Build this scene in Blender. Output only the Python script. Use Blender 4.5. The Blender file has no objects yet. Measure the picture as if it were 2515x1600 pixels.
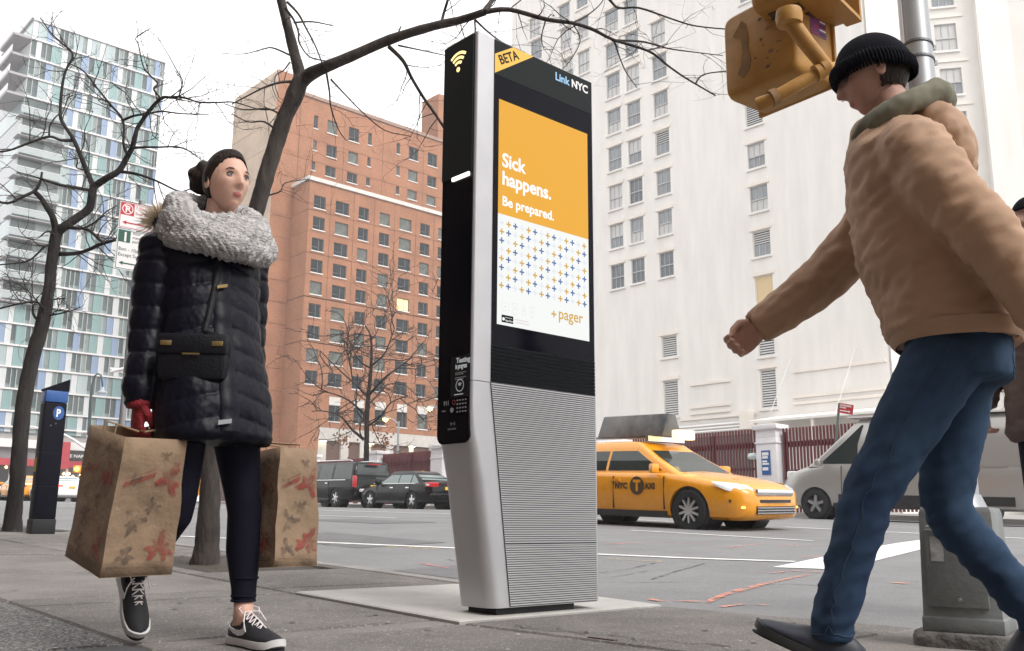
import bpy, bmesh, math, random
from mathutils import Vector, Matrix, noise
from mathutils.bvhtree import BVHTree
rad = math.radians
SC = bpy.context.scene
COL = SC.collection
random.seed(7)

# ---------------------------------------------------------------- camera
FPX, PIT, ROLL, YAW = 2336.6, .2046, .0067, .8302      # focal in photo pixels (photo 2515 x 1600)
CAMP = Vector((3.5323, -2.9652, .4479))
FW = Vector((-math.sin(YAW)*math.cos(PIT), math.cos(YAW)*math.cos(PIT), math.sin(PIT)))
_r = Vector((math.cos(YAW), math.sin(YAW), 0)); _u = _r.cross(FW)
RT = _r*math.cos(ROLL)+_u*math.sin(ROLL); UP = -_r*math.sin(ROLL)+_u*math.cos(ROLL)
cd = bpy.data.cameras.new('camera'); cam = bpy.data.objects.new('camera', cd); COL.objects.link(cam)
cd.sensor_width = 36; cd.sensor_fit = 'HORIZONTAL'; cd.lens = 36*FPX/2515; cd.clip_end = 3000; cd.clip_start = .05
cam.matrix_world = Matrix(((RT.x, UP.x, -FW.x, CAMP.x), (RT.y, UP.y, -FW.y, CAMP.y), (RT.z, UP.z, -FW.z, CAMP.z), (0, 0, 0, 1)))
SC.camera = cam

# ---------------------------------------------------------------- sky, sun, exposure (bright overcast)
SUN_EL, SUN_AZ = 46, 84                                 # azimuth clockwise from +Y: from the right of the street
w = bpy.data.worlds.new('World'); SC.world = w; w.use_nodes = True
nt = w.node_tree; nt.nodes.clear()
sky = nt.nodes.new('ShaderNodeTexSky'); sky.sky_type = 'NISHITA'; sky.sun_disc = False
sky.sun_elevation = rad(SUN_EL); sky.sun_rotation = rad(SUN_AZ); sky.air_density = 1; sky.dust_density = 4
sc_ = nt.nodes.new('ShaderNodeVectorMath'); sc_.operation = 'SCALE'; sc_.inputs['Scale'].default_value = .12
hs = nt.nodes.new('ShaderNodeHueSaturation'); hs.inputs['Saturation'].default_value = .25
mx = nt.nodes.new('ShaderNodeMix'); mx.data_type = 'RGBA'; mx.inputs['Factor'].default_value = .86
mx.inputs['B'].default_value = (.97, .955, .95, 1)
bg = nt.nodes.new('ShaderNodeBackground'); bg.inputs['Strength'].default_value = 1.0
wo = nt.nodes.new('ShaderNodeOutputWorld')
nt.links.new(sky.outputs['Color'], sc_.inputs[0]); nt.links.new(sc_.outputs[0], hs.inputs['Color'])
nt.links.new(hs.outputs['Color'], mx.inputs['A']); nt.links.new(mx.outputs['Result'], bg.inputs['Color'])
nt.links.new(bg.outputs[0], wo.inputs[0])
sd = bpy.data.lights.new('sun', 'SUN'); sd.energy = 1.2; sd.angle = rad(25); sd.color = (1, .96, .91)
sun = bpy.data.objects.new('sun', sd); COL.objects.link(sun)
sv = Vector((math.sin(rad(SUN_AZ))*math.cos(rad(SUN_EL)), math.cos(rad(SUN_AZ))*math.cos(rad(SUN_EL)), math.sin(rad(SUN_EL))))
sun.rotation_euler = (-sv).to_track_quat('-Z', 'Y').to_euler()
vs = SC.view_settings; vs.view_transform = 'Standard'; vs.look = 'None'; vs.exposure = 1.0; vs.gamma = 1; vs.use_curve_mapping = False
SC.cycles.max_bounces = 5; SC.cycles.diffuse_bounces = 3; SC.cycles.glossy_bounces = 3; SC.cycles.transparent_max_bounces = 8

# ---------------------------------------------------------------- survey helpers
def gx(X):
    m = max(0., -X); return .034*m if m < 10 else .34+.0195*(m-10)
def gy(Y):
    m = max(0., Y-1.4); return .022*m if m < 12 else .264+.004*(m-12)
def G(X, Y): return gx(X)+gy(Y)                          # the street climbs gently to the left and away
def kerb_drop(X, Y):
    a = min(1, max(0, (-X-.3)/2.2)); a = a*a*(3-2*a)
    b = 1-min(1, max(0, (Y-1.4)/4.5))
    return .005+.1*a*b
def road_z(X, Y): return G(X, Y)-(kerb_drop(X, Y) if Y < 12 else .005)
def ray(px, py): return (FW*FPX+RT*(px-1257.5)-UP*(py-800)).normalized()
def at(px, py, X=None, Y=None, Z=None, depth=None):      # survey: sight line of a photo point met with a known plane
    d = ray(px, py)
    t = (X-CAMP.x)/d.x if X is not None else (Y-CAMP.y)/d.y if Y is not None else (Z-CAMP.z)/d.z if Z is not None else depth/d.dot(FW)
    return CAMP+d*t
def on_ground(px, py, f=road_z):
    d = ray(px, py); t = 1.5
    while t < 120:
        p = CAMP+d*t
        if p.z < f(p.x, p.y): break
        t *= 1.0015
    return Vector((p.x, p.y, f(p.x, p.y)))

# ---------------------------------------------------------------- object helpers
def tag(o, label=None, cat=None, group=None, kind=None):
    if label: o['label'] = label
    if cat: o['category'] = cat
    if group: o['group'] = group
    if kind: o['kind'] = kind
    return o
def empty(name, loc=(0, 0, 0), rz=0, label=None, cat=None, group=None):
    o = bpy.data.objects.new(name, None); COL.objects.link(o); o.location = loc; o.rotation_euler = (0, 0, rz); o.empty_display_size = .1
    return tag(o, label, cat, group)
def link(name, me, m=None, parent=None, loc=None, smooth=None):
    if m is not None:
        me.materials.clear()
        for k in (m if isinstance(m, (list, tuple)) else [m]): me.materials.append(k)
    if smooth is not None:
        me.polygons.foreach_set('use_smooth', [True]*len(me.polygons))
        if smooth < 180: me.set_sharp_from_angle(angle=rad(smooth))
    o = bpy.data.objects.new(name, me); COL.objects.link(o)
    if parent: o.parent = parent
    if loc is not None: o.location = loc
    return o
def copy_tree(o, parent=None):
    c = o.copy(); COL.objects.link(c); c.parent = parent
    for ch in [q for q in bpy.data.objects if q.parent == o]: copy_tree(ch, c)
    return c
class MB:
    def __init__(s): s.v = []; s.f = []; s.m = []
    def add(s, vs, fs, mi=0):
        n = len(s.v); s.v += [tuple(q) for q in vs]; s.f += [tuple(i+n for i in f) for f in fs]; s.m += [mi]*len(fs); return s
    def box(s, x0, x1, y0, y1, z0, z1, mi=0):
        return s.add([(x0, y0, z0), (x1, y0, z0), (x1, y1, z0), (x0, y1, z0), (x0, y0, z1), (x1, y0, z1), (x1, y1, z1), (x0, y1, z1)],
                     [(0, 3, 2, 1), (4, 5, 6, 7), (0, 1, 5, 4), (1, 2, 6, 5), (2, 3, 7, 6), (3, 0, 4, 7)], mi)
    def obox(s, c, ax, ay, az, mi=0):                    # centre and three half-axis vectors
        c, ax, ay, az = Vector(c), Vector(ax), Vector(ay), Vector(az)
        P = [c+ax*i+ay*j+az*k for k in (-1, 1) for i, j in ((-1, -1), (1, -1), (1, 1), (-1, 1))]
        return s.add(P, [(0, 3, 2, 1), (4, 5, 6, 7), (0, 1, 5, 4), (1, 2, 6, 5), (2, 3, 7, 6), (3, 0, 4, 7)], mi)
    def loft(s, rings, caps=True, mi=0, closed=True):
        n = len(rings[0]); V = [p for r in rings for p in r]; Fs = []
        for i in range(len(rings)-1):
            for j in range(n if closed else n-1):
                a = i*n+j; b = i*n+(j+1) % n; Fs.append((a, b, b+n, a+n))
        if caps: Fs.append(tuple(range(n-1, -1, -1))); Fs.append(tuple((len(rings)-1)*n+j for j in range(n)))
        return s.add(V, Fs, mi)
    def tube(s, pts, rr, n=8, mi=0, caps=True, sq=1.0, up=None):
        pts = [Vector(p) for p in pts]
        if not isinstance(rr, (list, tuple)): rr = [rr]*len(pts)
        rings = []; pu = None
        for i, p in enumerate(pts):
            t = (pts[min(i+1, len(pts)-1)]-pts[max(i-1, 0)]).normalized()
            if pu is None:
                pu = Vector(up) if up else (Vector((0, 0, 1)) if abs(t.z) < .9 else Vector((1, 0, 0)))
            a = t.cross(pu)
            if a.length < 1e-5: a = t.cross(Vector((0, 1, .3)))
            a.normalize(); b = a.cross(t).normalized(); pu = b
            rings.append([p+(a*math.cos(q)*sq+b*math.sin(q))*rr[i] for q in [2*math.pi*k/n for k in range(n)]])
        return s.loft(rings, caps, mi)
    def cyl(s, p0, p1, r0, r1=None, n=16, mi=0): return s.tube([p0, p1], [r0, r0 if r1 is None else r1], n, mi)
    def lathe(s, prof, c, ax=(0, 0, 1), n=24, mi=0, caps=True):     # prof: (radius, height) along axis
        ax = Vector(ax).normalized(); a = ax.orthogonal().normalized(); b = ax.cross(a); c = Vector(c)
        rings = [[c+ax*h+(a*math.cos(q)+b*math.sin(q))*max(r, 1e-4) for q in [2*math.pi*k/n for k in range(n)]] for r, h in prof]
        return s.loft(rings, caps, mi)
    def prism(s, poly, ax, mi=0):                        # polygon (3d points) extruded by a vector
        ax = Vector(ax); n = len(poly); P = [Vector(p) for p in poly]
        return s.add(P+[p+ax for p in P], [tuple(range(n-1, -1, -1)), tuple(range(n, 2*n))]+[(i, (i+1) % n, (i+1) % n+n, i+n) for i in range(n)], mi)
    def mesh(s, name='m'):
        me = bpy.data.meshes.new(name); me.from_pydata(s.v, [], s.f); me.update()
        bm = bmesh.new(); bm.from_mesh(me); bmesh.ops.recalc_face_normals(bm, faces=bm.faces); bm.to_mesh(me); bm.free()
        if any(s.m): me.polygons.foreach_set('material_index', s.m)
        return me
    def build(s, name, m, parent=None, smooth=None, bevel=0, loc=None, seg=2):
        me = s.mesh(name)
        if bevel:
            bm = bmesh.new(); bm.from_mesh(me); bmesh.ops.remove_doubles(bm, verts=bm.verts, dist=1e-5)
            ed = [e for e in bm.edges if len(e.link_faces) == 2 and e.calc_face_angle(0) > rad(28)]
            bmesh.ops.bevel(bm, geom=ed, offset=bevel, segments=seg, profile=.5, affect='EDGES', clamp_overlap=True)
            bm.to_mesh(me); bm.free()
            if smooth is None: smooth = 40
        return link(name, me, m, parent, loc, smooth)
def ev_mesh(o):                                          # mesh of an object with its modifiers, object removed
    dg = bpy.context.evaluated_depsgraph_get(); me = bpy.data.meshes.new_from_object(o.evaluated_get(dg)); bpy.data.objects.remove(o); return me
def remeshed(mb, vox=.012, it=6, fac=.5):                # union of overlapping tubes as one continuous skin
    o = link('tmp', mb.mesh())
    r = o.modifiers.new('r', 'REMESH'); r.mode = 'VOXEL'; r.voxel_size = vox
    s = o.modifiers.new('s', 'SMOOTH'); s.iterations = it; s.factor = fac
    return ev_mesh(o)
def boolean(me, cutters):
    o = link('tmp', me); cs = []
    for c in cutters:
        k = link('cut', c); cs.append(k); b = o.modifiers.new('b', 'BOOLEAN'); b.operation = 'DIFFERENCE'; b.object = k; b.solver = 'EXACT'
    out = ev_mesh(o)
    for k in cs: bpy.data.objects.remove(k)
    return out
AX_X = (Vector((0, 1, 0)), Vector((0, 0, 1)), Vector((1, 0, 0)))     # writing on a face that looks to +X
AX_NY = (Vector((1, 0, 0)), Vector((0, 0, 1)), Vector((0, -1, 0)))   # writing on a face that looks to -Y
def text_mesh(body, size, org, axes, bold=0., align='LEFT', shear=0., wide=1., ext=.0006, space=1.):
    c = bpy.data.curves.new('t', 'FONT'); c.body = body; c.size = size; c.offset = bold; c.align_x = align; c.shear = shear; c.extrude = ext; c.space_character = space
    c.resolution_u = 3
    o = bpy.data.objects.new('t', c); COL.objects.link(o); me = ev_mesh(o)
    org = Vector(org)
    for v in me.vertices: v.co = org+axes[0]*v.co.x*wide+axes[1]*v.co.y+axes[2]*v.co.z
    return me
def text(body, size, org, axes, m, parent, name='lettering', **k): return link(name, text_mesh(body, size, org, axes, **k), m, parent)

# ---------------------------------------------------------------- materials
def M(name, col, rough=.6, metal=0., var=0., vscale=8., bump=0., bscale=60., emit=None, estr=0., coat=0., col2=None, spec=None, alpha=1., trans=0., streak=0., detail=6., stretch=None):
    m = bpy.data.materials.new(name); m.use_nodes = True; n = m.node_tree; b = n.nodes['Principled BSDF']; L = n.links.new
    def vec(scale):
        tc = n.nodes.new('ShaderNodeTexCoord')
        if stretch:
            mp = n.nodes.new('ShaderNodeMapping'); mp.inputs['Scale'].default_value = stretch; L(tc.outputs['Object'], mp.inputs[0]); return mp.outputs[0]
        return tc.outputs['Object']
    c4 = (*col, 1)
    b.inputs['Base Color'].default_value = c4; b.inputs['Roughness'].default_value = rough; b.inputs['Metallic'].default_value = metal
    if spec is not None: b.inputs['Specular IOR Level'].default_value = spec
    if coat: b.inputs['Coat Weight'].default_value = coat; b.inputs['Coat Roughness'].default_value = .04
    if alpha < 1: b.inputs['Alpha'].default_value = alpha
    if trans: b.inputs['Transmission Weight'].default_value = trans
    if emit: b.inputs['Emission Color'].default_value = (*emit, 1); b.inputs['Emission Strength'].default_value = estr
    if var or col2:
        t = n.nodes.new('ShaderNodeTexNoise'); t.inputs['Scale'].default_value = vscale; t.inputs['Detail'].default_value = detail; t.inputs['Roughness'].default_value = .62
        L(vec(vscale), t.inputs['Vector'])
        r = n.nodes.new('ShaderNodeValToRGB'); r.color_ramp.elements[0].position = .32; r.color_ramp.elements[1].position = .68
        if col2: r.color_ramp.elements[0].color = c4; r.color_ramp.elements[1].color = (*col2, 1)
        else:
            r.color_ramp.elements[0].color = (*[k*(1-var) for k in col], 1); r.color_ramp.elements[1].color = (*[min(1, k*(1+var)) for k in col], 1)
        L(t.outputs['Fac'], r.inputs[0]); L(r.outputs[0], b.inputs['Base Color'])
        rr = n.nodes.new('ShaderNodeMapRange'); rr.inputs['To Min'].default_value = max(0, rough-.08); rr.inputs['To Max'].default_value = min(1, rough+.08)
        L(t.outputs['Fac'], rr.inputs[0]); L(rr.outputs[0], b.inputs['Roughness'])
    if bump:
        t2 = n.nodes.new('ShaderNodeTexNoise'); t2.inputs['Scale'].default_value = bscale; t2.inputs['Detail'].default_value = 4; L(vec(bscale), t2.inputs['Vector'])
        bp = n.nodes.new('ShaderNodeBump'); bp.inputs['Strength'].default_value = bump; bp.inputs['Distance'].default_value = .02
        L(t2.outputs['Fac'], bp.inputs['Height']); L(bp.outputs[0], b.inputs['Normal'])
    return m
def worn(m, scale=18., lo=.38, hi=.6, floor=0.):              # paint or print rubbed away in patches
    n = m.node_tree; b = n.nodes['Principled BSDF']; L = n.links.new
    tc = n.nodes.new('ShaderNodeTexCoord'); t = n.nodes.new('ShaderNodeTexNoise'); t.inputs['Scale'].default_value = scale; t.inputs['Detail'].default_value = 8; t.inputs['Roughness'].default_value = .7
    mr = n.nodes.new('ShaderNodeMapRange'); mr.inputs['From Min'].default_value = lo; mr.inputs['From Max'].default_value = hi; mr.inputs['To Min'].default_value = floor
    L(tc.outputs['Object'], t.inputs['Vector']); L(t.outputs['Fac'], mr.inputs[0]); L(mr.outputs[0], b.inputs['Alpha']); return m
def speckle(m, col, thr, scale, amt=1.):                 # aggregate: small stones showing in the surface
    n = m.node_tree; b = n.nodes['Principled BSDF']; L = n.links.new
    src = b.inputs['Base Color'].links[0].from_socket
    tc = n.nodes.new('ShaderNodeTexCoord'); vo = n.nodes.new('ShaderNodeTexVoronoi'); vo.inputs['Scale'].default_value = scale
    L(tc.outputs['Object'], vo.inputs['Vector'])
    wn = n.nodes.new('ShaderNodeTexWhiteNoise'); wn.noise_dimensions = '3D'; L(vo.outputs['Position'], wn.inputs['Vector'])
    mt = n.nodes.new('ShaderNodeMath'); mt.operation = 'GREATER_THAN'; mt.inputs[1].default_value = thr; L(wn.outputs['Value'], mt.inputs[0])
    ml = n.nodes.new('ShaderNodeMath'); ml.operation = 'MULTIPLY'; ml.inputs[1].default_value = amt; L(mt.outputs[0], ml.inputs[0])
    mxx = n.nodes.new('ShaderNodeMix'); mxx.data_type = 'RGBA'; mxx.inputs['B'].default_value = (*col, 1)
    L(ml.outputs[0], mxx.inputs['Factor']); L(src, mxx.inputs['A']); L(mxx.outputs['Result'], b.inputs['Base Color'])
    return m
# ================================================================ the ground
m_asph = speckle(M('asphalt', (.185, .185, .19), .88, var=.14, vscale=1.1, bump=.35, bscale=70), (.32, .32, .32), .9, 150, .5)
m_conc = speckle(M('sidewalk_concrete', (.172, .158, .148), .9, var=.26, vscale=1.7, bump=.3, bscale=90), (.36, .34, .32), .95, 170, .6)
m_conc2 = speckle(M('sidewalk_concrete_worn', (.14, .13, .123), .9, var=.28, vscale=2.3, bump=.35, bscale=80), (.34, .32, .3), .93, 150, .7)
m_aggr = speckle(M('exposed_aggregate', (.075, .075, .078), .9, var=.3, vscale=3, bump=.5, bscale=55), (.24, .23, .22), .62, 110, .9)
m_dark = M('dark_patch_concrete', (.07, .07, .075), .9, var=.25, vscale=3, bump=.3, bscale=60)
m_pad = speckle(M('new_concrete', (.4, .388, .37), .85, var=.14, vscale=2.5, bump=.12, bscale=60), (.3, .29, .28), .97, 40, .5)
m_kerb = M('kerb_stone', (.23, .22, .21), .85, var=.25, vscale=3, bump=.3, bscale=50)
m_joint = M('joint_dirt', (.045, .042, .04), .95)
m_earth = M('tree_pit_soil', (.06, .05, .042), .95, var=.3, vscale=9, bump=.8, bscale=40)
m_terr = M('far_ground', (.2, .2, .2), .9, var=.1, vscale=.4)
m_white = worn(M('road_paint_white', (.7, .69, .67), .7, var=.18, vscale=5), 14, .22, .42)
m_yel = worn(M('road_paint_yellow', (.62, .48, .16), .7, var=.2, vscale=6), 9, .4, .62)
m_or = worn(M('utility_paint_orange', (.66, .27, .19), .8, var=.25, vscale=14), 11, .42, .6)
m_pink = worn(M('utility_paint_pink', (.6, .2, .22), .8, var=.3, vscale=14), 11, .42, .6)

def sheet(name, xs, ys, zf, m, kind='structure'):
    V = [(x, y, zf(x, y)) for y in ys for x in xs]; n = len(xs)
    Fs = [(j*n+i, j*n+i+1, (j+1)*n+i+1, (j+1)*n+i) for j in range(len(ys)-1) for i in range(n-1)]
    me = bpy.data.meshes.new(name); me.from_pydata(V, [], Fs); me.update()
    o = link(name, me, m, smooth=180)
    if kind: o['kind'] = kind
    return o
KY = 1.38                                                # near kerb line, far kerb line
FY = 21.6
xs_far = [-420, -300, -220, -160, -120, -90, -70, -55, -45, -36, -30, -25, -21, -18, -15, -12.5, -10]+[-10+.5*i for i in range(1, 41)]+[12, 16, 24, 40, 80, 200]
sheet('ground', xs_far, [-120, -60, -30, -12, -6, 0, 6, 12, 21, 25, 40, 80, 160, 420], lambda x, y: G(x, y)-.3, m_terr)
road = sheet('road', xs_far, [KY-.25+.5*i for i in range(16)]+[9.5, 11, 12.5, 14, 17, 19, FY+.1], lambda x, y: road_z(x, max(y, KY)), m_asph)
# near sidewalk: bed, slabs as separate pieces, kerb stones
walk = sheet('sidewalk', [x for x in xs_far if -90 <= x <= 16], [-60, -20, -10, -6, -4, -2, -1, 0, .6, 1.1], lambda x, y: G(x, y)-.035, m_joint)
JX = [-.12+1.62*i for i in range(-38, 8)]; JY = [-6.05, -4.55, -3.05, -1.52, -.09, KY-.18]
PITS = [(-4.6, -2.9, .08, KY-.18), (-10.75, -8.95, .12, KY-.18)]
for i in range(len(JX)-1):
    for j in range(len(JY)-1):
        x0, x1, y0, y1 = JX[i]+.009, JX[i+1]-.009, JY[j]+.009, JY[j+1]-.009
        if x1 > .3 and j == 4: y1 = KY-.012
        cells = [(x0, x1, y0, y1)]
        for a, b, c, d in PITS+[(-1.445, .055, -.1, KY)]:
            out = []
            for (p, q, r, s) in cells:
                if q <= a or p >= b or s <= c or r >= d: out.append((p, q, r, s)); continue
                if p < a-.06: out.append((p, a-.008, r, s))
                if q > b+.06: out.append((b+.008, q, r, s))
                if r < c-.06: out.append((max(p, a), min(q, b), r, c-.008))
            cells = out
        for (p, q, r, s) in cells:
            mm = MB(); dz = random.uniform(-.003, .003); e = .012
            ring = lambda k, z: [(p+k, r+k, G(p+k, r)+z), (q-k, r+k, G(q-k, r)+z), (q-k, s-k, G(q-k, s)+z), (p+k, s-k, G(p+k, s)+z)]
            mm.loft([ring(0, -.1), ring(0, dz-.012), ring(e, dz)], True)
            mt = m_aggr if (j <= 2 and q < -.05 and p > -12) else (m_conc2 if random.random() < .35 else m_conc)
            if j <= 2 and -.2 < p < .8: mt = m_dark if j == 2 else m_conc
            if j == 2 and p > .8: mt = m_conc
            mm.build('slab', mt, walk)
# concrete pad cast under the kiosk
mm = MB(); ring = lambda k, z: [(-1.43+k, -.085+k, G(-1.43, 0)+z), (.04-k, -.085+k, z), (.04-k, KY-.012-k, z), (-1.43+k, KY-.012-k, G(-1.43, 0)+z)]
mm.loft([ring(0, -.1), ring(0, .004), ring(.012, .01)], True); pad = mm.build('concrete_pad', m_pad); pad['kind'] = 'structure'
# kerb of long stones
kerb = MB().box(-95, 16, KY-.17, KY-.02, -.8, -.35).build('kerb', m_joint); kerb['kind'] = 'structure'
x = -62.
while x < .2:
    l = random.uniform(1.6, 2.6); x1 = min(x+l, .25)
    if x1 > -1.43: x1 = -1.445
    if x1-x > .2:
        mm = MB(); ring = lambda k, z: [(x+.004, KY-.17+k, G(x, 0)+z), (x1-.004, KY-.17+k, G(x1, 0)+z), (x1-.004, KY-k, G(x1, 0)+z), (x+.004, KY-k, G(x, 0)+z)]
        mm.loft([ring(0, -.3), ring(0, -.015), ring(.015, .004)], True); mm.build('kerb_stone', m_kerb, kerb)
    x += l
    if x1 == -1.445: break
# soil in the tree pits
for k, (a, b, c, d) in enumerate(PITS):
    sheet('tree_pit', [a+(b-a)*i/10 for i in range(11)], [c+(d-c)*i/8 for i in range(9)], lambda X, Y: G(X, Y)-.03+.03*noise.noise((X*4, Y*4, 0)), m_earth)
# far pavement and the yard behind it
fw_ = MB()
for i in range(len(xs_far)-1):
    a, b = xs_far[i], xs_far[i+1]
    if a < -150 or b > 60: continue
    fw_.loft([[(a, FY, G(a, FY)-.1), (a, FY, G(a, FY)+.13), (a, 80, G(a, 80)+.14)], [(b, FY, G(b, FY)-.1), (b, FY, G(b, FY)+.13), (b, 80, G(b, 80)+.14)]], False, closed=False)
o = fw_.build('far_pavement', M('far_pavement_concrete', (.3, .29, .28), .9, var=.12, vscale=.8)); o['kind'] = 'structure'

# painted marks on the road: each follows the road surface 4 mm above it
def ribbon(name, pts, wid, m, n=1):
    pts = [Vector(p) for p in pts]; L_, R_ = [], []
    P = []
    for a, b in zip(pts[:-1], pts[1:]):
        k = max(1, int((b-a).length/.4)); P += [a.lerp(b, i/k) for i in range(k)]
    P.append(pts[-1])
    for i, p in enumerate(P):
        t = (P[min(i+1, len(P)-1)]-P[max(i-1, 0)]); t.z = 0; t.normalize(); nn = Vector((-t.y, t.x, 0))
        ww = wid*(1+.0*i)/2*(1 if n == 1 else random.uniform(.45, 1.25))
        for s, A in ((1, L_), (-1, R_)):
            q = p+nn*ww*s; A.append((q.x, q.y, road_z(q.x, q.y)+.006))
    mm = MB(); mm.loft([[l, r_] for l, r_ in zip(L_, R_)], False, closed=False)
    o = mm.build(name, m, road); return o
def poly_mark(name, px, m):
    P = [on_ground(*p) for p in px]; c = sum(P, Vector())/len(P)
    bm = bmesh.new(); f = bm.faces.new([bm.verts.new((p.x, p.y, 0)) for p in P]); bmesh.ops.triangulate(bm, faces=bm.faces)
    bmesh.ops.subdivide_edges(bm, edges=bm.edges, cuts=6, use_grid_fill=True)
    for v in bm.verts: v.co.z = road_z(v.co.x, v.co.y)+.005
    me = bpy.data.meshes.new(name); bm.to_mesh(me); bm.free(); return link(name, me, m, road)
a, b = on_ground(1469, 1363), on_ground(1953, 1381)
ribbon('lane_line', [a+(a-b)*9, b], .11, m_white)
poly_mark('stop_bar', [(1897, 1395), (2063, 1401), (2271, 1349), (2330, 1334), (2300, 1322), (2198, 1336)], m_white)
def marks(name, lst, m, wid=.06):
    for l in lst: ribbon(name, [on_ground(*p) for p in l], wid, m, 2)
marks('utility_mark', [[(1480, 1338), (1600, 1334), (1740, 1338)], [(1790, 1346), (1880, 1336)], [(1900, 1341), (2030, 1343), (2090, 1346)],
      [(1970, 1369), (2010, 1369)], [(1848, 1405), (1900, 1409), (1960, 1403)], [(1960, 1405), (2080, 1409)], [(1990, 1412), (1880, 1435), (1780, 1462), (1740, 1480)],
      [(1590, 1474), (1640, 1480), (1700, 1479), (1745, 1482)], [(1770, 1493), (1830, 1486), (1890, 1489)], [(2175, 1432), (2240, 1436)]], m_or)
marks('utility_mark', [[(1030, 1385), (1075, 1392), (1108, 1398)]], m_pink, .05)
marks('yellow_mark', [[(1495, 1374), (1560, 1378), (1625, 1381)], [(950, 1345), (1010, 1346), (1080, 1351)]], m_yel, .05)
ribbon('lane_line', [(-90, 11.6, 0), (-7, 11.6, 0)], .12, m_white); ribbon('lane_line', [(-5.5, 11.6, 0), (40, 11.6, 0)], .12, m_white)
ribbon('edge_line', [(-100, 18.1, 0), (60, 18.1, 0)], .12, m_white); ribbon('edge_line', [(-100, 16.2, 0), (60, 16.2, 0)], .1, m_yel)
for i in range(12): ribbon('lane_dash', [(-60+9*i, 8.2, 0), (-57+9*i, 8.2, 0)], .1, m_white)
m_tar = worn(M('tar_seal', (.1, .1, .1), .7), 9, .4, .6)
for l in [[(1469, 1410), (1540, 1400), (1610, 1384)], [(1600, 1424), (1660, 1405), (1730, 1385)], [(1500, 1420), (1590, 1404)]]: ribbon('tar_seam', [on_ground(*p) for p in l], .03, m_tar, 2)
# utility cover and pavement specks
mm = MB(); p = on_ground(1480, 1571, lambda X, Y: G(X, Y)); mm.box(-.07, .07, -.012, .012, -.002, .003)
o = mm.build('utility_cover', M('rusty_cover', (.12, .09, .08), .8, var=.3), loc=(p.x, p.y, p.z+.002)); o.parent = walk

# trodden gum, cracks and old patches
rg_ = random.Random(31); gm = MB()
for i in range(420):
    x_, y_ = rg_.uniform(-9, 3.2), rg_.uniform(-4.4, 1.15)
    if -1.5 < x_ < .1 and y_ > -.1 and rg_.random() < .8: continue
    r0 = rg_.uniform(.006, .018); z_ = G(x_, y_)+.0045; gm.add([(x_+r0*rg_.uniform(.7, 1.2)*math.cos(q), y_+r0*rg_.uniform(.7, 1.2)*math.sin(q), z_) for q in [2*math.pi*j/7 for j in range(7)]], [tuple(range(7))])
o = gm.build('gum_spots', M('trodden_gum', (.08, .075, .072), .8), walk); o['kind'] = 'stuff'
gm = MB()
for i in range(260):
    x_, y_ = rg_.uniform(-7, 3.2), rg_.uniform(-4.4, 1.15); r0 = rg_.uniform(.004, .013); z_ = G(x_, y_)+.005; a0 = rg_.uniform(0, 6)
    gm.add([(x_+r0*rg_.uniform(.5, 1.6)*math.cos(q+a0), y_+r0*rg_.uniform(.5, 1.2)*math.sin(q+a0), z_) for q in (0, 1.3, 2.4, 3.6, 5)], [(0, 1, 2, 3, 4)])
o = gm.build('litter_specks', M('pale_litter', (.5, .48, .46), .8), walk); o['kind'] = 'stuff'
def crack(p0, p1, w_, f, par, m, nm='crack'):
    P = [Vector(p0).lerp(Vector(p1), i/14)+Vector((rg_.gauss(0, .025), rg_.gauss(0, .025), 0)) for i in range(15)]; rr_ = []
    for i, p in enumerate(P):
        t = (P[min(i+1, 14)]-P[max(i-1, 0)]).normalized(); n_ = Vector((-t.y, t.x, 0))*w_*rg_.uniform(.3, 1.1); rr_.append([(p.x-n_.x, p.y-n_.y, f(p.x, p.y)+.0045), (p.x+n_.x, p.y+n_.y, f(p.x, p.y)+.0045)])
    MB().loft(rr_, False, closed=False).build(nm, m, par)
for a, b in (((.35, -.02), (1.35, .12)), ((.3, .03), (.8, .1)), ((-3.3, -.7), (-2.1, -.2)), ((1.0, 1.1), (1.5, .95)), ((-.2, -2.6), (.9, -1.7)), ((-5.5, -.6), (-4.2, -1.3))): crack((*a, 0), (*b, 0), .006, G, walk, m_joint)
for a, b in (((-1.5, 2.2), (.2, 3.4)), ((-4, 3.0), (-1.9, 2.6)), ((-6, 5.2), (-2, 6.1)), ((.4, 3.4), (2.6, 3.0)), ((-9, 4), (-6, 3)), ((.2, 5.5), (1.6, 7.2))): crack((*a, 0), (*b, 0), .012, road_z, road, m_tar)
m_patch = speckle(M('asphalt_patch', (.13, .13, .135), .85, var=.15, vscale=2, bump=.35, bscale=70), (.25, .25, .25), .92, 150, .5)
for x0, x1, y0, y1 in ((-3.4, -1.9, 2.0, 2.75), (.7, 2.6, 4.2, 5.4), (-8.2, -5.6, 3.1, 4.3), (-12, -9.5, 6, 7.2)):
    mm = MB(); k_ = 8
    mm.loft([[(x0+(x1-x0)*i/k_, y0, road_z(x0+(x1-x0)*i/k_, y0)+.003), (x0+(x1-x0)*i/k_+.05, y1, road_z(x0+(x1-x0)*i/k_, y1)+.003)] for i in range(k_+1)], False, closed=False); mm.build('asphalt_patch', m_patch, road)
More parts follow.
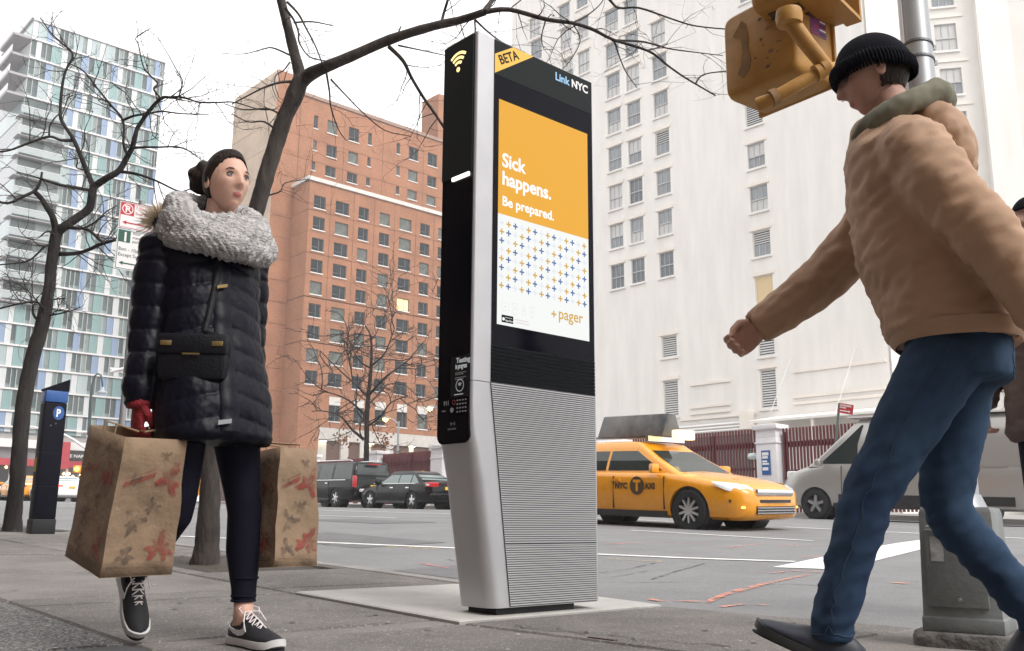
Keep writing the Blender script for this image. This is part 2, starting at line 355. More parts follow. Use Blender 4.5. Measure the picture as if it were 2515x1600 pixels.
# ================================================================ buildings
def facade(mb, W, H, holes, org, U, V, N, depth=.25, mi=0, mr=None, x0=0., z0=0.):
    """wall sheet W x H at org (U across, V up, N outward) with real openings and reveals"""
    org, U, V, N = Vector(org), Vector(U), Vector(V), Vector(N)
    xs = sorted({x0, W}|{h[0] for h in holes}|{h[1] for h in holes}); zs = sorted({z0, H}|{h[2] for h in holes}|{h[3] for h in holes})
    P = lambda a, b, c=0: org+U*a+V*b+N*c
    for i in range(len(xs)-1):
        for j in range(len(zs)-1):
            cx, cz = (xs[i]+xs[i+1])/2, (zs[j]+zs[j+1])/2
            if any(h[0] < cx < h[1] and h[2] < cz < h[3] for h in holes): continue
            mb.add([P(xs[i], zs[j]), P(xs[i+1], zs[j]), P(xs[i+1], zs[j+1]), P(xs[i], zs[j+1])], [(0, 1, 2, 3)], mi)
    for a, b, c, d in holes:
        q = [P(a, c), P(b, c), P(b, d), P(a, d)]; k = [p-N*depth for p in q]
        mb.add(q+k, [(0, 4, 5, 1), (1, 5, 6, 2), (2, 6, 7, 3), (3, 7, 4, 0)], mi if mr is None else mr)
    return mb
UP3 = Vector((0, 0, 1))
def vplane(c, U, N, w, h, m, name, parent, t=.03):       # thin upright slab centred on c
    return MB().obox(c, Vector(U)*w/2, UP3*h/2, Vector(N)*t/2).build(name, m, parent)

# ---- brick building across the yard -----------------------------------------------------------
def brick_mat(name, c1, c2, mort, sc=1.):
    m = M(name, c1, .9); n = m.node_tree; b = n.nodes['Principled BSDF']; L = n.links.new
    tc = n.nodes.new('ShaderNodeTexCoord'); sp = n.nodes.new('ShaderNodeSeparateXYZ'); cb = n.nodes.new('ShaderNodeCombineXYZ'); ad = n.nodes.new('ShaderNodeMath'); ad.operation = 'ADD'
    L(tc.outputs['Object'], sp.inputs[0]); L(sp.outputs['X'], ad.inputs[0]); L(sp.outputs['Y'], ad.inputs[1]); L(ad.outputs[0], cb.inputs['X']); L(sp.outputs['Z'], cb.inputs['Y'])
    br = n.nodes.new('ShaderNodeTexBrick'); br.inputs['Scale'].default_value = 2.2*sc; br.inputs['Mortar Size'].default_value = .012
    br.inputs['Color1'].default_value = (*c1, 1); br.inputs['Color2'].default_value = (*c2, 1); br.inputs['Mortar'].default_value = (*mort, 1)
    L(cb.outputs[0], br.inputs['Vector'])
    no = n.nodes.new('ShaderNodeTexNoise'); no.inputs['Scale'].default_value = .35; no.inputs['Detail'].default_value = 7; L(tc.outputs['Object'], no.inputs['Vector'])
    mp = n.nodes.new('ShaderNodeMapRange'); mp.inputs['From Min'].default_value = .3; mp.inputs['From Max'].default_value = .7; mp.inputs['To Min'].default_value = .85; mp.inputs['To Max'].default_value = 1.13; L(no.outputs['Fac'], mp.inputs[0])
    mu = n.nodes.new('ShaderNodeVectorMath'); mu.operation = 'SCALE'; L(br.outputs['Color'], mu.inputs[0]); L(mp.outputs[0], mu.inputs['Scale']); L(mu.outputs[0], b.inputs['Base Color'])
    return m
m_brick = brick_mat('red_brick', (.285, .12, .062), (.355, .16, .088), (.33, .2, .135))
m_tan = brick_mat('tan_brick', (.47, .36, .27), (.52, .4, .31), (.5, .42, .34))
m_coping = M('white_coping', (.6, .57, .54), .8, var=.1, vscale=1)
m_jnt = M('panel_joint', (.12, .07, .055), .9)
m_base = M('precast_base', (.5, .47, .44), .85, var=.1, vscale=1.2)
m_wframe = M('grey_window_frame', (.16, .17, .18), .5)
m_glass = M('window_glass', (.02, .026, .03), .1, var=.5, vscale=.35, spec=.22)
m_glass2 = M('window_glass_curtain', (.1, .11, .095), .25, var=.4, vscale=1.5)
m_lit = M('lit_window', (.5, .4, .2), .4, emit=(1, .78, .32), estr=.55, var=.2)
m_sill = M('white_sill', (.72, .7, .68), .7)
BX = at(735, 955, depth=122).x                           # plane of the lower block's window face
BL = bpy.data.objects
bb = empty('brick_building', (BX, at(735, 955, X=BX).y, 0), 0, 'tall red brick building with square windows behind the dark red fence', 'building')
oy = bb.location.y
def by(px, py, X=BX): return at(px, py, X=X).y-oy
def bz(px, py, X=BX): return at(px, py, X=X).z
rows_px = [(785, 482), (783, 534), (781, 586), (779, 639), (777, 692), (775, 747), (773, 801), (771, 857), (769, 911)]
rz = [bz(*p) for p in rows_px]; FH = (rz[0]-rz[-1])/8
cols_px = [(771, 800), (825, 858), (882, 907), (934, 958.5), (982.6, 1012), (1034, 1057), (1078, 1104)]
cols = [(by(a, 500), by(b, 500)) for a, b in cols_px]
WH = bz(785, 482)-bz(782, 512.5)
ztop = bz(753, 440); zbase = bz(760, 1047); zlow = bz(765, 960)
bays = [0]+[(cols[i][1]+cols[i+1][0])/2 for i in range(len(cols)-1)]; bays.append(bays[-1]+(cols[-1][1]-bays[-1])*2.0)
def win_frame(w, h, mull=1, t=.07):
    mb = MB()
    mb.box(-.05, .03, 0, t, 0, h).box(-.05, .03, w-t, w, 0, h).box(-.05, .03, t, w-t, 0, t).box(-.05, .03, t, w-t, h-t, h)
    for i in range(mull): y = w*(i+1)/(mull+1)+(.12*w if i == 0 and mull == 1 else 0); mb.box(-.045, .025, y-.03, y+.03, t, h-t)
    mb.box(-.045, .025, t, w*.5, h*.3, h*.3+.05)
    return mb
def put_window(parent, y, z, w, h, x=-.2, sill=True, lit=False):
    f = win_frame(w, h).build('window', m_wframe, parent, loc=(x, y, z))
    MB().box(-.03, -.015, .05, w-.05, .05, h-.05).build('pane', m_lit if lit else (m_glass2 if random.random() < .3 else m_glass), f)
    if sill: MB().box(0, .32, -.06, w+.06, -.13, 0).build('sill', m_sill, f)
    return f
lit_cells = {(4, 4): 1}
for r_ in range(9):
    zt = rz[r_]; z1 = ztop if r_ == 0 else rz[r_]+FH*.27; z0 = rz[r_]-FH*.73
    for c in range(len(cols)):
        y0, y1 = bays[c], bays[c+1]; a, b = cols[c]
        mb = facade(MB(), y1-.03, z1-.03, [(a, b, zt-WH, zt)], (0, 0, 0), (0, 1, 0), (0, 0, 1), (1, 0, 0), .3, x0=y0+.03, z0=z0+.03)
        mb.build('brick_panel', m_brick, bb)
        put_window(bb, a, zt-WH, b-a, WH, lit=(r_, c) in lit_cells)
z0 = rz[8]-FH*.73
# tall first-floor row with white heads, and the precast base with lit openings
tall = [(822, 836), (869, 894), (921, 947), (975, 1000), (1025, 1050)]
tz1, tz0 = bz(835, 977), bz(835, 1037); hz = bz(822, 996)
tc_ = [(by(808, 990), by(836, 990))]+[(by(a, 1000), by(b, 1000)) for a, b in tall[1:]]
mb = facade(MB(), bays[-1], z0, [(a, b, tz0, tz1) for a, b in tc_], (0, 0, 0), (0, 1, 0), (0, 0, 1), (1, 0, 0), .3, x0=0, z0=zbase)
mb.build('brick_band', m_brick, bb)
for a, b in tc_:
    put_window(bb, a, tz0, b-a, hz-tz0); MB().box(-.15, .03, a+.02, b-.02, hz, tz1-.02).build('white_spandrel', m_coping, bb)
gy0 = by(783, 1050); op_px = [(802, 838), (857, 885), (912, 950), (967, 1005), (1016, 1056), (1066, 1095)]
ozt = bz(820, 1083); ops = [(by(a, 1085), by(b, 1085)) for a, b in op_px]
mb = facade(MB(), bays[-1], zbase-.02, [(a, b, -1.5, ozt) for a, b in ops], (0, 0, 0), (0, 1, 0), (0, 0, 1), (1, 0, 0), .5, x0=gy0, z0=-2)
mb.build('precast_base', m_base, bb)
for k, (a, b) in enumerate(ops):
    MB().box(-.5, -.46, a, b, -1.5, ozt).build('lit_opening' if k != 2 else 'doorway', m_lit if k != 2 else m_glass, bb)
    MB().box(-.46, -.4, (a+b)/2-.06, (a+b)/2+.06, -1.5, ozt).build('mullion', m_wframe, bb)
m_lampglow = M('wall_lamp_glow', (.9, .85, .6), .4, emit=(1, .92, .5), estr=9)
for px, py in [(792, 1083), (909, 1091), (1010, 1097)]:
    y, z = by(px, py), bz(px, py); l = MB().box(.0, .35, y-.45, y+.45, z, z+.2).build('wall_lamp', m_wframe, bb)
    MB().box(.05, .33, y-.4, y+.4, z-.06, z).build('lamp_glass', m_lampglow, l)
MB().box(-.1, .02, 0, gy0, -2, zbase-.02).build('brick_pier', m_brick, bb)
# dark core behind panels (gives the joints their shadow), coping, side return
D1 = 9.
MB().box(-D1, -.32, .05, bays[-1]-.05, -2, ztop-.15).build('wall_core', m_jnt, bb)
MB().box(-1.2, .25, -.35, bays[-1], ztop, ztop+.55).build('coping', m_coping, bb)
xr = at(720, 470, Y=oy).x-BX                              # depth of the return wall left of the block
for k in range(10):
    za = ztop-.03 if k == 0 else rz[k-1]-FH*.73+FH-.03 if k < 9 else z0-.03
    za = ztop-.03 if k == 0 else (rz[k]+FH*.27-.03 if k < 9 else z0-.03); zb_ = (rz[k]-FH*.73+.03) if k < 9 else -2
    MB().box(xr, -.03, -.02, .3, zb_, za).build('brick_panel', m_brick, bb)
MB().box(xr, -.3, -.33, 0, ztop, ztop+.5).build('coping', m_coping, bb)
# tall slab behind: brick face, tan side
SX = BX+xr; yl = at(667, 455, X=SX).y-oy
zr = at(762, 240, X=SX).z; zt2 = at(685, 170, X=SX).z
SYE = at(1290, 400, X=SX).y-oy
jy = [yl, at(735, 330, X=SX).y-oy, at(846, 330, X=SX).y-oy, at(942, 330, X=SX).y-oy, at(1042, 330, X=SX).y-oy, SYE]
up_rows = [[((772, 782), (283, 315)), ((805, 829), (294, 326)), ((858, 883), (311, 345)), ((905, 914), (326, 356))],
           [((770, 779), (338, 369)), ((803, 828), (349, 384)), ((856, 880), (365, 399)), ((903, 911), (379, 409)), ((975, 983), (350, 378)), ((1005, 1028), (359, 391)), ((1051, 1074), (374, 406))],
           [((766, 775), (386, 418)), ((800, 825), (397, 432)), ((853, 878), (413, 447)), ((900, 909), (426, 456)), ((974, 982), (402, 431)), ((1003, 1026), (411, 443)), ((1050, 1072), (425, 457))],
           [((973, 981), (447, 477)), ((1001, 1024), (456, 488)), ((1048, 1070), (470, 502))]]
hz_lines = [at(735, 332, X=SX).z, at(735, 386, X=SX).z, at(735, 440, X=SX).z]
holes = []
for row in up_rows:
    for (a, b), (t, bt) in row:
        A, B = at(a, t, X=SX), at(b, t, X=SX); z1 = A.z; z0_ = at(a, bt, X=SX).z; holes.append((A.y-oy, B.y-oy, z0_, z1))
zs_ = [-2]+[hz_lines[2]-FH*k for k in range(11, 0, -1)]+[hz_lines[2], hz_lines[1], hz_lines[0], zr]
for i in range(len(jy)-1):
    for k in range(len(zs_)-1):
        top = zs_[k+1] if not (i == 0 and k == len(zs_)-2) else zt2
        hh = [h for h in holes if jy[i] < (h[0]+h[1])/2 < jy[i+1] and zs_[k] < (h[2]+h[3])/2 < zs_[k+1]]
        hh = [(a, b, max(c, zs_[k]+.1), min(d, top-.1)) for a, b, c, d in hh]
        if k < 9 and i > 1: continue
        facade(MB(), jy[i+1]-.03, top-.03, hh, (xr, 0, 0), (0, 1, 0), (0, 0, 1), (1, 0, 0), .3, x0=jy[i]+.03, z0=zs_[k]+.03).build('brick_panel', m_brick, bb)
        for a, b, c, d in hh: put_window(bb, a, c, b-a, d-c, x=xr-.2, sill=True)
xe = at(578, 235, Y=oy+yl).x-BX
MB().box(xe, xr-.32, yl+.3, SYE-.1, -2, zr-.2).build('wall_core', m_jnt, bb)
MB().box(xr-.4, xr+.2, jy[1], SYE, zr, zr+.5).build('coping', M('brown_coping', (.3, .2, .16), .8), bb)
nb = 9
for k in range(14):
    za = zt2-FH*1.25*k; MB().box(xe, xr-.02, yl, yl+.32, za-FH*1.25+.05, za).build('tan_panel', m_tan, bb)
MB().box(xe, xr-.35, yl+.33, jy[1]-.1, zr-.3, zt2-.1).build('stair_tower', m_brick, bb)
pz0, pz1 = at(1040, 330, X=SX-4).z, at(1045, 243, X=SX-4).z
py0, py1 = at(1076, 300, X=SX-4).y-oy, at(1200, 300, X=SX-4).y-oy
MB().box(xr-8.5, xr-4, py0, py1, zr-.2, at(1090, 235, X=SX-4).z).build('penthouse', m_brick, bb)

# ---- white building with sash windows ---------------------------------------------------------
m_wall = M('white_painted_masonry', (.73, .705, .675), .85, var=.07, vscale=1.1, bump=.12, bscale=3, stretch=(1, 1, .16))
m_wall2 = M('off_white_trim', (.74, .69, .63), .85, var=.06, vscale=.5)
m_louv = M('louvre_slat', (.62, .62, .61), .6)
m_louvd = M('louvre_void', (.06, .065, .07), .8)
m_sash = M('sash_frame', (.45, .45, .45), .6)
m_wg = M('sash_glass', (.26, .28, .3), .12, var=.35, vscale=.3, spec=.5)
m_wg2 = M('sash_glass_blind', (.5, .5, .49), .3, var=.12, vscale=.6)
m_wg3 = M('sash_glass_dark', (.13, .15, .17), .12, var=.4, vscale=.4)
WY = 52.
wx0 = at(1257, 80, Y=WY).x; wxe = at(2140, 300, Y=WY).x
wb = empty('white_building', (wx0, WY, 0), 0, 'white painted high-rise with sash windows and louvres behind the kiosk', 'building')
def wxz(px, py): p = at(px, py, Y=WY); return p.x-wx0, p.z
S8 = lambda x, y: (1250+x*.4568, y*.4568)
wins = []                                                # (px left, px right, py top at left edge, py bottom at left edge, kind)
def colm(xl0, xl1, wz, tops, hh, kinds):
    for i, t in enumerate(tops):
        k = i/(len(tops)-1); x = xl0+(xl1-xl0)*k; p = S8(x, t); q = S8(x+wz, t)
        wins.append((p[0], q[0], p[1], S8(0, t+hh)[1], kinds[i]))
colm(515, 548, 70, [70, 248, 412, 604, 802, 1008, 1216, 1432, ], 128, 'bbbbgggd')
colm(617, 658, 70, [15, 192, 370, 562, 764, 974, 1184, 1400], 130, 'bbbbgdgd')
colm(762, 808, 75, [132, 312, 510, 715, 928, 1142, 1366], 132, 'bbblggd')
colm(268, 285, 58, [40, 165, 330], 118, 'bbb'); colm(362, 372, 60, [-60, 110, 290], 120, 'bbb'); colm(112, 118, 58, [110, 232], 112, 'bb')
R5 = lambda x, y: (1450+x*.2907, 700+y*.2907)
R6 = lambda x, y: (1780+x*.4568, y*.4568)
for a, b, t, bt, k in [(107, 200, 562, 692, 'L'), (120, 212, 785, 918, 'g'), (133, 228, 1012, 1150, 'g'), (147, 242, 1250, 1390, 'l'), (160, 256, 1492, 1640, 'T'), (95, 185, 330, 470, 'L'), (85, 172, 110, 250, 'g'), (75, 160, -100, 30, 'g')]:
    p, q = R6(a, t), R6(b, t); wins.append((p[0], q[0], p[1], R6(0, bt)[1], k))
for a, b, t, bt, k in [(600, 727, 440, 622, 'L'), (616, 737, 815, 1120, 'L'), (1412, 1548, 400, 612, 'L'), (1430, 1562, 718, 1050, 'L')]:
    p, q = R5(a, t), R5(b, t); wins.append((p[0], q[0], p[1], R5(0, bt)[1], k))
holes = []
for a, b, t, bt, k in wins:
    x0, z1 = wxz(a, t); _, zz0 = wxz(a, bt); x1 = wxz(b, t)[0]; holes.append((x0, x1, zz0, z1))
ZT = 62.
facade(MB(), wxe-wx0, ZT, holes, (0, 0, 0), (1, 0, 0), (0, 0, 1), (0, -1, 0), .3, x0=0, z0=-2).build('wall', m_wall, wb)
MB().box(0, wxe-wx0, .31, 14, -2, ZT-.3).build('wall_core', m_wall, wb)
def sash_window(parent, x0, x1, z0, z1, kind, y=.12):
    w_, h = x1-x0, z1-z0; t = .05; fr = MB()
    fr.box(0, t, -.03, .05, 0, h).box(w_-t, w_, -.03, .05, 0, h).box(t, w_-t, -.03, .05, 0, t).box(t, w_-t, -.03, .05, h-t, h)
    lo = .0; hmid = h*.47
    if kind == 'T':
        o = fr.build('window', m_wall2, parent, loc=(x0, y, z0)); MB().box(t, w_-t, .0, .03, t, h-t).build('boarded_pane', M('tan_board', (.62, .48, .28), .8), o); return o
    if kind in 'lL':
        a = 0 if kind == 'L' else hmid+.02
        o = fr.build('window' if kind == 'l' else 'louvre', m_wall2, parent, loc=(x0, y, z0))
        n = max(5, int((h-a)/.16)); MB().box(t, w_-t, .06, .08, a, h).build('void', m_louvd, o)
        for i in range(n):
            z = a+(h-a)*(i+.3)/n; MB().add([(t, -.02, z), (w_-t, -.02, z), (w_-t, .05, z+(h-a)/n*.55), (t, .05, z+(h-a)/n*.55), (t, -.02, z-.02), (w_-t, -.02, z-.02)], [(0, 1, 2, 3), (4, 5, 1, 0)]).build('slat', m_louv, o)
        if kind == 'l':
            MB().box(t, w_-t, .01, .03, t, hmid).build('pane', m_wg, o)
            for i in (1, 2): MB().box(w_*i/3-.02, w_*i/3+.02, -.02, .009, t, hmid).build('muntin', m_sash, o)
        return o
    fr.box(t, w_-t, -.06, .02, hmid-.04, hmid+.04)
    for i in (1, 2): fr.box(w_*i/3-.018, w_*i/3+.018, -.02, .02, t, h-t)
    o = fr.build('window', m_sash, parent, loc=(x0, y, z0))
    mats = {'b': (m_wg2, m_wg), 'g': (m_wg, m_wg2), 'd': (m_wg3, m_wg3)}[kind]
    MB().box(t, w_-t, .021, .035, t, hmid).build('pane', mats[0] if random.random() < .6 else mats[1], o)
    MB().box(t, w_-t, .022, .036, hmid, h-t).build('pane', mats[1] if random.random() < .6 else mats[0], o)
    return o
for (x0, x1, z0, z1), wn in zip(holes, wins):
    sash_window(wb, x0, x1, z0, z1, wn[4])
    MB().box(x0-.12, x1+.12, -.14, 0, z0-.16, z0-.01).build('sill', m_wall, wb)
    MB().box(x0-.18, x1+.18, -.1, 0, z1+.03, z1+.3).build('lintel', m_wall2, wb)
for pts in [((850, 1040), (1185, 1005)), ((850, 1092), (1185, 1060)), ((850, 848), (1185, 806)), ((1720, 950), (2500, 878)), ((1720, 1005), (2500, 938)), ((1720, 735), (2500, 650)), ((760, 1145), (1400, 1085))]:
    a, b = wxz(*R5(*pts[0])), wxz(*R5(*pts[1])); MB().box(a[0], b[0], -.12, 0, a[1]-.09, a[1]+.09).build('string_course', m_wall2, wb)
# surface pipes, junction box and the lean-to canopy at the foot
m_pipe = M('galvanised_pipe', (.72, .71, .7), .35, metal=.3)
for k in range(3):
    a = wxz(*R5(600+k*25, 1228+k*24)); b = wxz(*R5(1312, 1165+k*26)); zz = (a[1]+b[1])/2; y = -.35-.02*k
    MB().tube([(a[0]-.4, y, -1), (a[0]-.4, y, zz-.5), (a[0]-.3, y, zz-.15), (a[0]+.05, y, zz), (b[0], y, zz)], .1, 8).build('pipe', m_pipe, wb, smooth=60)
a, b = wxz(*R5(1313, 1080)), wxz(*R5(1397, 1222)); MB().box(a[0], b[0], -.8, 0, b[1], a[1]).build('junction_box', m_wall2, wb)
a, b = wxz(*R5(1312, 1225)), wxz(*R5(1312, 1165)); MB().box(wxz(*R5(560, 1260))[0], a[0]+.5, -.2, -.02, 0, a[1]-.3).build('dado', M('green_dado', (.12, .16, .15), .8), wb)
for px in (1703, 2243):
    a = wxz(*R5(px, 600 if px < 2000 else 530)); b = wxz(*R5(px-90, 900)); MB().tube([(a[0], -.05, a[1]), (b[0], -1.4, b[1]-1.5)], .025, 5).build('guy_wire', m_pipe, wb)
cx0, cz = wxz(*R5(1560, 1190)); cx1 = wxz(*R5(2900, 1050))[0]; ct = wxz(*R5(1700, 1120))[1]
mb = MB(); mb.add([(cx0, -3.2, cz-.1), (cx1, -3.2, cz-.1), (cx1, 0, ct), (cx0, 0, ct), (cx0, -3.2, cz+.05), (cx1, -3.2, cz+.05), (cx1, 0, ct+.15), (cx0, 0, ct+.15)], [(0, 3, 2, 1), (4, 5, 6, 7), (0, 1, 5, 4), (1, 2, 6, 5), (2, 3, 7, 6), (3, 0, 4, 7)])
mb.build('canopy', m_wall, wb)
for k in range(5): MB().box(cx0+.4+k*4, cx0+.55+k*4, -3.1, -2.95, -1, cz-.1).build('canopy_post', m_wall2, wb)

# ---- angled wing on the right ----------------------------------------------------------------
th = YAW+rad(-13)+math.pi/2*0                              # the wing's wall runs almost across the view
uw = Vector((math.cos(YAW-rad(12)), math.sin(YAW-rad(12)), 0)); nw = Vector((uw.y, -uw.x, 0))
o0 = at(2080, 300, depth=66); o0.z = 0
wing = empty('white_building_wing', o0, 0, 'pale concrete wing with one column of sash windows behind the signal pole', 'building')
wing.rotation_euler = (0, 0, math.atan2(uw.y, uw.x))
def wing_uv(px, py):
    d = ray(px, py); t = (o0-CAMP).dot(nw)/d.dot(nw); p = CAMP+d*t; return (p-o0).dot(uw), p.z
holes = []
S4 = lambda x, y: (2200+x*.4572, y*.4572)
for a, b, t, bt in [(180, 302, -100, 45), (205, 322, 135, 280), (235, 352, 372, 515), (262, 380, 605, 748), (288, 406, 840, 985)]:
    u0, z1 = wing_uv(*S4(a, t)); u1, _ = wing_uv(*S4(b, t)); _, z0 = wing_uv(*S4(a, bt)); holes.append((u0, u1, z0, z1))
uend = wing_uv(2760, 300)[0]
facade(MB(), uend, 60, holes, (0, 0, 0), (1, 0, 0), (0, 0, 1), (0, -1, 0), .3, x0=0, z0=-2).build('wall', M('pale_concrete', (.66, .64, .61), .88, var=.06, vscale=.3, bump=.08, bscale=4), wing)
MB().box(0, uend, .31, 10, -2, 59.7).build('wall_core', m_wall, wing)
for h in holes:
    sash_window(wing, *h, 'g'); MB().box(h[0]-.1, h[1]+.1, -.12, 0, h[2]-.15, h[2]-.01).build('sill', m_wall, wing)
    MB().box(h[0]-.5, h[1]+.5, -.08, 0, h[3]+.45, h[3]+.65).build('lintel', m_wall2, wing)
MB().box(holes[0][1]+1.2, holes[0][1]+3.2, -.6, 0, -2, 60).build('pier', m_wall, wing)

# ---- glass apartment tower far left ----------------------------------------------------------
m_gw = M('white_cladding', (.56, .58, .59), .6, var=.05, vscale=.5)
m_gteal = M('teal_spandrel', (.2, .32, .32), .35, var=.1, vscale=.5)
m_gblue = M('blue_spandrel', (.22, .3, .44), .35, var=.1, vscale=.5)
m_gpale = M('pale_glass', (.36, .43, .44), .12, var=.12, vscale=.3)
m_gdk = M('tower_glass', (.07, .1, .1), .07, var=.45, vscale=.25, spec=.6)
m_gdk2 = M('tower_glass_curtained', (.22, .27, .265), .12, var=.3, vscale=.5)
m_band = M('slab_edge', (.7, .69, .69), .6)
m_soff = M('balcony_soffit', (.34, .33, .34), .8)
m_rail = M('balcony_glass', (.5, .55, .56), .1, alpha=.6)
GX = at(84, 48, depth=138).x
gb = empty('glass_apartment_tower', (GX, at(84, 48, X=GX).y, 0), 0, 'white and blue panelled apartment tower far left with balconies', 'building')
gy_ = gb.location.y
def gp(px, py): p = at(px, py, X=GX); return p.y-gy_, p.z
GW = gp(407, 153)[0]; zroof = gp(84, 48)[1]
zl = [gp(153, 652)[1], gp(153, 704)[1], gp(153, 758)[1], gp(153, 808)[1], gp(153, 860)[1], gp(153, 914)[1]]
gfh = (zl[0]-zl[5])/5; nfl = int(round((zroof-zl[5])/gfh)); gfh = (zroof-zl[5])/nfl; levels = [zl[5]+gfh*k for k in range(-3, nfl+1)]
MB().box(-16, -.16, .1, GW-.05, -2, zroof-.1).build('core', M('tower_core', (.2, .21, .22), .8), gb)
rnd = random.Random(3)
meshes = {}
def gpanel(name, y0, y1, z0, z1, m, x=0., t=.1):
    o = link(name, unit_box(m), None, gb); o.location = (x, (y0+y1)/2, (z0+z1)/2); o.scale = (t, y1-y0, z1-z0); return o
def unit_box(m):
    if m.name not in meshes:
        me = MB().box(-.5, .5, -.5, .5, -.5, .5).mesh('panel'); me.materials.append(m); meshes[m.name] = me
    return meshes[m.name]
bal_w = gp(128, 600)[0]
base_seq = ['w', 'T', 'W3', 'b', 'w', 'W1', 'T', 'W2', 'b', 'w', 'W3', 'T', 'W1', 'b', 'w', 'W2', 'T']
wid = {'w': .75, 'T': 1.25, 'b': .9, 'W1': .7, 'W2': 1.35, 'W3': 1.9}
for k in range(len(levels)-1):
    z0, z1 = levels[k], levels[k+1]
    MB().box(-.15, .22, -.02, GW+.02, z1-.12, z1+.12).build('slab_edge', m_band, gb)
    bal = 4 <= (len(levels)-2-k) <= 13
    y = bal_w if bal else 0.
    i = rnd.randrange(len(base_seq))
    while y < GW-.3:
        s = base_seq[i % len(base_seq)]; i += 1 if rnd.random() < .8 else 2
        y1 = min(GW, y+wid[s]*rnd.uniform(.9, 1.15))
        a, b = z0+.17, z1-.17
        if s in ('w', 'T', 'b'): gpanel('clad_panel', y+.02, y1-.02, a, b, {'w': m_gw, 'T': m_gteal if rnd.random() < .7 else m_gpale, 'b': m_gblue}[s], x=-.06, t=.16)
        else:
            n = int(s[1]); step = (y1-y)/n
            for q in range(n):
                gpanel('window_pane', y+q*step+.05, y+(q+1)*step-.05, a+(.05 if q % 2 else .5), b-.05, m_gdk if rnd.random() < .6 else m_gdk2, x=-.1, t=.06)
                if q % 2 == 0: gpanel('transom', y+q*step+.05, y+(q+1)*step-.05, a, a+.45, m_gdk2, x=-.09, t=.08)
                gpanel('mullion', y+q*step-.03, y+q*step+.03, a, b, m_gw, x=-.04, t=.1)
        y = y1
    if bal:
        MB().box(-1.4, 0, -.2, bal_w, z0+.161, z0+.2).build('balcony_floor', m_soff, gb)
        MB().box(-1.4, .9, -.6, bal_w, z0-.24, z0-.155).build('balcony_soffit', m_soff, gb)
        gpanel('balcony_glass', -.5, bal_w-.05, z0+.2, z0+1.2, m_rail, x=.85, t=.03)
        gpanel('balcony_rail', -.5, bal_w-.05, z0+1.2, z0+1.27, m_band, x=.85, t=.06)
        gpanel('window_pane', .1, bal_w*.55, z0+.2, z1-.2, m_gdk, x=-.11, t=.05); gpanel('window_pane', bal_w*.58, bal_w-.05, z0+.2, z1-.2, m_gdk2, x=-.11, t=.05)
    else:                                                # corner balconies that project past the side wall
        if k > 8:
            MB().box(-7, .05, -2.4, -.03, z0-.2, z0+.16).build('corner_balcony', [m_soff], gb)
            MB().box(-7, .06, -2.45, -2.38, z0+.161, z0+1.15).build('balcony_parapet', m_band, gb)
    MB().box(-15.9, -.2, -.02, .1, z0+.1, z1-.1).build('side_wall', m_gpale if k % 2 else m_gw, gb)
MB().box(-15.9, .2, -.3, GW+.2, zroof+.16, zroof+.9).build('parapet', m_band, gb)
MB().box(-9, -4, GW*.35, GW*.5, zroof+.9, zroof+3.6).build('roof_plant', m_band, gb)
a = gp(200, 1030)[1]; lo = gp(200, 1088)[1]
MB().box(-.3, .3, -12, GW+.2, lo, levels[0]-.2).build('stone_base', M('grey_stone_base', (.33, .31, .3), .85, var=.1, vscale=.6), gb)
MB().box(-.3, .36, -12, GW+.2, (a*.45+lo*.55), (a*.45+lo*.55)+.22).build('base_course', m_band, gb)
m_red = M('red_shopfront', (.42, .03, .045), .55, var=.08); m_blk = M('black_fascia', (.018, .016, .018), .5)
f0, f1 = gp(160, 1086)[1], gp(160, 1106)[1]
MB().box(-.3, .5, -12, GW, f1, f0).build('white_fascia', m_band, gb)
t0, t1 = gp(180, 1108)[1], gp(180, 1134)[1]
fas = MB().box(-.2, .6, gp(158, 1110)[0], GW, t1, t0).build('sign_fascia', m_blk, gb)
link('lettering', text_mesh('FIVE NAPKIN', (t0-t1)*.42, (.62, gp(152, 1110)[0], t1+(t0-t1)*.35), AX_X, bold=.015, wide=1.1), m_band, gb)
u0 = gp(180, 1150)[1]
MB().box(-.2, .75, -12, GW, u0, t1).build('red_band', m_red, gb)
MB().box(-.2, 2.2, gp(137, 1110)[0], gp(159, 1110)[0], gp(150, 1153)[1], gp(150, 1088)[1]).build('red_awning', m_red, gb)
MB().box(-.3, .0, -12, GW, -1, u0).build('shop_glass', M('dark_shop_glass', (.03, .03, .035), .1), gb)
for k in range(9): MB().box(.0, .25, -11+k*3.6, -10.7+k*3.6, -1, u0).build('shop_pier', m_red if k % 2 else m_band, gb)
m_bulb = M('warm_bulb', (1, .7, .3), .4, emit=(1, .6, .25), estr=5)
for px, py in [(155, 1164), (168, 1164), (163, 1170), (177, 1171), (196, 1167), (14, 1148), (53, 1150)]:
    y, z = gp(px, py); MB().lathe([(.01, -.2), (.2, 0), (.01, .2)], (.3, y, z), n=8).build('lamp_bulb', m_bulb, gb)

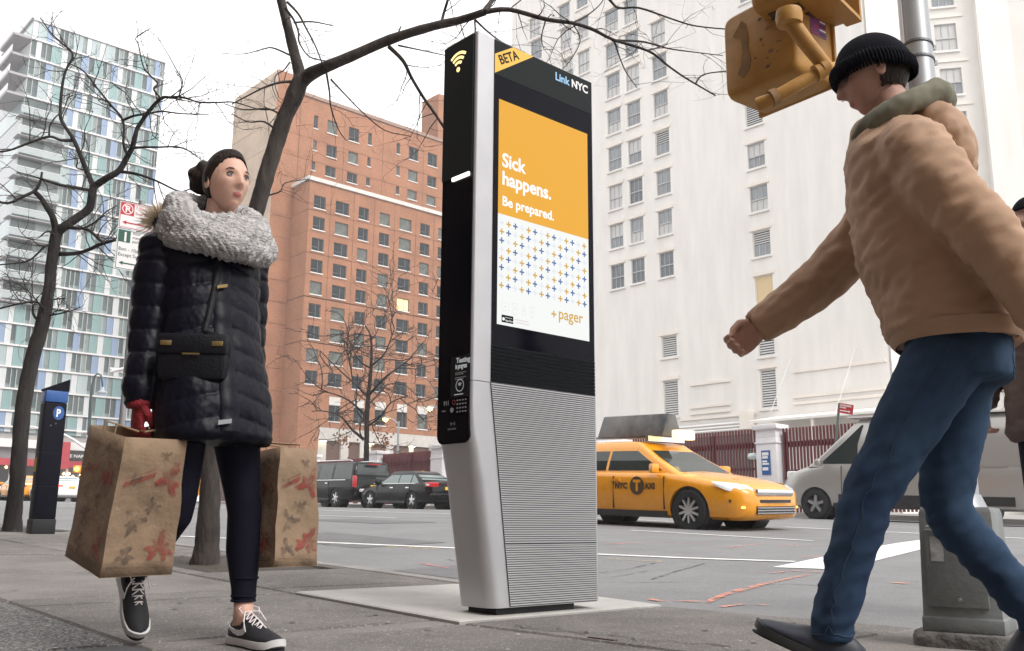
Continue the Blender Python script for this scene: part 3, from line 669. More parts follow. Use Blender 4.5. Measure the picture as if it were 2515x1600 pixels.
# ---- unseen brick row added behind the viewer: shades sidewalk-facing sides, darkens reflections ----
m_near = brick_mat('brown_brick', (.16, .1, .075), (.19, .12, .09), (.2, .17, .15))
nr = empty('added_brick_row', (-40, -10, 0), 0, 'unseen brown brick row added behind the viewer to shade the sidewalk-facing sides', 'building')
hl = [(2+4.2*c, 3.5+4.2*c, 5+3.4*r_, 6.9+3.4*r_) for c in range(18) for r_ in range(4)]
facade(MB(), 78, 20.5, hl, (0, 0, 0), (1, 0, 0), (0, 0, 1), (0, 1, 0), .2, z0=-1).build('wall', m_near, nr)
MB().box(0, 78, -9, -.21, -1, 20.3).build('wall_core', m_near, nr); MB().box(-.3, 78.3, -.4, .5, 20.5, 21.1).build('cornice', m_coping, nr)
pme = MB().box(0, 1.5, -.16, -.13, 0, 1.9).mesh('pane'); pme.materials.append(m_glass)
for a, b, c, d in hl: link('pane', pme, None, nr, (a, 0, c))
# ================================================================ fence, pillars, lamps beyond the road
m_fence = M('dark_red_paint', (.13, .025, .03), .55, var=.15, vscale=4)
m_pil = M('white_pillar_paint', (.72, .7, .72), .7, var=.06, vscale=2)
FNY = 24.3
def pillar(pa, pb, ptop, label):
    x0, x1 = at(pa, ptop+30, Y=FNY-.3).x, at(pb, ptop+30, Y=FNY-.3).x; z1 = at((pa+pb)/2, ptop, Y=FNY-.3).z
    xc, wd = (x0+x1)/2, (x1-x0)/2; wd = min(wd, .42); g = G(xc, FNY)+.13
    e = empty('fence_pillar', (xc, FNY, g), 0, label, 'pillar', 'white pillars of the red fence'); h = z1-g
    MB().box(-wd, wd, -.3, .3, 0, h-.42).build('shaft', m_pil, e, bevel=.01)
    MB().box(-wd-.03, wd+.03, -.33, .33, h-.62, h-.56).build('collar', m_pil, e, bevel=.01)
    MB().box(-wd+.01, wd-.01, -.29, .29, h-.415, h-.16).build('neck', m_pil, e)
    MB().box(-wd-.08, wd+.08, -.38, .38, h-.16, h).build('cap', m_pil, e, bevel=.02)
    return e, xc-wd, xc+wd, h
p1_ = pillar(742, 763, 1117, 'white fence pillar left of the parked black SUV')
p2_ = pillar(903, 926, 1108, 'white fence pillar just right of the bare street tree')
p3_ = pillar(1057, 1086, 1094, 'white fence pillar cut off by the kiosk edge')
p4_ = pillar(1855, 1905, 1043, 'white fence pillar with a small blue notice')
# blue notice on the pillar
m_blue = M('blue_notice', (.025, .11, .32), .5); m_paper = M('white_print', (.8, .8, .8), .6)
e = p4_[0]; h = p4_[3]
nb_ = MB().box(-.17, .15, -.325, -.303, h-1.62, h-.84).build('notice_board', m_blue, e)
for k, (a, b) in enumerate([(.9, 1.0), (1.02, 1.1), (1.16, 1.22), (1.24, 1.3), (1.38, 1.48)]): MB().box(-.14, .1-.03*(k % 3), -.331, -.326, h-b, h-a).build('print_line', m_paper, nb_)
MB().lathe([(.01, -.1), (.16, -.08), (.2, 0), (.16, .1), (.01, .13)], (-.62, -.1, h-1.0), n=14).build('globe_lamp', M('globe_glass', (.6, .68, .68), .2), e, smooth=60)
pick_me = {}
def fence_section(x0, x1, ztop, label, sp=.125, gate=False):
    g = G((x0+x1)/2, FNY)+.13; L_ = x1-x0; h = ztop-g
    e = empty('picket_gate' if gate else 'picket_fence', (x0, FNY, g), 0, label, 'gate' if gate else 'fence')
    key = round(h, 2)
    if key not in pick_me: pick_me[key] = MB().box(-.028, .028, -.028, .028, .06, h).mesh('picket'); pick_me[key].materials.append(m_fence)
    n = int(L_/sp)
    for i in range(n): link('picket', pick_me[key], None, e, (L_*(i+.5)/n, 0, 0))
    for z, t in ((h-.52, .09), (.28, .06), (h*.5, .035)): MB().box(0, L_, .03, .1, z-t, z+t).build('rail', m_fence, e)
    for i in range(int(L_/2.4)+1): MB().box(min(i*2.4, L_-.14), min(i*2.4, L_-.14)+.13, .03, .16, 0, h-.12).build('post', m_fence, e)
    if gate:
        MB().tube([(L_*.42, .13, h*.86), (L_*.72, .13, h*.28)], .06, 4).build('brace', m_fence, e)
        MB().tube([(.2, .13, h*.86), (L_*.42, .13, h*.86)], .06, 4).build('brace', m_fence, e)
    return e
fence_section(p1_[2]+.05, p2_[1]-.05, at(830, 1130, Y=FNY).z, 'red picket fence behind the black SUV', .13)
fence_section(p2_[2]+.05, p3_[1]-.05, at(1000, 1112, Y=FNY).z, 'red gate with a diagonal brace behind the black sedan', .13, True)
fence_section(at(1380, 1080, Y=FNY).x, p4_[1]-.05, at(1750, 1063, Y=FNY).z, 'red picket fence seen above the yellow taxi', .118)
fence_section(p4_[2]+.05, p4_[2]+7.2, at(1960, 1050, Y=FNY).z, 'red picket fence behind the silver van', .118)
# parked red car and white van hinted behind the gate -> plain low bollard-like barrier blocks
for k, px in enumerate((846, 858)):
    p = at(px, 1150, Y=FNY+3); g = G(p.x, 27)+.14
    MB().box(-.22, .22, -.2, .2, 0, p.z-g+.15).build('white_barrier', m_pil, loc=(p.x, FNY+3, g), bevel=.04)['label'] = 'small white barrier block behind the fence, %s of two' % ('left' if k == 0 else 'right')
    COL.objects[-1]['category'] = 'barrier'; COL.objects[-1]['group'] = 'white barriers behind the fence'
m_metal = M('grey_pole_metal', (.3, .31, .32), .45, metal=.6)
m_sodium = M('sodium_glow', (1, .6, .2), .4, emit=(1, .45, .08), estr=14)
m_sodium2 = M('warm_glow', (1, .85, .4), .4, emit=(1, .8, .25), estr=10)
def lamp_post(px, ptop, Y, arm_px, label, glow):
    p = at(px, ptop, Y=Y); g = G(p.x, Y)+.1; e = empty('street_lamp', (p.x, Y, g), 0, label, 'street lamp', 'street lamps by the brick building'); h = p.z-g
    q = at(arm_px[0], arm_px[1], Y=Y); dx, dz = q.x-p.x, q.z-g
    MB().tube([(0, 0, 0), (0, 0, h)], [.12, .07], 8).build('pole', m_metal, e, smooth=60)
    MB().tube([(0, 0, h-.2), (dx*.5, 0, h+(dz-h)*.5+.1), (dx, 0, dz+.12)], .05, 6).build('arm', m_metal, e, smooth=60)
    hd = MB().obox((dx, 0, dz+.1), (.3, 0, 0), (0, .15, 0), (0, 0, .07)).build('lamp_head', m_metal, e, bevel=.03)
    MB().lathe([(.01, -.2), (.15, -.12), (.2, 0), (.12, .05)], (dx, -.05, dz), n=12).build('lamp_glass', glow, hd)
lamp_post(979, 1035, 36, (948, 1030), 'street lamp glowing orange right of the bare tree', m_sodium)
lamp_post(1110, 1012, 36, (1057, 1003), 'street lamp glowing yellow at the kiosk edge', m_sodium2)

# red sign on a post behind the van
m_sred = M('sign_red', (.5, .02, .035), .45); m_post = M('green_post', (.1, .14, .13), .6)
p = at(2062, 1000, Y=21.9); g = G(p.x, 21.9)+.13
e = empty('no_standing_sign', (p.x, 21.9, g), 0, 'red no standing sign on a leaning post above the van', 'street sign')
hh = at(2066, 990, Y=21.9).z-g; dx = at(2066, 990, Y=21.9).x-at(2054, 1032, Y=21.9).x
MB().tube([(-.5, 0, 0), (0, 0, hh)], .035, 6).build('post', m_post, e)
u_ = (at(2101, 998, Y=21.9)-at(2067, 989, Y=21.9)); wv = Vector((.42, 0, -.1)); hv = Vector((-.05, 0, -.27))
c = Vector((.03, -.05, hh)); pl_ = MB().prism([c, c+wv, c+wv+hv, c+hv], (0, .01, 0)).build('plate', m_sred, e)
au, av = wv.normalized(), (-hv).normalized()
for s, sz, o_ in (('NO STANDING', .062, .075), ('ANYTIME', .055, .135)): link('lettering', text_mesh(s, sz, c+au*.03-av*o_+Vector((0, -.003, 0)), (au, av, Vector((0, -1, 0))), bold=.004, wide=.8), m_paper, pl_)
MB().prism([c+au*.04-av*.19, c+au*.30-av*.19, c+au*.30-av*.17, c+au*.37-av*.205, c+au*.30-av*.24, c+au*.30-av*.22, c+au*.04-av*.22], (0, -.003, 0)).build('arrow', m_paper, pl_)

# far-left gooseneck lamp, signal mast and lights at the crossing
def pt(px, py, d): return at(px, py, depth=d)
b = pt(217, 1180, 62); e = empty('gooseneck_lamp', (b.x, b.y, G(b.x, b.y)), 0, 'tall dark gooseneck street lamp before the glass tower', 'street lamp')
rel = lambda px, py, d=62: Vector(pt(px, py, d))-Vector(e.location)
MB().tube([(0, 0, 0), rel(218, 1080), rel(222, 990), rel(226, 945), rel(232, 925), rel(240, 918), rel(248, 922), rel(251, 938), rel(252, 950)], [.16, .13, .1, .07, .06, .06, .06, .06, .06], 8).build('pole', M('dark_green_iron', (.05, .09, .09), .5), e, smooth=60)
MB().lathe([(.04, .35), (.1, .2), (.12, .05), (.3, -.02), (.3, -.1), (.05, -.12)], rel(252, 962), n=12).build('lamp_head', M('lamp_grey', (.4, .45, .46), .4), e, smooth=50)
MB().tube([rel(219, 1062)-Vector((.7, .5, 0)), rel(219, 1062)+Vector((.7, .5, 0))], .09, 6).build('crossarm', M('white_bracket', (.7, .7, .72), .5), e)
b = pt(430, 1215, 60); e = empty('street_lamp', (b.x, b.y, G(b.x, b.y)), 0, 'pale cobra-head street lamp reaching out left of the puffer coat', 'street lamp')
MB().tube([(0, 0, 0), rel(420, 980, 60), rel(405, 930, 60), rel(360, 918, 60), rel(312, 917, 60)], [.13, .1, .07, .06, .05], 8).build('pole', m_pil, e, smooth=60)
MB().loft([[rel(312, 917, 60)+UP3*a*.08+_r*0+Vector((0, 0, b)) for a, b in ((1, 0), (-1, 0))], [rel(295, 911, 60)+UP3*.12, rel(295, 911, 60)-UP3*.12], [rel(270, 904, 60)+UP3*.05, rel(270, 904, 60)-UP3*.05]], False, closed=False).build('lamp_shade', m_pil, e)
MB().obox(rel(290, 909, 60), _r*.45+UP3*.12, Vector((-_r.y, _r.x, 0))*.16, UP3*.07).build('lamp_head', m_pil, e, bevel=.03)
b = pt(222, 1215, 60); e = empty('signal_mast', (b.x, b.y, G(b.x, b.y)), 0, 'pale signal mast with a long sloping arm at the far crossing', 'signal mast')
MB().tube([(0, 0, 0), rel(218, 1070, 60)], .14, 8).build('pole', m_pil, e, smooth=60)
MB().tube([rel(212, 1102, 60), rel(180, 1080, 60), rel(148, 1063, 60), rel(60, 1045, 60)], [.1, .09, .08, .06], 6).build('mast_arm', m_pil, e, smooth=60)
m_ysig = M('signal_yellow', (.55, .3, .035), .5, var=.12, vscale=6)
m_rglow = M('red_signal_glow', (1, .1, .05), .4, emit=(1, .08, .03), estr=14); m_oglow = M('hand_signal_glow', (1, .3, .05), .4, emit=(1, .2, .02), estr=10)
b = pt(60, 1066, 60); e = empty('traffic_signal', b, 0, 'yellow traffic signal showing red hanging by the left tree', 'traffic signal')
MB().box(-.18, .18, -.18, .18, -.55, .55).build('housing', m_ysig, e, bevel=.04)
for k in range(3):
    z = .36-k*.36; MB().tube([(.1, -.1, z), (.38, -.34, z)], .15, 10, caps=False).build('visor', m_ysig, e)
    MB().lathe([(.01, .0), (.13, .02), (.01, .05)], (.15, -.12, z), (.75, -.65, 0), 12).build('lens', m_rglow if k == 0 else m_blk, e)
b = pt(190, 1153, 58); e = empty('crossing_signal', b, 0, 'small yellow crossing signal glowing orange beside the paper bag', 'traffic signal')
MB().box(-.2, .2, -.2, .2, -.22, .22).build('housing', m_ysig, e, bevel=.03)
MB().lathe([(.01, .0), (.15, .02), (.01, .06)], (.2, -.1, 0), (.85, -.5, 0), 12).build('lens', m_oglow, e)
MB().tube([(0, .1, -.2), (0, .1, -2.6)], .06, 6).build('post', m_metal, e)

# ================================================================ vehicles
m_tyre = M('tyre_rubber', (.018, .018, .02), .8); m_rim = M('alloy_rim', (.62, .62, .63), .3, metal=.8)
m_blackpaint = M('black_car_paint', (.004, .004, .006), .18, spec=.35); m_cglass = M('car_glass', (.025, .035, .035), .05, spec=.7)
m_cglass2 = M('car_glass_clear', (.2, .25, .25), .06, spec=.7)
m_taxi = M('taxi_yellow_paint', (.75, .3, .007), .28, coat=.6, var=.03, vscale=2); m_silver = M('silver_paint', (.4, .39, .375), .3, metal=.45, coat=.5)
m_wpaint = M('white_car_paint', (.75, .74, .75), .3, coat=.4); m_trim = M('black_trim', (.02, .02, .022), .5); m_chrome = M('chrome', (.75, .75, .76), .15, metal=1)
m_tail = M('tail_lamp', (.45, .01, .015), .2, coat=.5); m_taillit = M('tail_lamp_lit', (.6, .02, .02), .2, emit=(1, .05, .03), estr=2.5)
m_head = M('head_lamp', (.75, .77, .78), .1, spec=.8); m_plate = M('orange_plate', (.75, .45, .05), .5); m_amb = M('amber_lamp', (.8, .4, .05), .3, emit=(1, .55, .1), estr=1.5)
def wheel_proto(r, wd=.2, spokes=5):
    t = MB(); t.lathe([(r*.62, -wd/2), (r*.9, -wd/2), (r*.98, -wd*.38), (r, -wd*.2), (r, wd*.2), (r*.98, wd*.38), (r*.9, wd/2), (r*.62, wd/2)], (0, 0, 0), (0, 1, 0), 28, caps=False)
    R_ = MB(); R_.lathe([(r*.64, -wd*.3), (r*.66, -wd*.5), (r*.6, -wd*.5), (r*.56, -wd*.22), (.02, -wd*.18)], (0, 0, 0), (0, 1, 0), 28, 0, caps=False)
    S = MB()
    for k in range(spokes):
        a = 2*math.pi*k/spokes+.3; d = Vector((math.cos(a), 0, math.sin(a))); n_ = Vector((-d.z, 0, d.x))
        S.add([d*.03-n_*.2/spokes+Vector((0, -wd*.52, 0)), d*.03+n_*.2/spokes+Vector((0, -wd*.52, 0)), d*r*.61+n_*.16/spokes+Vector((0, -wd*.46, 0)), d*r*.61-n_*.16/spokes+Vector((0, -wd*.46, 0)),
               d*.03-n_*.25/spokes+Vector((0, -wd*.3, 0)), d*.03+n_*.25/spokes+Vector((0, -wd*.3, 0)), d*r*.61+n_*.2/spokes+Vector((0, -wd*.3, 0)), d*r*.61-n_*.2/spokes+Vector((0, -wd*.3, 0))],
              [(0, 1, 2, 3), (0, 4, 5, 1), (1, 5, 6, 2), (2, 6, 7, 3), (3, 7, 4, 0)])
    S.lathe([(.06, -wd*.3), (.06, -wd*.55), (.01, -wd*.56)], (0, 0, 0), (0, 1, 0), 12)
    return t.mesh('tyre'), R_.mesh('rim_disc'), S.mesh('spokes')
WP = {}
WP_N = {}
def car(name, label, loc, rz, paint, L=4.8, W=1.82, H=1.46, wb=2.78, fo=.98, wr=.33, prof=None, roof=None, belt=.92, glass=None, group=None, tail=None, suv=False, extras=None, cat='car', sill=.2, wins=None, spokes=5, rimm=None):
    glass = glass or m_cglass; tail = tail or m_tail
    e = empty(name, loc, rz, label, cat, group)
    x_, y_ = loc[0], loc[1]; sx = (G(x_+1.4, y_)-G(x_-1.4, y_))/2.8; sy = (G(x_, y_+.8)-G(x_, y_-.8))/1.6; sg = 1 if abs(rz) < 1 else -1
    e.rotation_euler = (sg*sy, -sg*sx, rz)               # stands on the sloping road
    xf = L/2; xr_ = -L/2; xw = [xf-fo, xf-fo-wb]
    hw = W/2
    # prof: stations (x from the nose 0..1, z bottom, z shoulder, z centre top, width factor)
    prof = prof or [(0, .36, .5, .53, .5), (.004, .29, .58, .62, .66), (.015, .23, .65, .705, .8), (.04, .2, .70, .77, .9), (.08, sill, .745, .825, .955), (.14, sill, .79, .88, .985), (.22, sill, .85, .935, 1), (.30, sill, .9, .97, 1), (.5, sill, belt, belt+.03, 1), (.7, sill, belt+.02, belt+.05, 1), (.82, sill, belt+.04, belt+.1, .99), (.93, sill+.03, belt+.04, belt+.13, .96), (.985, sill+.1, belt, belt+.11, .88), (1., .36, belt-.15, belt-.02, .8)]
    rings = []
    for f, zb, zs, zc, k in prof:
        x = xf-f*L; h = hw*k
        half = [(h*.82, zb), (h*.95, zb+.05), (h*.985, zb+(zs-zb)*.3), (h, zb+(zs-zb)*.62), (h*.985, zs-.09), (h*.955, zs-.02), (h*.9, zs+(zc-zs)*.2), (h*.6, zs+(zc-zs)*.75)]
        ring = [(x, 0, zb)]+[(x, y, z) for y, z in half]+[(x, 0, zc)]+[(x, -y, z) for y, z in reversed(half)]
        rings.append(ring)
    body = MB().loft(rings).mesh('body')
    cut = [MB().lathe([(wr*1.13, -.3), (wr*1.13, .3)], (x, s*hw, wr), (0, 1, 0), 32).mesh() for x in xw for s in (-1, 1)]
    body = boolean(body, cut)
    link('body', body, paint, e, smooth=38)
    for x in xw:
        for s in (-1, 1): MB().lathe([(wr*1.12, -.2), (wr*1.12, .2)], (x, s*(hw-.26), wr), (0, 1, 0), 24).build('wheel_well', m_trim, e)
    # roof: (z, x front, x rear, half width) levels from belt to top, fractions of the length from the nose
    roof = roof or [(belt-.03, .25, .9, .9), (belt+.1, .30, .87, .865), (belt+.25, .36, .815, .80), (belt+.39, .41, .755, .735), (H-.045, .445, .715, .675), (H-.012, .485, .665, .59), (H, .54, .6, .42)]
    def rr(z, a, b, k, n=5, rc=.1):
        xa, xb, h = xf-a*L, xf-b*L, hw*k; pts = []
        for cx, cy, a0 in ((xa-rc, h-rc, 0), (xb+rc, h-rc, 90), (xb+rc, -h+rc, 180), (xa-rc, -h+rc, 270)):
            for i in range(n+1):
                q = rad(a0+90*i/n); pts.append((cx+rc*math.cos(q), cy+rc*math.sin(q), z))
        return pts
    MB().loft([rr(*q) for q in roof]).build('cabin', paint, e, smooth=50)
    def lev(z):                                          # interpolate cabin levels
        for p, q in zip(roof[:-1], roof[1:]):
            if p[0] <= z <= q[0]:
                t = (z-p[0])/(q[0]-p[0]); return [p[i]+(q[i]-p[i])*t for i in range(4)]
        return list(roof[-1])
    z0, z1 = roof[0][0]+.07, roof[3][0]-.02
    def side_pt(fx, z, s, off=.006): q = lev(z); return (xf-fx*L, s*(hw*q[3]+off), z)
    wins = wins or [(.0, .47), (.49, .74), (.76, .93)]
    for s in (-1, 1):
        for a, b in wins:
            P = []
            for z, rev in ((z0, 0), (z0+(z1-z0)*.5, 0), (z1, 0)):
                q = lev(z); lo = q[1]+.045*(1 if a == 0 else 0); hi = q[2]-.03
                # posts stay upright: common fractions of the cabin length at the belt
                b0 = lev(z0); fa = b0[1]+(b0[2]-b0[1])*a; fb = b0[1]+(b0[2]-b0[1])*b
                P.append((side_pt(max(fa, lo), z, s), side_pt(min(fb, hi), z, s)))
            if P[2][0][0]-P[2][1][0] < .05: P[2] = (P[2][0], (P[2][0][0]-.05, P[2][0][1], P[2][0][2]))
            mb = MB(); mb.loft([[p, q] for p, q in P], False, closed=False); mb.build('side_window', glass, e)
    for nm, idx, sg in (('windscreen', 1, 1), ('rear_window', 2, -1)):
        mb = MB(); rg = []
        for z in (z0-.02, z0+(z1-z0)*.5, z1+.01):
            q = lev(z); x = xf-q[idx]*L+sg*.008; h = hw*q[3]-.11; rg.append([(x, -h, z), (x, h, z)])
        mb.loft(rg, False, closed=False); mb.build(nm, glass, e)
    wk = (wr, spokes)
    if wk not in WP: WP[wk] = wheel_proto(wr, .22, spokes)
    for x in xw:
        for s in (-1, 1):
            we = link('wheel', WP[wk][0].copy(), m_tyre, e, (x, s*(hw-.12), wr), smooth=40)
            if s > 0: we.rotation_euler = (0, 0, math.pi)
            link('rim', WP[wk][1].copy(), m_trim, we, smooth=40); link('spokes', WP[wk][2].copy(), rimm or m_rim, we, smooth=30)
    def side_strip(nm, x0, x1, z, t, m, off=.008, k=1.):
        for s in (-1, 1): MB().box(min(x0, x1), max(x0, x1), min(s*(hw*k+off), s*(hw*k-.03)), max(s*(hw*k+off), s*(hw*k-.03)), z-t, z+t).build(nm, m, e)
    side_strip('sill_trim', xw[0]-wr*1.3, xw[1]+wr*1.3, sill+.06, .05, m_trim, .004, .99)
    for fx in ((.30, .52, .74) if not suv else (.29, .47, .66)):
        side_strip('door_gap', xf-fx*L, xf-fx*L-.012, (sill+belt)/2+.04, (belt-sill)/2-.1, m_trim, .003)
    for fx in ((.49, .70) if not suv else (.44, .62)): side_strip('door_handle', xf-fx*L, xf-fx*L-.2, belt-.12, .02, paint if paint is not m_blackpaint else m_chrome, .03, .99)
    q = lev(z0)
    for s in (-1, 1):
        x = xf-(q[1]+.055)*L; mi_ = MB().obox((x, s*(hw*q[3]+.16), z0+.03), (.06, s*.03, 0), (0, .1, 0), (0, 0, .075)).build('mirror', paint, e, bevel=.03)
    if extras: extras(e, dict(xf=xf, xr=xr_, hw=hw, L=L, H=H, belt=belt, lev=lev, roof=roof, xw=xw))
    return e
def lamps_rear(e, d, m, y0=.5, z=.0, t=.12, wid=.3, vert=False):
    for s in (-1, 1):
        a, b = sorted((s*d['hw']*y0, s*d['hw']*.93)); zz = d['belt']-.07+z
        MB().box(d['xr']-.005, d['xr']+.28, a, b, zz-t, zz+t).build('tail_lamp', m, e, bevel=.03)
# --- parked black SUV
def x_suv(e, d):
    for s in (-1, 1):
        MB().box(d['xr']-.012, d['xr']+.1, min(s*d['hw']*.84, s*d['hw']*.995), max(s*d['hw']*.84, s*d['hw']*.995), .82, 1.3).build('tail_lamp', m_tail, e, bevel=.02)
    MB().box(d['xr']-.03, d['xr']+.1, -.92, .92, .42, .62).build('bumper', m_blackpaint, e, bevel=.04)
    MB().box(d['xr']-.02, d['xr'], -.17, .17, .78, .93).build('plate', m_plate, e)
    MB().box(d['xr']-.02, d['xr']+.1, -.3, .3, d['H']-.13, d['H']-.09).build('brake_light', m_tail, e)
    for s in (-1, 1): MB().tube([(-2.2, s*.66, d['H']+.02), (-2., s*.66, d['H']+.06), (.6, s*.66, d['H']+.06), (.8, s*.66, d['H']+.02)], .025, 6).build('roof_rail', m_chrome, e)
    MB().box(d['xf']-.1, d['xf']+.01, -.5, .5, .65, .95).build('grille', m_chrome, e)
    for s in (-1, 1): MB().box(d['xf']-.25, d['xf']-.005, min(s*.6, s*.88), max(s*.6, s*.88), .75, 1.).build('head_lamp', m_head, e, bevel=.03)
    for s in (-1, 1): MB().box(-2.2, 1.2, min(s*1.0, s*.94), max(s*1.0, s*.94), 1.115, 1.14).build('belt_trim', m_chrome, e)
sprof = [(0, .4, .75, .8, .78), (.01, .34, .95, .99, .9), (.04, .3, 1.05, 1.1, .97), (.15, .28, 1.12, 1.17, 1), (.25, .28, 1.14, 1.2, 1), (.6, .28, 1.15, 1.2, 1), (.95, .3, 1.15, 1.2, .99), (.992, .36, 1.14, 1.18, .95), (1., .45, 1.0, 1.05, .92)]
sroof = [(1.1, .27, .985, .96), (1.3, .305, .985, .93), (1.5, .335, .98, .89), (1.8, .37, .965, .8), (1.86, .39, .95, .74), (1.89, .45, .9, .6)]
xs_ = at(866, 1200, Y=18.75).x
car('parked_suv', 'black full-size SUV parked in front of the red fence', (xs_-2.83, 19.78, road_z(xs_-2.8, 19.8)), math.pi, m_blackpaint, 5.65, 2.02, 1.89, 3.3, 1.0, .39, sprof, sroof, 1.12, suv=True, extras=x_suv, sill=.28, wins=[(.0, .3), (.33, .58), (.62, .96)], spokes=6)
# --- parked black sedan
def x_sed(e, d):
    for s in (-1, 1):
        a, b = sorted((s*.45, s*.9)); MB().box(d['xr']-.004, d['xr']+.3, a, b, .82, 1.0).build('tail_lamp', m_tail, e, bevel=.03)
        MB().box(d['xr']+.02, d['xr']+.18, min(s*.62, s*.91), max(s*.62, s*.91), .87, .93).build('lamp_strip', m_head, e)
    MB().box(d['xr']-.02, d['xr']+.05, -.42, .42, .9, .95).build('chrome_strip', m_chrome, e)
    MB().box(d['xr']-.014, d['xr'], -.16, .16, .72, .84).build('plate', m_plate, e)
    MB().box(d['xr']-.06, d['xr']+.1, -.8, .8, .4, .6).build('bumper', m_blackpaint, e, bevel=.05)
    for s in (-1, 1): MB().box(d['xf']-.42, d['xf']-.12, min(s*.55, s*.86), max(s*.55, s*.86), .63, .76).build('head_lamp', m_head, e, bevel=.03)
    for s in (-1, 1): MB().box(-1.5, 1.2, min(s*.9, s*.84), max(s*.9, s*.84), .945, .965).build('belt_trim', m_chrome, e)
xw1, xw2 = at(914, 1240, Y=18.95).x, at(1009, 1240, Y=18.95).x
car('parked_sedan', 'black sedan with silver wheels parked behind the SUV', ((xw1+xw2)/2, 19.83, road_z(-27.5, 19.8)), math.pi, m_blackpaint, 4.85, 1.83, 1.47, 2.78, .98, .335, extras=x_sed, glass=m_cglass2)
# --- silver delivery van
def x_van(e, d):
    MB().box(-2.7, 1.35, -1.016, -.99, .42, .62).build('lower_trim', m_trim, e); MB().box(-2.7, 1.35, .99, 1.016, .42, .62).build('lower_trim', m_trim, e)
    for s in (-1, 1):
        MB().box(d['xf']-.55, d['xf']-.18, min(s*.62, s*.93), max(s*.62, s*.93), .92, 1.18).build('head_lamp', m_head, e, bevel=.04)
        MB().box(-2.6, 1.0, min(s*.93, s*1.02), max(s*.93, s*1.02), 1.26, 1.3).build('body_crease', m_silver, e)
    MB().box(d['xf']-.08, d['xf']+.01, -.7, .7, .62, .9).build('grille', m_trim, e); MB().box(d['xf']-.1, d['xf']+.03, -.9, .9, .35, .58).build('bumper', m_trim, e, bevel=.04)
    MB().box(-2.75, 1.1, -.93, .93, d['H']-.01, d['H']+.03).build('roof_panel', m_wpaint, e)
vprof = [(0, .35, .7, .75, .8), (.012, .3, .9, 1.0, .9), (.05, .28, 1.1, 1.2, .97), (.1, .28, 1.2, 1.32, 1), (.16, .28, 1.3, 1.42, 1), (.25, .3, 1.38, 1.42, 1), (.6, .3, 1.4, 1.42, 1), (.97, .32, 1.4, 1.42, .99), (1., .4, 1.3, 1.4, .96)]
vroof = [(1.28, .135, .995, .985), (1.5, .185, .995, .97), (1.9, .262, .99, .93), (2.3, .335, .985, .87), (2.42, .36, .98, .8), (2.47, .42, .96, .66)]
xv = at(2002, 1262, Y=18.75).x
car('delivery_van', 'silver delivery van facing left beyond the person in the brown jacket', (xv-1.02+2.99, 19.78, road_z(xv+2, 19.8)), math.pi, m_silver, 5.98, 2.05, 2.47, 3.3, 1.02, .37, vprof, vroof, 1.36, cat='van', suv=True, extras=x_van, sill=.3, wins=[(.0, .25)], rimm=m_metal)
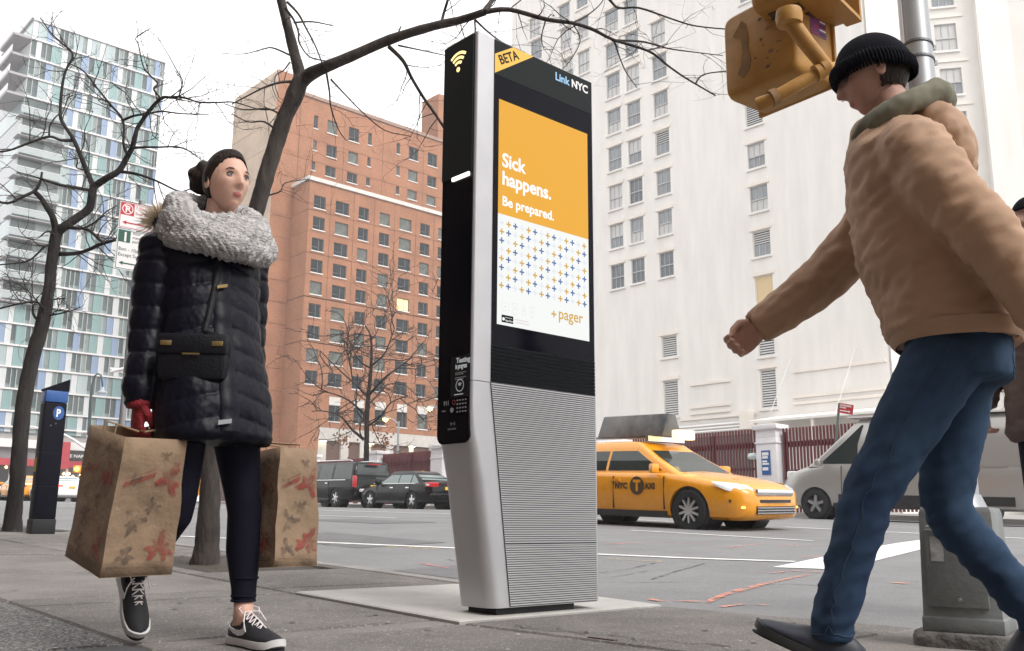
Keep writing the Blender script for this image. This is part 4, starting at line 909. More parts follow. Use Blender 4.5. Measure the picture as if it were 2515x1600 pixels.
# --- passing taxi
m_ad = M('taxi_top_advert', (.02, .022, .025), .35, col2=(.16, .15, .145), vscale=2.2)
m_tmk = M('taxi_marking', (.07, .035, .008), .6)
def x_taxi(e, d):
    xf, hw, H = d['xf'], d['hw'], d['H']
    for s in (-1, 1):
        MB().loft([[(xf-.055, s*.52, .6), (xf-.05, s*.54, .68), (xf-.16, s*.52, .735)], [(xf-.14, s*.74, .61), (xf-.15, s*.74, .7), (xf-.27, s*.7, .765)], [(xf-.32, s*.87, .66), (xf-.34, s*.868, .72), (xf-.44, s*.83, .785)], [(xf-.5, s*.897, .73), (xf-.52, s*.893, .755), (xf-.58, s*.875, .79)]]).build('head_lamp', m_head, e, smooth=60)
        MB().box(xf-.3, xf-.07, min(s*.6, s*.76), max(s*.6, s*.76), .385, .42).build('fog_lamp', m_amb, e, bevel=.01)
        a, b = sorted((s*.45, s*.9)); MB().box(d['xr']-.004, d['xr']+.3, a, b, .82, 1.0).build('tail_lamp', m_tail, e, bevel=.03)
    g_ = MB().box(xf-.1, xf+.012, -.52, .52, .3, .42).build('lower_grille', m_trim, e)
    for k in range(3): MB().box(xf+.012, xf+.02, -.52, .52, .31+k*.04, .325+k*.04).build('grille_bar', m_chrome, g_)
    MB().box(xf-.1, xf+.014, -.5, .5, .58, .68).build('grille', m_chrome, e, bevel=.02)
    MB().loft([[(xf-.27, -.86, z_), (xf-.1, -.7, z_), (xf+.012, -.4, z_), (xf+.02, 0, z_), (xf+.012, .4, z_), (xf-.1, .7, z_), (xf-.27, .86, z_)] for z_ in (.475, .52)], False, closed=False).build('bumper_bar', m_trim, e, smooth=60)
    a = empty('tmp'); bpy.data.objects.remove(a)
    z = H+.02; ad = MB().prism([(-1.05, -.28, z+.06), (-1.05, .28, z+.06), (-1.05, .1, z+.46), (-1.05, -.1, z+.46)], (1.5, 0, 0)).build('roof_advert', m_ad, e, bevel=.02)
    for x in (-.9, .3): MB().box(x-.03, x+.03, -.5, .5, z-.03, z+.06).build('roof_rack', m_chrome, ad)
    MB().box(.62, .76, -.24, .24, z, z+.16).build('roof_light', M('taxi_roof_light', (.9, .75, .4), .4, emit=(1, .8, .4), estr=.9), e, bevel=.02)
    for s in (-1,):
        link('lettering', text_mesh('NYC', .13, (-.06, -hw-.004, .66), (Vector((1, 0, 0)), Vector((0, 0, 1)), Vector((0, -1, 0))), bold=.008), m_tmk, e)
        MB().lathe([(.001, 0), (.15, 0), (.15, .006), (.001, .006)], (.42, -hw-.001, .71), (0, -1, 0), 24).build('emblem', m_tmk, e)
        link('lettering', text_mesh('T', .24, (.35, -hw-.009, .63), (Vector((1, 0, 0)), Vector((0, 0, 1)), Vector((0, -1, 0))), bold=.012), m_taxi, e)
        link('lettering', text_mesh('AXI', .13, (.585, -hw-.004, .66), (Vector((1, 0, 0)), Vector((0, 0, 1)), Vector((0, -1, 0))), bold=.008), m_tmk, e)
tw = at(1690, 1290, Y=9.35)
car('taxi', 'yellow taxi with a roof advert passing behind the kiosk', (tw.x+.98-2.42, 10.25, road_z(-6.5, 9.4)), 0, m_taxi, 4.9, 1.83, 1.47, 2.78, 1.0, .335, extras=x_taxi, spokes=10)
# --- traffic at the far crossing
def x_far(tail_m):
    def f(e, d): lamps_rear(e, d, tail_m, .5, -.02, .06); MB().box(d['xr']-.012, d['xr'], -.16, .16, .7, .82).build('plate', m_plate, e)
    return f
def far_car(nm, label, x, y, rz, paint, tail_m=None, **k): return car(nm, label, (x, y, road_z(x, y)), rz, paint, extras=x_far(tail_m or m_tail), glass=m_cglass2, **k)
p = at(152, 1226, depth=51); far_car('white_sedan', 'white sedan with lit tail lamps beside the parking meter', p.x-2.2, p.y+.4, math.pi, m_wpaint, m_taillit, H=1.4)
p = at(196, 1226, depth=54); far_car('far_taxi', 'distant yellow taxi half hidden by the paper bag', p.x-1.5, p.y+1.4, math.pi, m_taxi)
p = at(20, 1224, depth=56); far_car('far_taxi', 'distant yellow taxi behind the left tree trunk', p.x+.5, p.y+.6, math.pi, m_taxi)
yvroof = [(1.0, .16, .985, .97), (1.2, .22, .985, .94), (1.5, .28, .98, .9), (1.72, .33, .965, .82), (1.84, .36, .95, .74), (1.88, .44, .9, .6)]
far_car('taxi_van', 'tall yellow taxi van mostly hidden behind the scarfed walker', -26.7, 8.95, math.pi, m_taxi, L=4.7, W=1.86, H=1.88, wb=2.9, fo=.9, prof=sprof, roof=yvroof, belt=1.08, suv=True, cat='van', wins=[(.0, .3), (.34, .6), (.64, .95)])
# ================================================================ trees
m_bark = M('bark_dark', (.03, .026, .025), .9, var=.4, vscale=14, bump=.7, bscale=30, stretch=(1, 1, .35))
m_bark2 = M('bark_grey', (.052, .043, .039), .9, var=.5, vscale=9, bump=.9, bscale=28, stretch=(1, 1, .3))
m_twig = M('twig', (.04, .033, .032), .85); m_leaf = M('dead_leaf', (.3, .13, .06), .8, var=.3, vscale=3)
def smooth_path(P, R_, n=4):
    out, rr = [], []
    for i in range(len(P)-1):
        p0, p1, p2, p3 = P[max(i-1, 0)], P[i], P[i+1], P[min(i+2, len(P)-1)]
        for k in range(n):
            t = k/n; out.append(.5*((2*p1)+(-p0+p2)*t+(2*p0-5*p1+4*p2-p3)*t*t+(-p0+3*p1-3*p2+p3)*t**3)); rr.append(R_[i]+(R_[i+1]-R_[i])*t)
    return out+[P[-1]], rr+[R_[-1]]
def twigs(mb, p, d, ln, r, rnd, lev=0, mx=2):
    pts = [p]; q = Vector(p); dd = Vector(d).normalized(); n = max(3, int(ln/.1)); n = min(n, 7)
    for i in range(n):
        dd = (dd+Vector((rnd.gauss(0, .22), rnd.gauss(0, .22), rnd.gauss(.02, .2)))).normalized(); q = q+dd*ln/n; pts.append(q.copy())
    mb.tube(pts, [r*(1-.75*i/n) for i in range(n+1)], 4 if lev else 5, caps=False)
    if lev < mx:
        for i in range(1, n+1):
            if rnd.random() < .62:
                s = Vector((rnd.gauss(0, 1), rnd.gauss(0, 1), rnd.gauss(.1, .8))).normalized(); twigs(mb, pts[i], (dd*.6+s*.9), ln*rnd.uniform(.3, .55), r*.55, rnd, lev+1, mx)
    for i in range(1, n): mb.lathe([(r*.3, -r), (r*1.4, 0), (r*.3, r)], pts[i], n=4) if rnd.random() < .5 and r > .003 else None
def traced_tree(name, label, base, trunk, limbs, depth, bark, rnd, tw=1., wscale=1., drift=.25):
    """trunk and limbs surveyed as (x, y, width) points with their distance; twigs grown at random in 3-D"""
    e = empty(name, base, 0, label, 'tree'); o = Vector(base)
    P = [at(a, b, depth=depth+dd)-o for a, b, wd, dd in trunk]; R_ = [wd*(depth+dd)/FPX/2*wscale for a, b, wd, dd in trunk]
    pp, rr = smooth_path(P, R_, 5)
    rr = [r*(1+.06*noise.noise((p*6))) for p, r in zip(pp, rr)]
    P0 = pp[0].copy(); pp = [P0+Vector((0, 0, -.12))]+pp; rr = [rr[0]*1.25]+rr
    tme = MB().tube([pp[0].lerp(pp[0], 0)]+[q for a_, b_ in zip(pp[:-1], pp[1:]) for q in (a_.lerp(b_, .5), b_)], [rr[0]]+[q for a_, b_ in zip(rr[:-1], rr[1:]) for q in ((a_+b_)/2, b_)], 26).mesh('trunk')
    no_ = [v.normal.copy() for v in tme.vertices]
    for v, n_ in zip(tme.vertices, no_): v.co += n_*(rr[1]*.09*(noise.noise((v.co.x*26, v.co.y*26, v.co.z*5))-.6*abs(noise.noise((v.co.x*45, v.co.y*45, v.co.z*9)))))
    link('trunk', tme, bark, e, smooth=180)
    tm = MB()
    for limb in limbs:
        n = len(limb[0]); d0, d1, w0, w1 = limb[1:]
        P = [at(a, b, depth=depth+d0+(d1-d0)*i/(n-1)+(rnd.uniform(-1, 1)*drift*.2 if 0 < i < n-1 else 0))-o for i, (a, b) in enumerate(limb[0])]
        R_ = [(w0+(w1-w0)*(i/(n-1))**.8)*(depth+d0)/FPX/2*wscale for i in range(n)]
        pp, rr = smooth_path(P, R_, 4)
        rr = [r*(1+.1*noise.noise(p*9)) for p, r in zip(pp, rr)]
        MB().tube(pp, rr, 8 if w0 > 8 else 6).build('branch', bark, e, smooth=180)
        tot = len(pp)
        for i in range(2, tot):
            if rr[i] < .035 and rnd.random() < .42*tw:
                t = (pp[min(i+1, tot-1)]-pp[i-1]).normalized(); s = Vector((rnd.gauss(0, 1), rnd.gauss(0, 1), rnd.gauss(.15, .9))).normalized()
                twigs(tm, pp[i], t*.5+s, rnd.uniform(.25, .75)*depth/9, max(.0026, min(rr[i]*.45, .006))*depth/9, rnd)
    t = tm.build('twigs', m_twig, e); t['kind'] = 'stuff'
    return e
rA = random.Random(11)
bA = on_ground(30, 1300, lambda X, Y: G(X, Y))
dA = (bA-CAMP).dot(FW)
tA = [(30, 1300, 46, 0), (36, 1240, 38, 0), (45, 1150, 36, 0), (57, 1000, 36, .1), (80, 880, 35, .2), (103, 800, 33, .25), (119, 720, 28, .3), (128, 640, 27, .35), (139, 575, 27, .4), (150, 556, 24, .4)]
lA = [([(139, 575), (130, 535), (117, 512), (100, 486), (84, 471)], .4, .2, 18, 11), ([(84, 471), (60, 482), (22, 499), (-20, 493)], .2, .0, 9, 5), ([(84, 473), (98, 450), (103, 424)], .2, .3, 9, 5),
      ([(145, 568), (161, 555), (190, 535), (219, 512), (226, 480), (230, 455)], .4, .5, 24, 18),
      ([(229, 458), (210, 413), (197, 380), (179, 340), (153, 300), (148, 274), (152, 219), (161, 175), (179, 135), (150, 105), (124, 80), (99, 44)], .5, .9, 14, 2.5),
      ([(180, 345), (150, 345), (121, 336), (73, 351), (18, 371), (-30, 374)], .6, .3, 9, 4), ([(121, 336), (122, 311), (135, 290), (148, 278)], .5, .6, 5, 3),
      ([(232, 458), (262, 438), (292, 420), (310, 390), (325, 362), (332, 335), (340, 311), (369, 270), (397, 241), (420, 240), (439, 238)], .5, .2, 18, 6),
      ([(318, 378), (311, 376), (303, 351), (302, 296), (270, 256), (238, 216), (205, 175), (172, 157)], .4, .9, 9, 3), ([(302, 296), (329, 285), (373, 278), (397, 274), (450, 280), (512, 281)], .5, .3, 7, 2.5),
      ([(395, 243), (378, 219), (387, 205), (366, 183), (351, 161), (340, 110), (334, 93), (370, 70)], .2, .6, 6, 2), ([(439, 238), (448, 201), (435, 175), (409, 128), (385, 90)], .2, .1, 4.5, 1.6),
      ([(439, 238), (465, 244), (490, 252), (540, 252), (577, 252), (640, 270), (680, 268)], .2, -.3, 6, 2), ([(325, 364), (355, 362), (387, 362), (439, 362), (475, 378), (500, 400)], .4, 0, 7, 2),
      ([(292, 422), (320, 425), (347, 431), (387, 446), (439, 470), (468, 464)], .45, .2, 9, 3), ([(147, 624), (170, 624), (196, 621), (222, 612), (245, 601), (283, 590)], .4, .2, 12, 8),
      ([(160, 558), (183, 560), (205, 562), (222, 568), (240, 585), (254, 597)], .4, .2, 10, 7), ([(205, 562), (235, 545), (262, 520), (290, 505)], .35, .3, 6, 2), ([(125, 600), (108, 608), (72, 640), (30, 648), (-20, 652)], .35, .1, 6, 3),
      ([(112, 770), (100, 750), (85, 742), (40, 748), (-20, 764)], .25, 0, 7, 4), ([(105, 790), (88, 782), (80, 765), (82, 750)], .25, .3, 8, 5), ([(115, 740), (140, 735), (162, 733)], .3, .2, 5, 2.5), ([(108, 778), (150, 770), (180, 762), (198, 755)], .3, .1, 5, 2),
      ([(135, 580), (118, 568), (98, 582)], .35, .2, 6, 3), ([(100, 440), (150, 455), (190, 462), (228, 470)], .2, .5, 6, 9), ([(210, 420), (188, 412), (190, 395), (170, 375)], .5, .2, 4, 2)]
traced_tree('street_tree', 'bare dark street tree at the left edge beside the parking meter', bA, tA, lA, dA, m_bark, rA, .85)
rB = random.Random(5)
bB = on_ground(503, 1383, lambda X, Y: G(X, Y)-.02); dB = (bB-CAMP).dot(FW)
tB = [(503, 1386, 76, 0), (508, 1350, 62, 0), (512, 1280, 54, 0), (517, 1180, 50, .05), (530, 1000, 46, .15), (565, 800, 44, .25), (610, 600, 42, .35), (640, 480, 40, .4), (670, 380, 40, .45), (700, 290, 40, .5), (728, 225, 43, .5), (740, 192, 40, .5)]
lB = [([(738, 205), (733, 170), (720, 120), (705, 60), (690, 0), (672, -80)], .5, .9, 32, 20), ([(738, 205), (762, 183), (800, 165), (860, 140), (960, 97), (1060, 66), (1130, 50), (1190, 30)], .5, -.1, 36, 18),
      ([(1190, 30), (1250, 24), (1341, 48), (1405, 57), (1456, 73), (1506, 98), (1593, 126), (1638, 160), (1684, 192), (1757, 235)], -.1, -.5, 14, 3.5),
      ([(1185, 34), (1210, 0), (1240, -40)], -.1, .1, 15, 10), ([(1085, 60), (1088, 40), (1100, 0), (1108, -30)], .1, .3, 9, 6), ([(972, 95), (985, 65)], .2, .3, 5, 3), ([(955, 115), (990, 150), (1010, 190), (1040, 240), (1075, 290), (1100, 330)], .2, .4, 11, 6),
      ([(978, 112), (1040, 125), (1110, 140)], .2, .5, 5, 2), ([(1166, 48), (1166, 90), (1150, 100)], -.1, .1, 5, 2.5), ([(1168, 50), (1200, 80), (1235, 105), (1290, 130)], -.1, .3, 6, 3),
      ([(1515, 100), (1579, 103), (1638, 119), (1700, 128), (1775, 137)], -.3, -.2, 6, 2), ([(1440, -60), (1497, 0), (1520, 20), (1570, 20), (1647, 46), (1707, 64), (1794, 73)], .1, -.3, 8, 3), ([(1508, 100), (1533, 169), (1565, 217)], -.35, -.2, 5, 2),
      ([(1708, 206), (1730, 183), (1800, 174), (1840, 172)], -.45, -.3, 4.5, 3), ([(1590, 124), (1625, 115), (1640, 108)], -.4, -.2, 4, 2), ([(720, 201), (688, 203), (650, 215), (621, 229), (570, 256)], .5, .2, 8, 3), ([(712, 153), (697, 173), (678, 185), (675, 208), (685, 240)], .6, .3, 4.5, 2),
      ([(706, 6), (733, 35), (752, 70), (774, 112), (790, 153)], .7, .2, 7, 3), ([(700, 20), (722, 50), (733, 80), (735, 105), (760, 140), (800, 150)], .7, .4, 7, 3), ([(722, 56), (768, 54), (819, 64)], .7, .5, 5, 2.5), ([(712, 136), (669, 118), (640, 123), (598, 133), (545, 132)], .6, .3, 5, 1.6),
      ([(800, 170), (809, 224), (813, 265), (832, 320), (850, 345)], .4, .6, 6, 2), ([(812, 195), (848, 233), (886, 272), (944, 320), (1010, 335)], .4, .7, 5, 2), ([(700, 290), (660, 268), (600, 270), (550, 255)], .5, .3, 6, 2),
      ([(690, 330), (650, 300), (610, 300), (570, 280)], .5, .2, 6, 2), ([(1405, 57), (1440, 40), (1475, 10), (1490, -20)], -.2, 0, 5, 2), ([(1341, 48), (1330, 90), (1335, 120)], -.2, -.1, 4, 1.8), ([(1408, 60), (1425, 100), (1400, 150), (1370, 180)], -.2, 0, 3.5, 1.6),
      ([(660, 480), (690, 470), (700, 450), (760, 440)], .4, .5, 4, 1.8)]
traced_tree('street_tree', 'large bare street tree whose limb reaches over the kiosk', bB, tB, lB, dB, m_bark2, rB, .8)
# trees in the yard across the road
rC = random.Random(21)
Q = lambda x, y: (680+x*.4243, 650+y*.4243)
yC = 22.6; xC = at(893, 1230, Y=yC).x; bC = Vector((xC, yC, G(xC, yC)+.1)); dC = (bC-CAMP).dot(FW)
tC = [(*Q(514, 1370), 17, 0), (*Q(517, 1180), 14, 0), (*Q(520, 1000), 13, 0), (*Q(520, 900), 12, .1), (*Q(530, 760), 11, .2), (*Q(545, 600), 8, .3), (*Q(545, 430), 5, .5), (*Q(510, 350), 2.5, .8)]
lC = [([Q(530, 770), Q(450, 690), Q(360, 610), Q(250, 500)], .2, 1.2, 7, 2), ([Q(520, 880), Q(420, 790), Q(330, 750), Q(240, 730)], .1, -1, 6, 2), ([Q(500, 1010), Q(430, 950), Q(370, 880), Q(280, 850), Q(200, 850)], 0, 1.5, 8, 2), ([Q(530, 760), Q(620, 660), Q(700, 600), Q(780, 540)], .2, -.9, 7, 2),
      ([Q(545, 600), Q(480, 560), Q(430, 470), Q(400, 380)], .3, .9, 5, 1.5), ([Q(545, 590), Q(620, 520), Q(660, 430), Q(680, 370)], .3, -1, 5, 1.5), ([Q(520, 940), Q(600, 880), Q(660, 800), Q(760, 760)], .1, -1.4, 6, 1.8), ([Q(520, 820), Q(600, 740), Q(640, 690)], .2, 1.4, 5, 2), ([Q(440, 690), Q(420, 560), Q(380, 430)], .8, .3, 4, 1.4), ([Q(520, 920), Q(470, 860), Q(460, 780), Q(470, 640)], .1, .9, 5, 1.5), ([Q(545, 440), Q(580, 390), Q(590, 340)], .5, .9, 3, 1.2), ([Q(500, 1020), Q(480, 960), Q(500, 900), Q(560, 930)], 0, -.6, 5, 2)]
eC = traced_tree('yard_tree', 'bare tree with a few dead leaves behind the parked SUV', bC, tC, lC, dC, m_bark, rC, 1.5, drift=2)
lm = MB()
for cx, cy, n in ((620, 1030, 90), (390, 1020, 70), (600, 960, 30)):
    for i in range(n):
        p = at(*Q(cx+rC.gauss(0, 26), cy+rC.gauss(0, 26)), depth=dC+rC.uniform(-.8, .8))-bC; a = Vector((rC.gauss(0, 1), rC.gauss(0, 1), rC.gauss(0, 1))).normalized(); b = a.orthogonal().normalized(); s = rC.uniform(.04, .09)
        lm.add([p-a*s, p+b*s*.6, p+a*s, p-b*s*.6], [(0, 1, 2, 3)])
o = lm.build('dead_leaves', m_leaf, eC); o['kind'] = 'stuff'
def yard_copy(px, Y, s, label):
    x = at(px, 1230, Y=Y).x; c = copy_tree(eC); c.location = (x, Y, G(x, Y)+.1); c.scale = (s, s, s); c.rotation_euler = (0, 0, 2.1); c['label'] = label; return c
yard_copy(1112, 23, .92, 'bare yard tree mostly hidden behind the kiosk'); yard_copy(2530, 30, .8, 'bare tree branches showing beside the brown jacket sleeve at right')
# ================================================================ the kiosk
m_alu = M('brushed_aluminium', (.5, .5, .52), .42, metal=.5, var=.05, vscale=4, bump=.05, bscale=200)
m_gloss = M('black_glass', (.002, .002, .006), .1, spec=.09); m_hdr = M('charcoal_header', (.008, .011, .012), .4, spec=.12)
m_vent = M('black_vent', (.004, .006, .009), .45, spec=.12); m_rib = M('ribbed_aluminium', (.55, .55, .56), .4, metal=.35)
m_pl = M('plinth_black', (.01, .01, .012), .7)
def glow(name, c, s=1.): return M(name, (.02, .02, .02), .5, emit=c, estr=s*.7, spec=.2)
E_OR = glow('screen_amber', (.77, .365, .012), .78); E_WH = glow('screen_white', (.86, .88, .86), .74); E_TX = glow('screen_text_white', (.95, .93, .93), .8)
E_PO = glow('screen_plus_amber', (.62, .36, .05), .75); E_PB = glow('screen_plus_blue', (.055, .12, .33), .8); E_PF = glow('screen_plus_faint', (.74, .77, .84), .74); E_LN = glow('screen_faint_line', (.72, .6, .58), .72)
m_beta = M('beta_amber', (.78, .46, .06), .5); m_wtx = M('white_lettering', (.85, .85, .86), .5); m_btx = M('pale_blue_lettering', (.3, .55, .82), .5); m_gtx = M('grey_lettering', (.35, .36, .38), .5)
KD, KW, KH, KZ = .267, .885, 2.995, .046
k = empty('information_kiosk', (0, 0, .01), 0, 'tall grey and black digital kiosk with a lit orange and white screen', 'kiosk')
k.location = (0, 0, 0)
def yl(z): return 0. if z >= .875 else .146*(.875-z)/(.875-.05)
def kring(z, r1, r2=.01, n=7, inset=0):
    y0, y1, x0, x1 = yl(z)+inset, KW-inset, -KD+inset, -inset; pts = []
    for cx, cy, a0, r in ((x1-r2, y1-r2, 0, r2), (x0+r2, y1-r2, 90, r2), (x0+r1, y0+r1, 180, r1), (x1-r1, y0+r1, 270, r1)):
        for i in range(n+1):
            q = rad(a0+90*i/n); pts.append((cx+r*math.cos(q), cy+r*math.sin(q), z))
    return pts
zs = [KZ, .06, .2, .35, .5, .65, .8, .86, .89, .93, 1.0, 1.13]
MB().loft([kring(z, .062 if z < .7 else (.062-.042*min(1, (z-.7)/.3))) for z in zs]).build('lower_shell', m_alu, k, smooth=60)
MB().loft([kring(1.1335, .02), kring(KH-.004, .02), kring(KH, .016, .006)]).build('upper_shell', m_alu, k, smooth=60)
MB().box(-KD+.03, -.03, .2, .74, .01, KZ).build('plinth', m_pl, k)
# end panel: black glass with rounded foot, recess lamp, tablet
def rounded_poly(x0, x1, z0, z1, r, y, top_r=.004, n=6):
    P = []
    for cx, cz, a0, rr in ((x1-top_r, z1-top_r, 0, top_r), (x0+top_r, z1-top_r, 90, top_r), (x0+r, z0+r, 180, r), (x1-r, z0+r, 270, r)):
        for i in range(n+1):
            q = rad(a0+90*i/n); P.append((cx+rr*math.cos(q), y, cz+rr*math.sin(q)))
    return P
MB().prism(rounded_poly(-KD+.006, -.014, .828, KH-.012, .045, -.004), (0, .02, 0)).build('end_glass', m_gloss, k)
up_ = MB().box(-KD+.008, -.016, -.011, -.0045, 2.215, KH-.014).build('upper_end_panel', m_hdr, k)
MB().obox((-.1, -.012, 2.204), (.07, 0, 0), (0, .006, 0), (0, 0, .011)).build('lamp_strip', glow('lamp_white', (1, .95, .82), 1.6), k, bevel=.004)
c = Vector((-.137, -.013, 2.818)); wm = glow('wifi_amber', (1, .72, .28), 1.3)
wi = MB()
for R_ in (.041, .068, .095):
    ring = []
    for i in range(13):
        q = rad(50+80*i/12); ring.append([(c.x+(R_+d)*math.cos(q), -.0125, c.z+(R_+d)*math.sin(q)) for d in (-.008, .008)])
    wi.loft(ring, False, closed=False)
wi.lathe([(.001, 0), (.014, 0), (.014, .002), (.001, .002)], (c.x, -.0115, c.z), (0, -1, 0), 16)
wi.build('wifi_symbol', wm, k)
tb = MB().box(-.155, -.018, -.0075, -.0042, 1.055, 1.262).build('tablet', m_hdr, k)
sl = glow('tablet_print', (.5, .5, .52), .5)
text('Testing', .036, (-.112, -.0085, 1.226), AX_NY, sl, tb, bold=.001, shear=.0, ext=.0004); text('in progress', .036, (-.118, -.0085, 1.197), AX_NY, sl, tb, bold=.001, wide=.55, ext=.0004)
for i, z in enumerate((1.176, 1.168, 1.152, 1.144)): MB().box(-.12, -.035-.02*(i % 2), -.0082, -.0077, z-.002, z+.002).build('print_line', m_gtx, tb)
ring = []
for i in range(33):
    q = 2*math.pi*i/32; ring.append([(-.082+d*math.cos(q), -.0083, 1.112+d*math.sin(q)) for d in (.0275, .031)])
cw = MB().loft(ring, False, closed=False)
for R_ in (.008, .0135, .019):
    ring = []
    for i in range(9):
        q = rad(45+90*i/8); ring.append([(-.082+(R_+d)*math.cos(q), -.0083, 1.105+(R_+d)*math.sin(q)) for d in (-.0017, .0017)])
    cw.loft(ring, False, closed=False)
cw.build('round_wifi_mark', sl, tb); MB().box(-.125, -.055, -.0082, -.0077, 1.066, 1.07).build('print_line', sl, tb)
text('911', .03, (-.212, -.0048, 1.022), AX_NY, m_gtx, k, ext=.0004, bold=.001)
ring = [[(-.13+d*math.cos(2*math.pi*i/24), -.0046, 1.032+d*math.sin(2*math.pi*i/24)) for d in (.009, .013)] for i in range(25)]
MB().loft(ring, False, closed=False).build('red_call_ring', M('red_ring', (.4, .06, .05), .5), k)
MB().box(-.225, -.195, -.005, -.0042, .991, .997).build('print_line', m_gtx, k); MB().lathe([(.001, 0), (.013, 0), (.012, .003), (.001, .003)], (-.145, -.0042, .994), (0, -1, 0), 18).build('headphone_jack', m_gtx, k)
for r_ in range(4):
    for c_ in range(4): MB().box(-.108+c_*.021, -.096+c_*.021, -.0052, -.0042, 1.036-r_*.019, 1.043-r_*.019).build('key', m_gtx, k)
text('0 • 0', .024, (-.155, -.0048, .918), AX_NY, m_gtx, k, ext=.0003, wide=.8); text('USB POWER', .012, (-.175, -.0048, .896), AX_NY, m_gtx, k, ext=.0003)
# wide face: header, display glass, screen content
FX = .0035
MB().box(-.01, FX, .1225, KW-.004, 1.3245, 2.789).build('display_glass', m_gloss, k)
hd = MB().box(-.01, FX, .1225, KW-.004, 2.791, KH-.004).build('header', m_hdr, k)
MB().box(-.005, .0045, KW-.004, KW+.0025, .05, KH-.003).build('edge_trim', m_alu, k)
MB().prism([(FX+.0002, .1235, 2.795), (FX+.0002, .409, 2.9895), (FX+.0002, .254, 2.9895), (FX+.0002, .1235, 2.905)], (.001, 0, 0)).build('beta_band', m_beta, hd)
a_ = math.atan2(.165, .28); ax_b = (Vector((0, math.cos(a_), math.sin(a_))), Vector((0, -math.sin(a_), math.cos(a_))), Vector((1, 0, 0)))
text('BETA', .073, (FX+.0016, .166, 2.857), ax_b, m_hdr, hd, bold=.0012, wide=.92)
text('Link', .066, (FX+.0012, .578, 2.911), AX_X, m_btx, hd, bold=.0016, wide=1.02); text('NYC', .066, (FX+.0012, .7105, 2.911), AX_X, m_wtx, hd, bold=.002, wide=1.0)
Y1, Y2, ZB, ZM, ZU = .1565, .8405, 1.4335, 2.021, 2.657
sc1 = MB().box(FX, FX+.0012, Y1, Y2, ZB, ZM).build('screen', E_WH, k)
MB().box(FX, FX+.0012, Y1, Y2, ZM+.0002, ZU).build('screen_upper', E_OR, sc1)
SX_ = FX+.0016
text('Sick', .106, (SX_, .181, 2.286), AX_X, E_TX, sc1, bold=.0028, ext=.0003, wide=.97); text('happens.', .106, (SX_, .181, 2.186), AX_X, E_TX, sc1, bold=.0028, ext=.0003, wide=.98)
text('Be prepared.', .0735, (SX_, .183, 2.071), AX_X, E_TX, sc1, bold=.0018, ext=.0003, wide=1.0)
def plus_mesh(s, t, m):
    mb = MB(); mb.add([(0, -t, -s), (0, t, -s), (0, t, -t), (0, s, -t), (0, s, t), (0, t, t), (0, t, s), (0, -t, s), (0, -t, t), (0, -s, t), (0, -s, -t), (0, -t, -t)], [(0, 1, 2, 11), (2, 3, 4, 5), (5, 6, 7, 8), (8, 9, 10, 11), (2, 5, 8, 11)])
    me = mb.mesh('plus'); me.materials.append(m); return me
pm = [plus_mesh(.0165, .0042, q) for q in (E_PF, E_PO, E_PB)]
for r_ in range(8):
    for c_ in range(14):
        o = link('plus_mark', pm[(c_+r_) % 3], None, sc1, (SX_, .1835+.0478*c_, 1.974-.0478*r_))
o = link('plus_mark', plus_mesh(.019, .0047, E_PO), None, sc1, (SX_, .563, 1.546)); text('pager', .088, (SX_, .597, 1.527), AX_X, E_PO, sc1, bold=.0009, ext=.0003, wide=.98)
ap = MB().box(SX_, SX_+.0004, .187, .268, 1.448, 1.487).build('store_badge', m_gloss, sc1)
text('App Store', .0155, (SX_+.001, .212, 1.455), AX_X, E_TX, ap, ext=.0002, wide=.9); text('Download on the', .0065, (SX_+.001, .212, 1.473), AX_X, E_TX, ap, ext=.0002)
MB().lathe([(.0005, 0), (.0085, 0), (.0085, .0004), (.0005, .0004)], (SX_+.0006, .2, 1.4655), (1, 0, 0), 14).build('badge_mark', E_TX, ap)
def outline(pts, w_=.0012):
    n = len(pts); mb = MB()
    for i in range(n):
        a, b = Vector((SX_, *pts[i])), Vector((SX_, *pts[(i+1) % n])); d = (b-a).normalized(); q = Vector((0, -d.z, d.y))*w_/2; mb.add([a-q, b-q, b+q, a+q], [(0, 1, 2, 3)])
    return mb
y = .187
outline([(y, 1.555), (y+.05, 1.555), (y+.05, 1.515), (y+.025, 1.515), (y+.012, 1.5), (y+.012, 1.515), (y, 1.515)]).build('speech_icon', E_LN, sc1)
outline([(y+.078, 1.558), (y+.108, 1.558), (y+.108, 1.5), (y+.078, 1.5)]).build('phone_icon', E_LN, sc1); outline([(y+.15, 1.556), (y+.165, 1.545), (y+.168, 1.505), (y+.146, 1.505), (y+.142, 1.53)]).build('hand_icon', E_LN, sc1); outline([(y+.2, 1.556), (y+.23, 1.556), (y+.226, 1.5), (y+.204, 1.5)]).build('bottle_icon', E_LN, sc1)
for yy in (y+.025, y+.093, y+.155, y+.215): link('plus_mark', plus_mesh(.005, .0014, E_LN), None, sc1, (SX_, yy, 1.532))
for i, z in enumerate((1.474, 1.46)): MB().box(SX_, SX_+.0003, .282, .375+.005*i, z-.0022, z+.0022).build('small_print', E_LN, sc1)
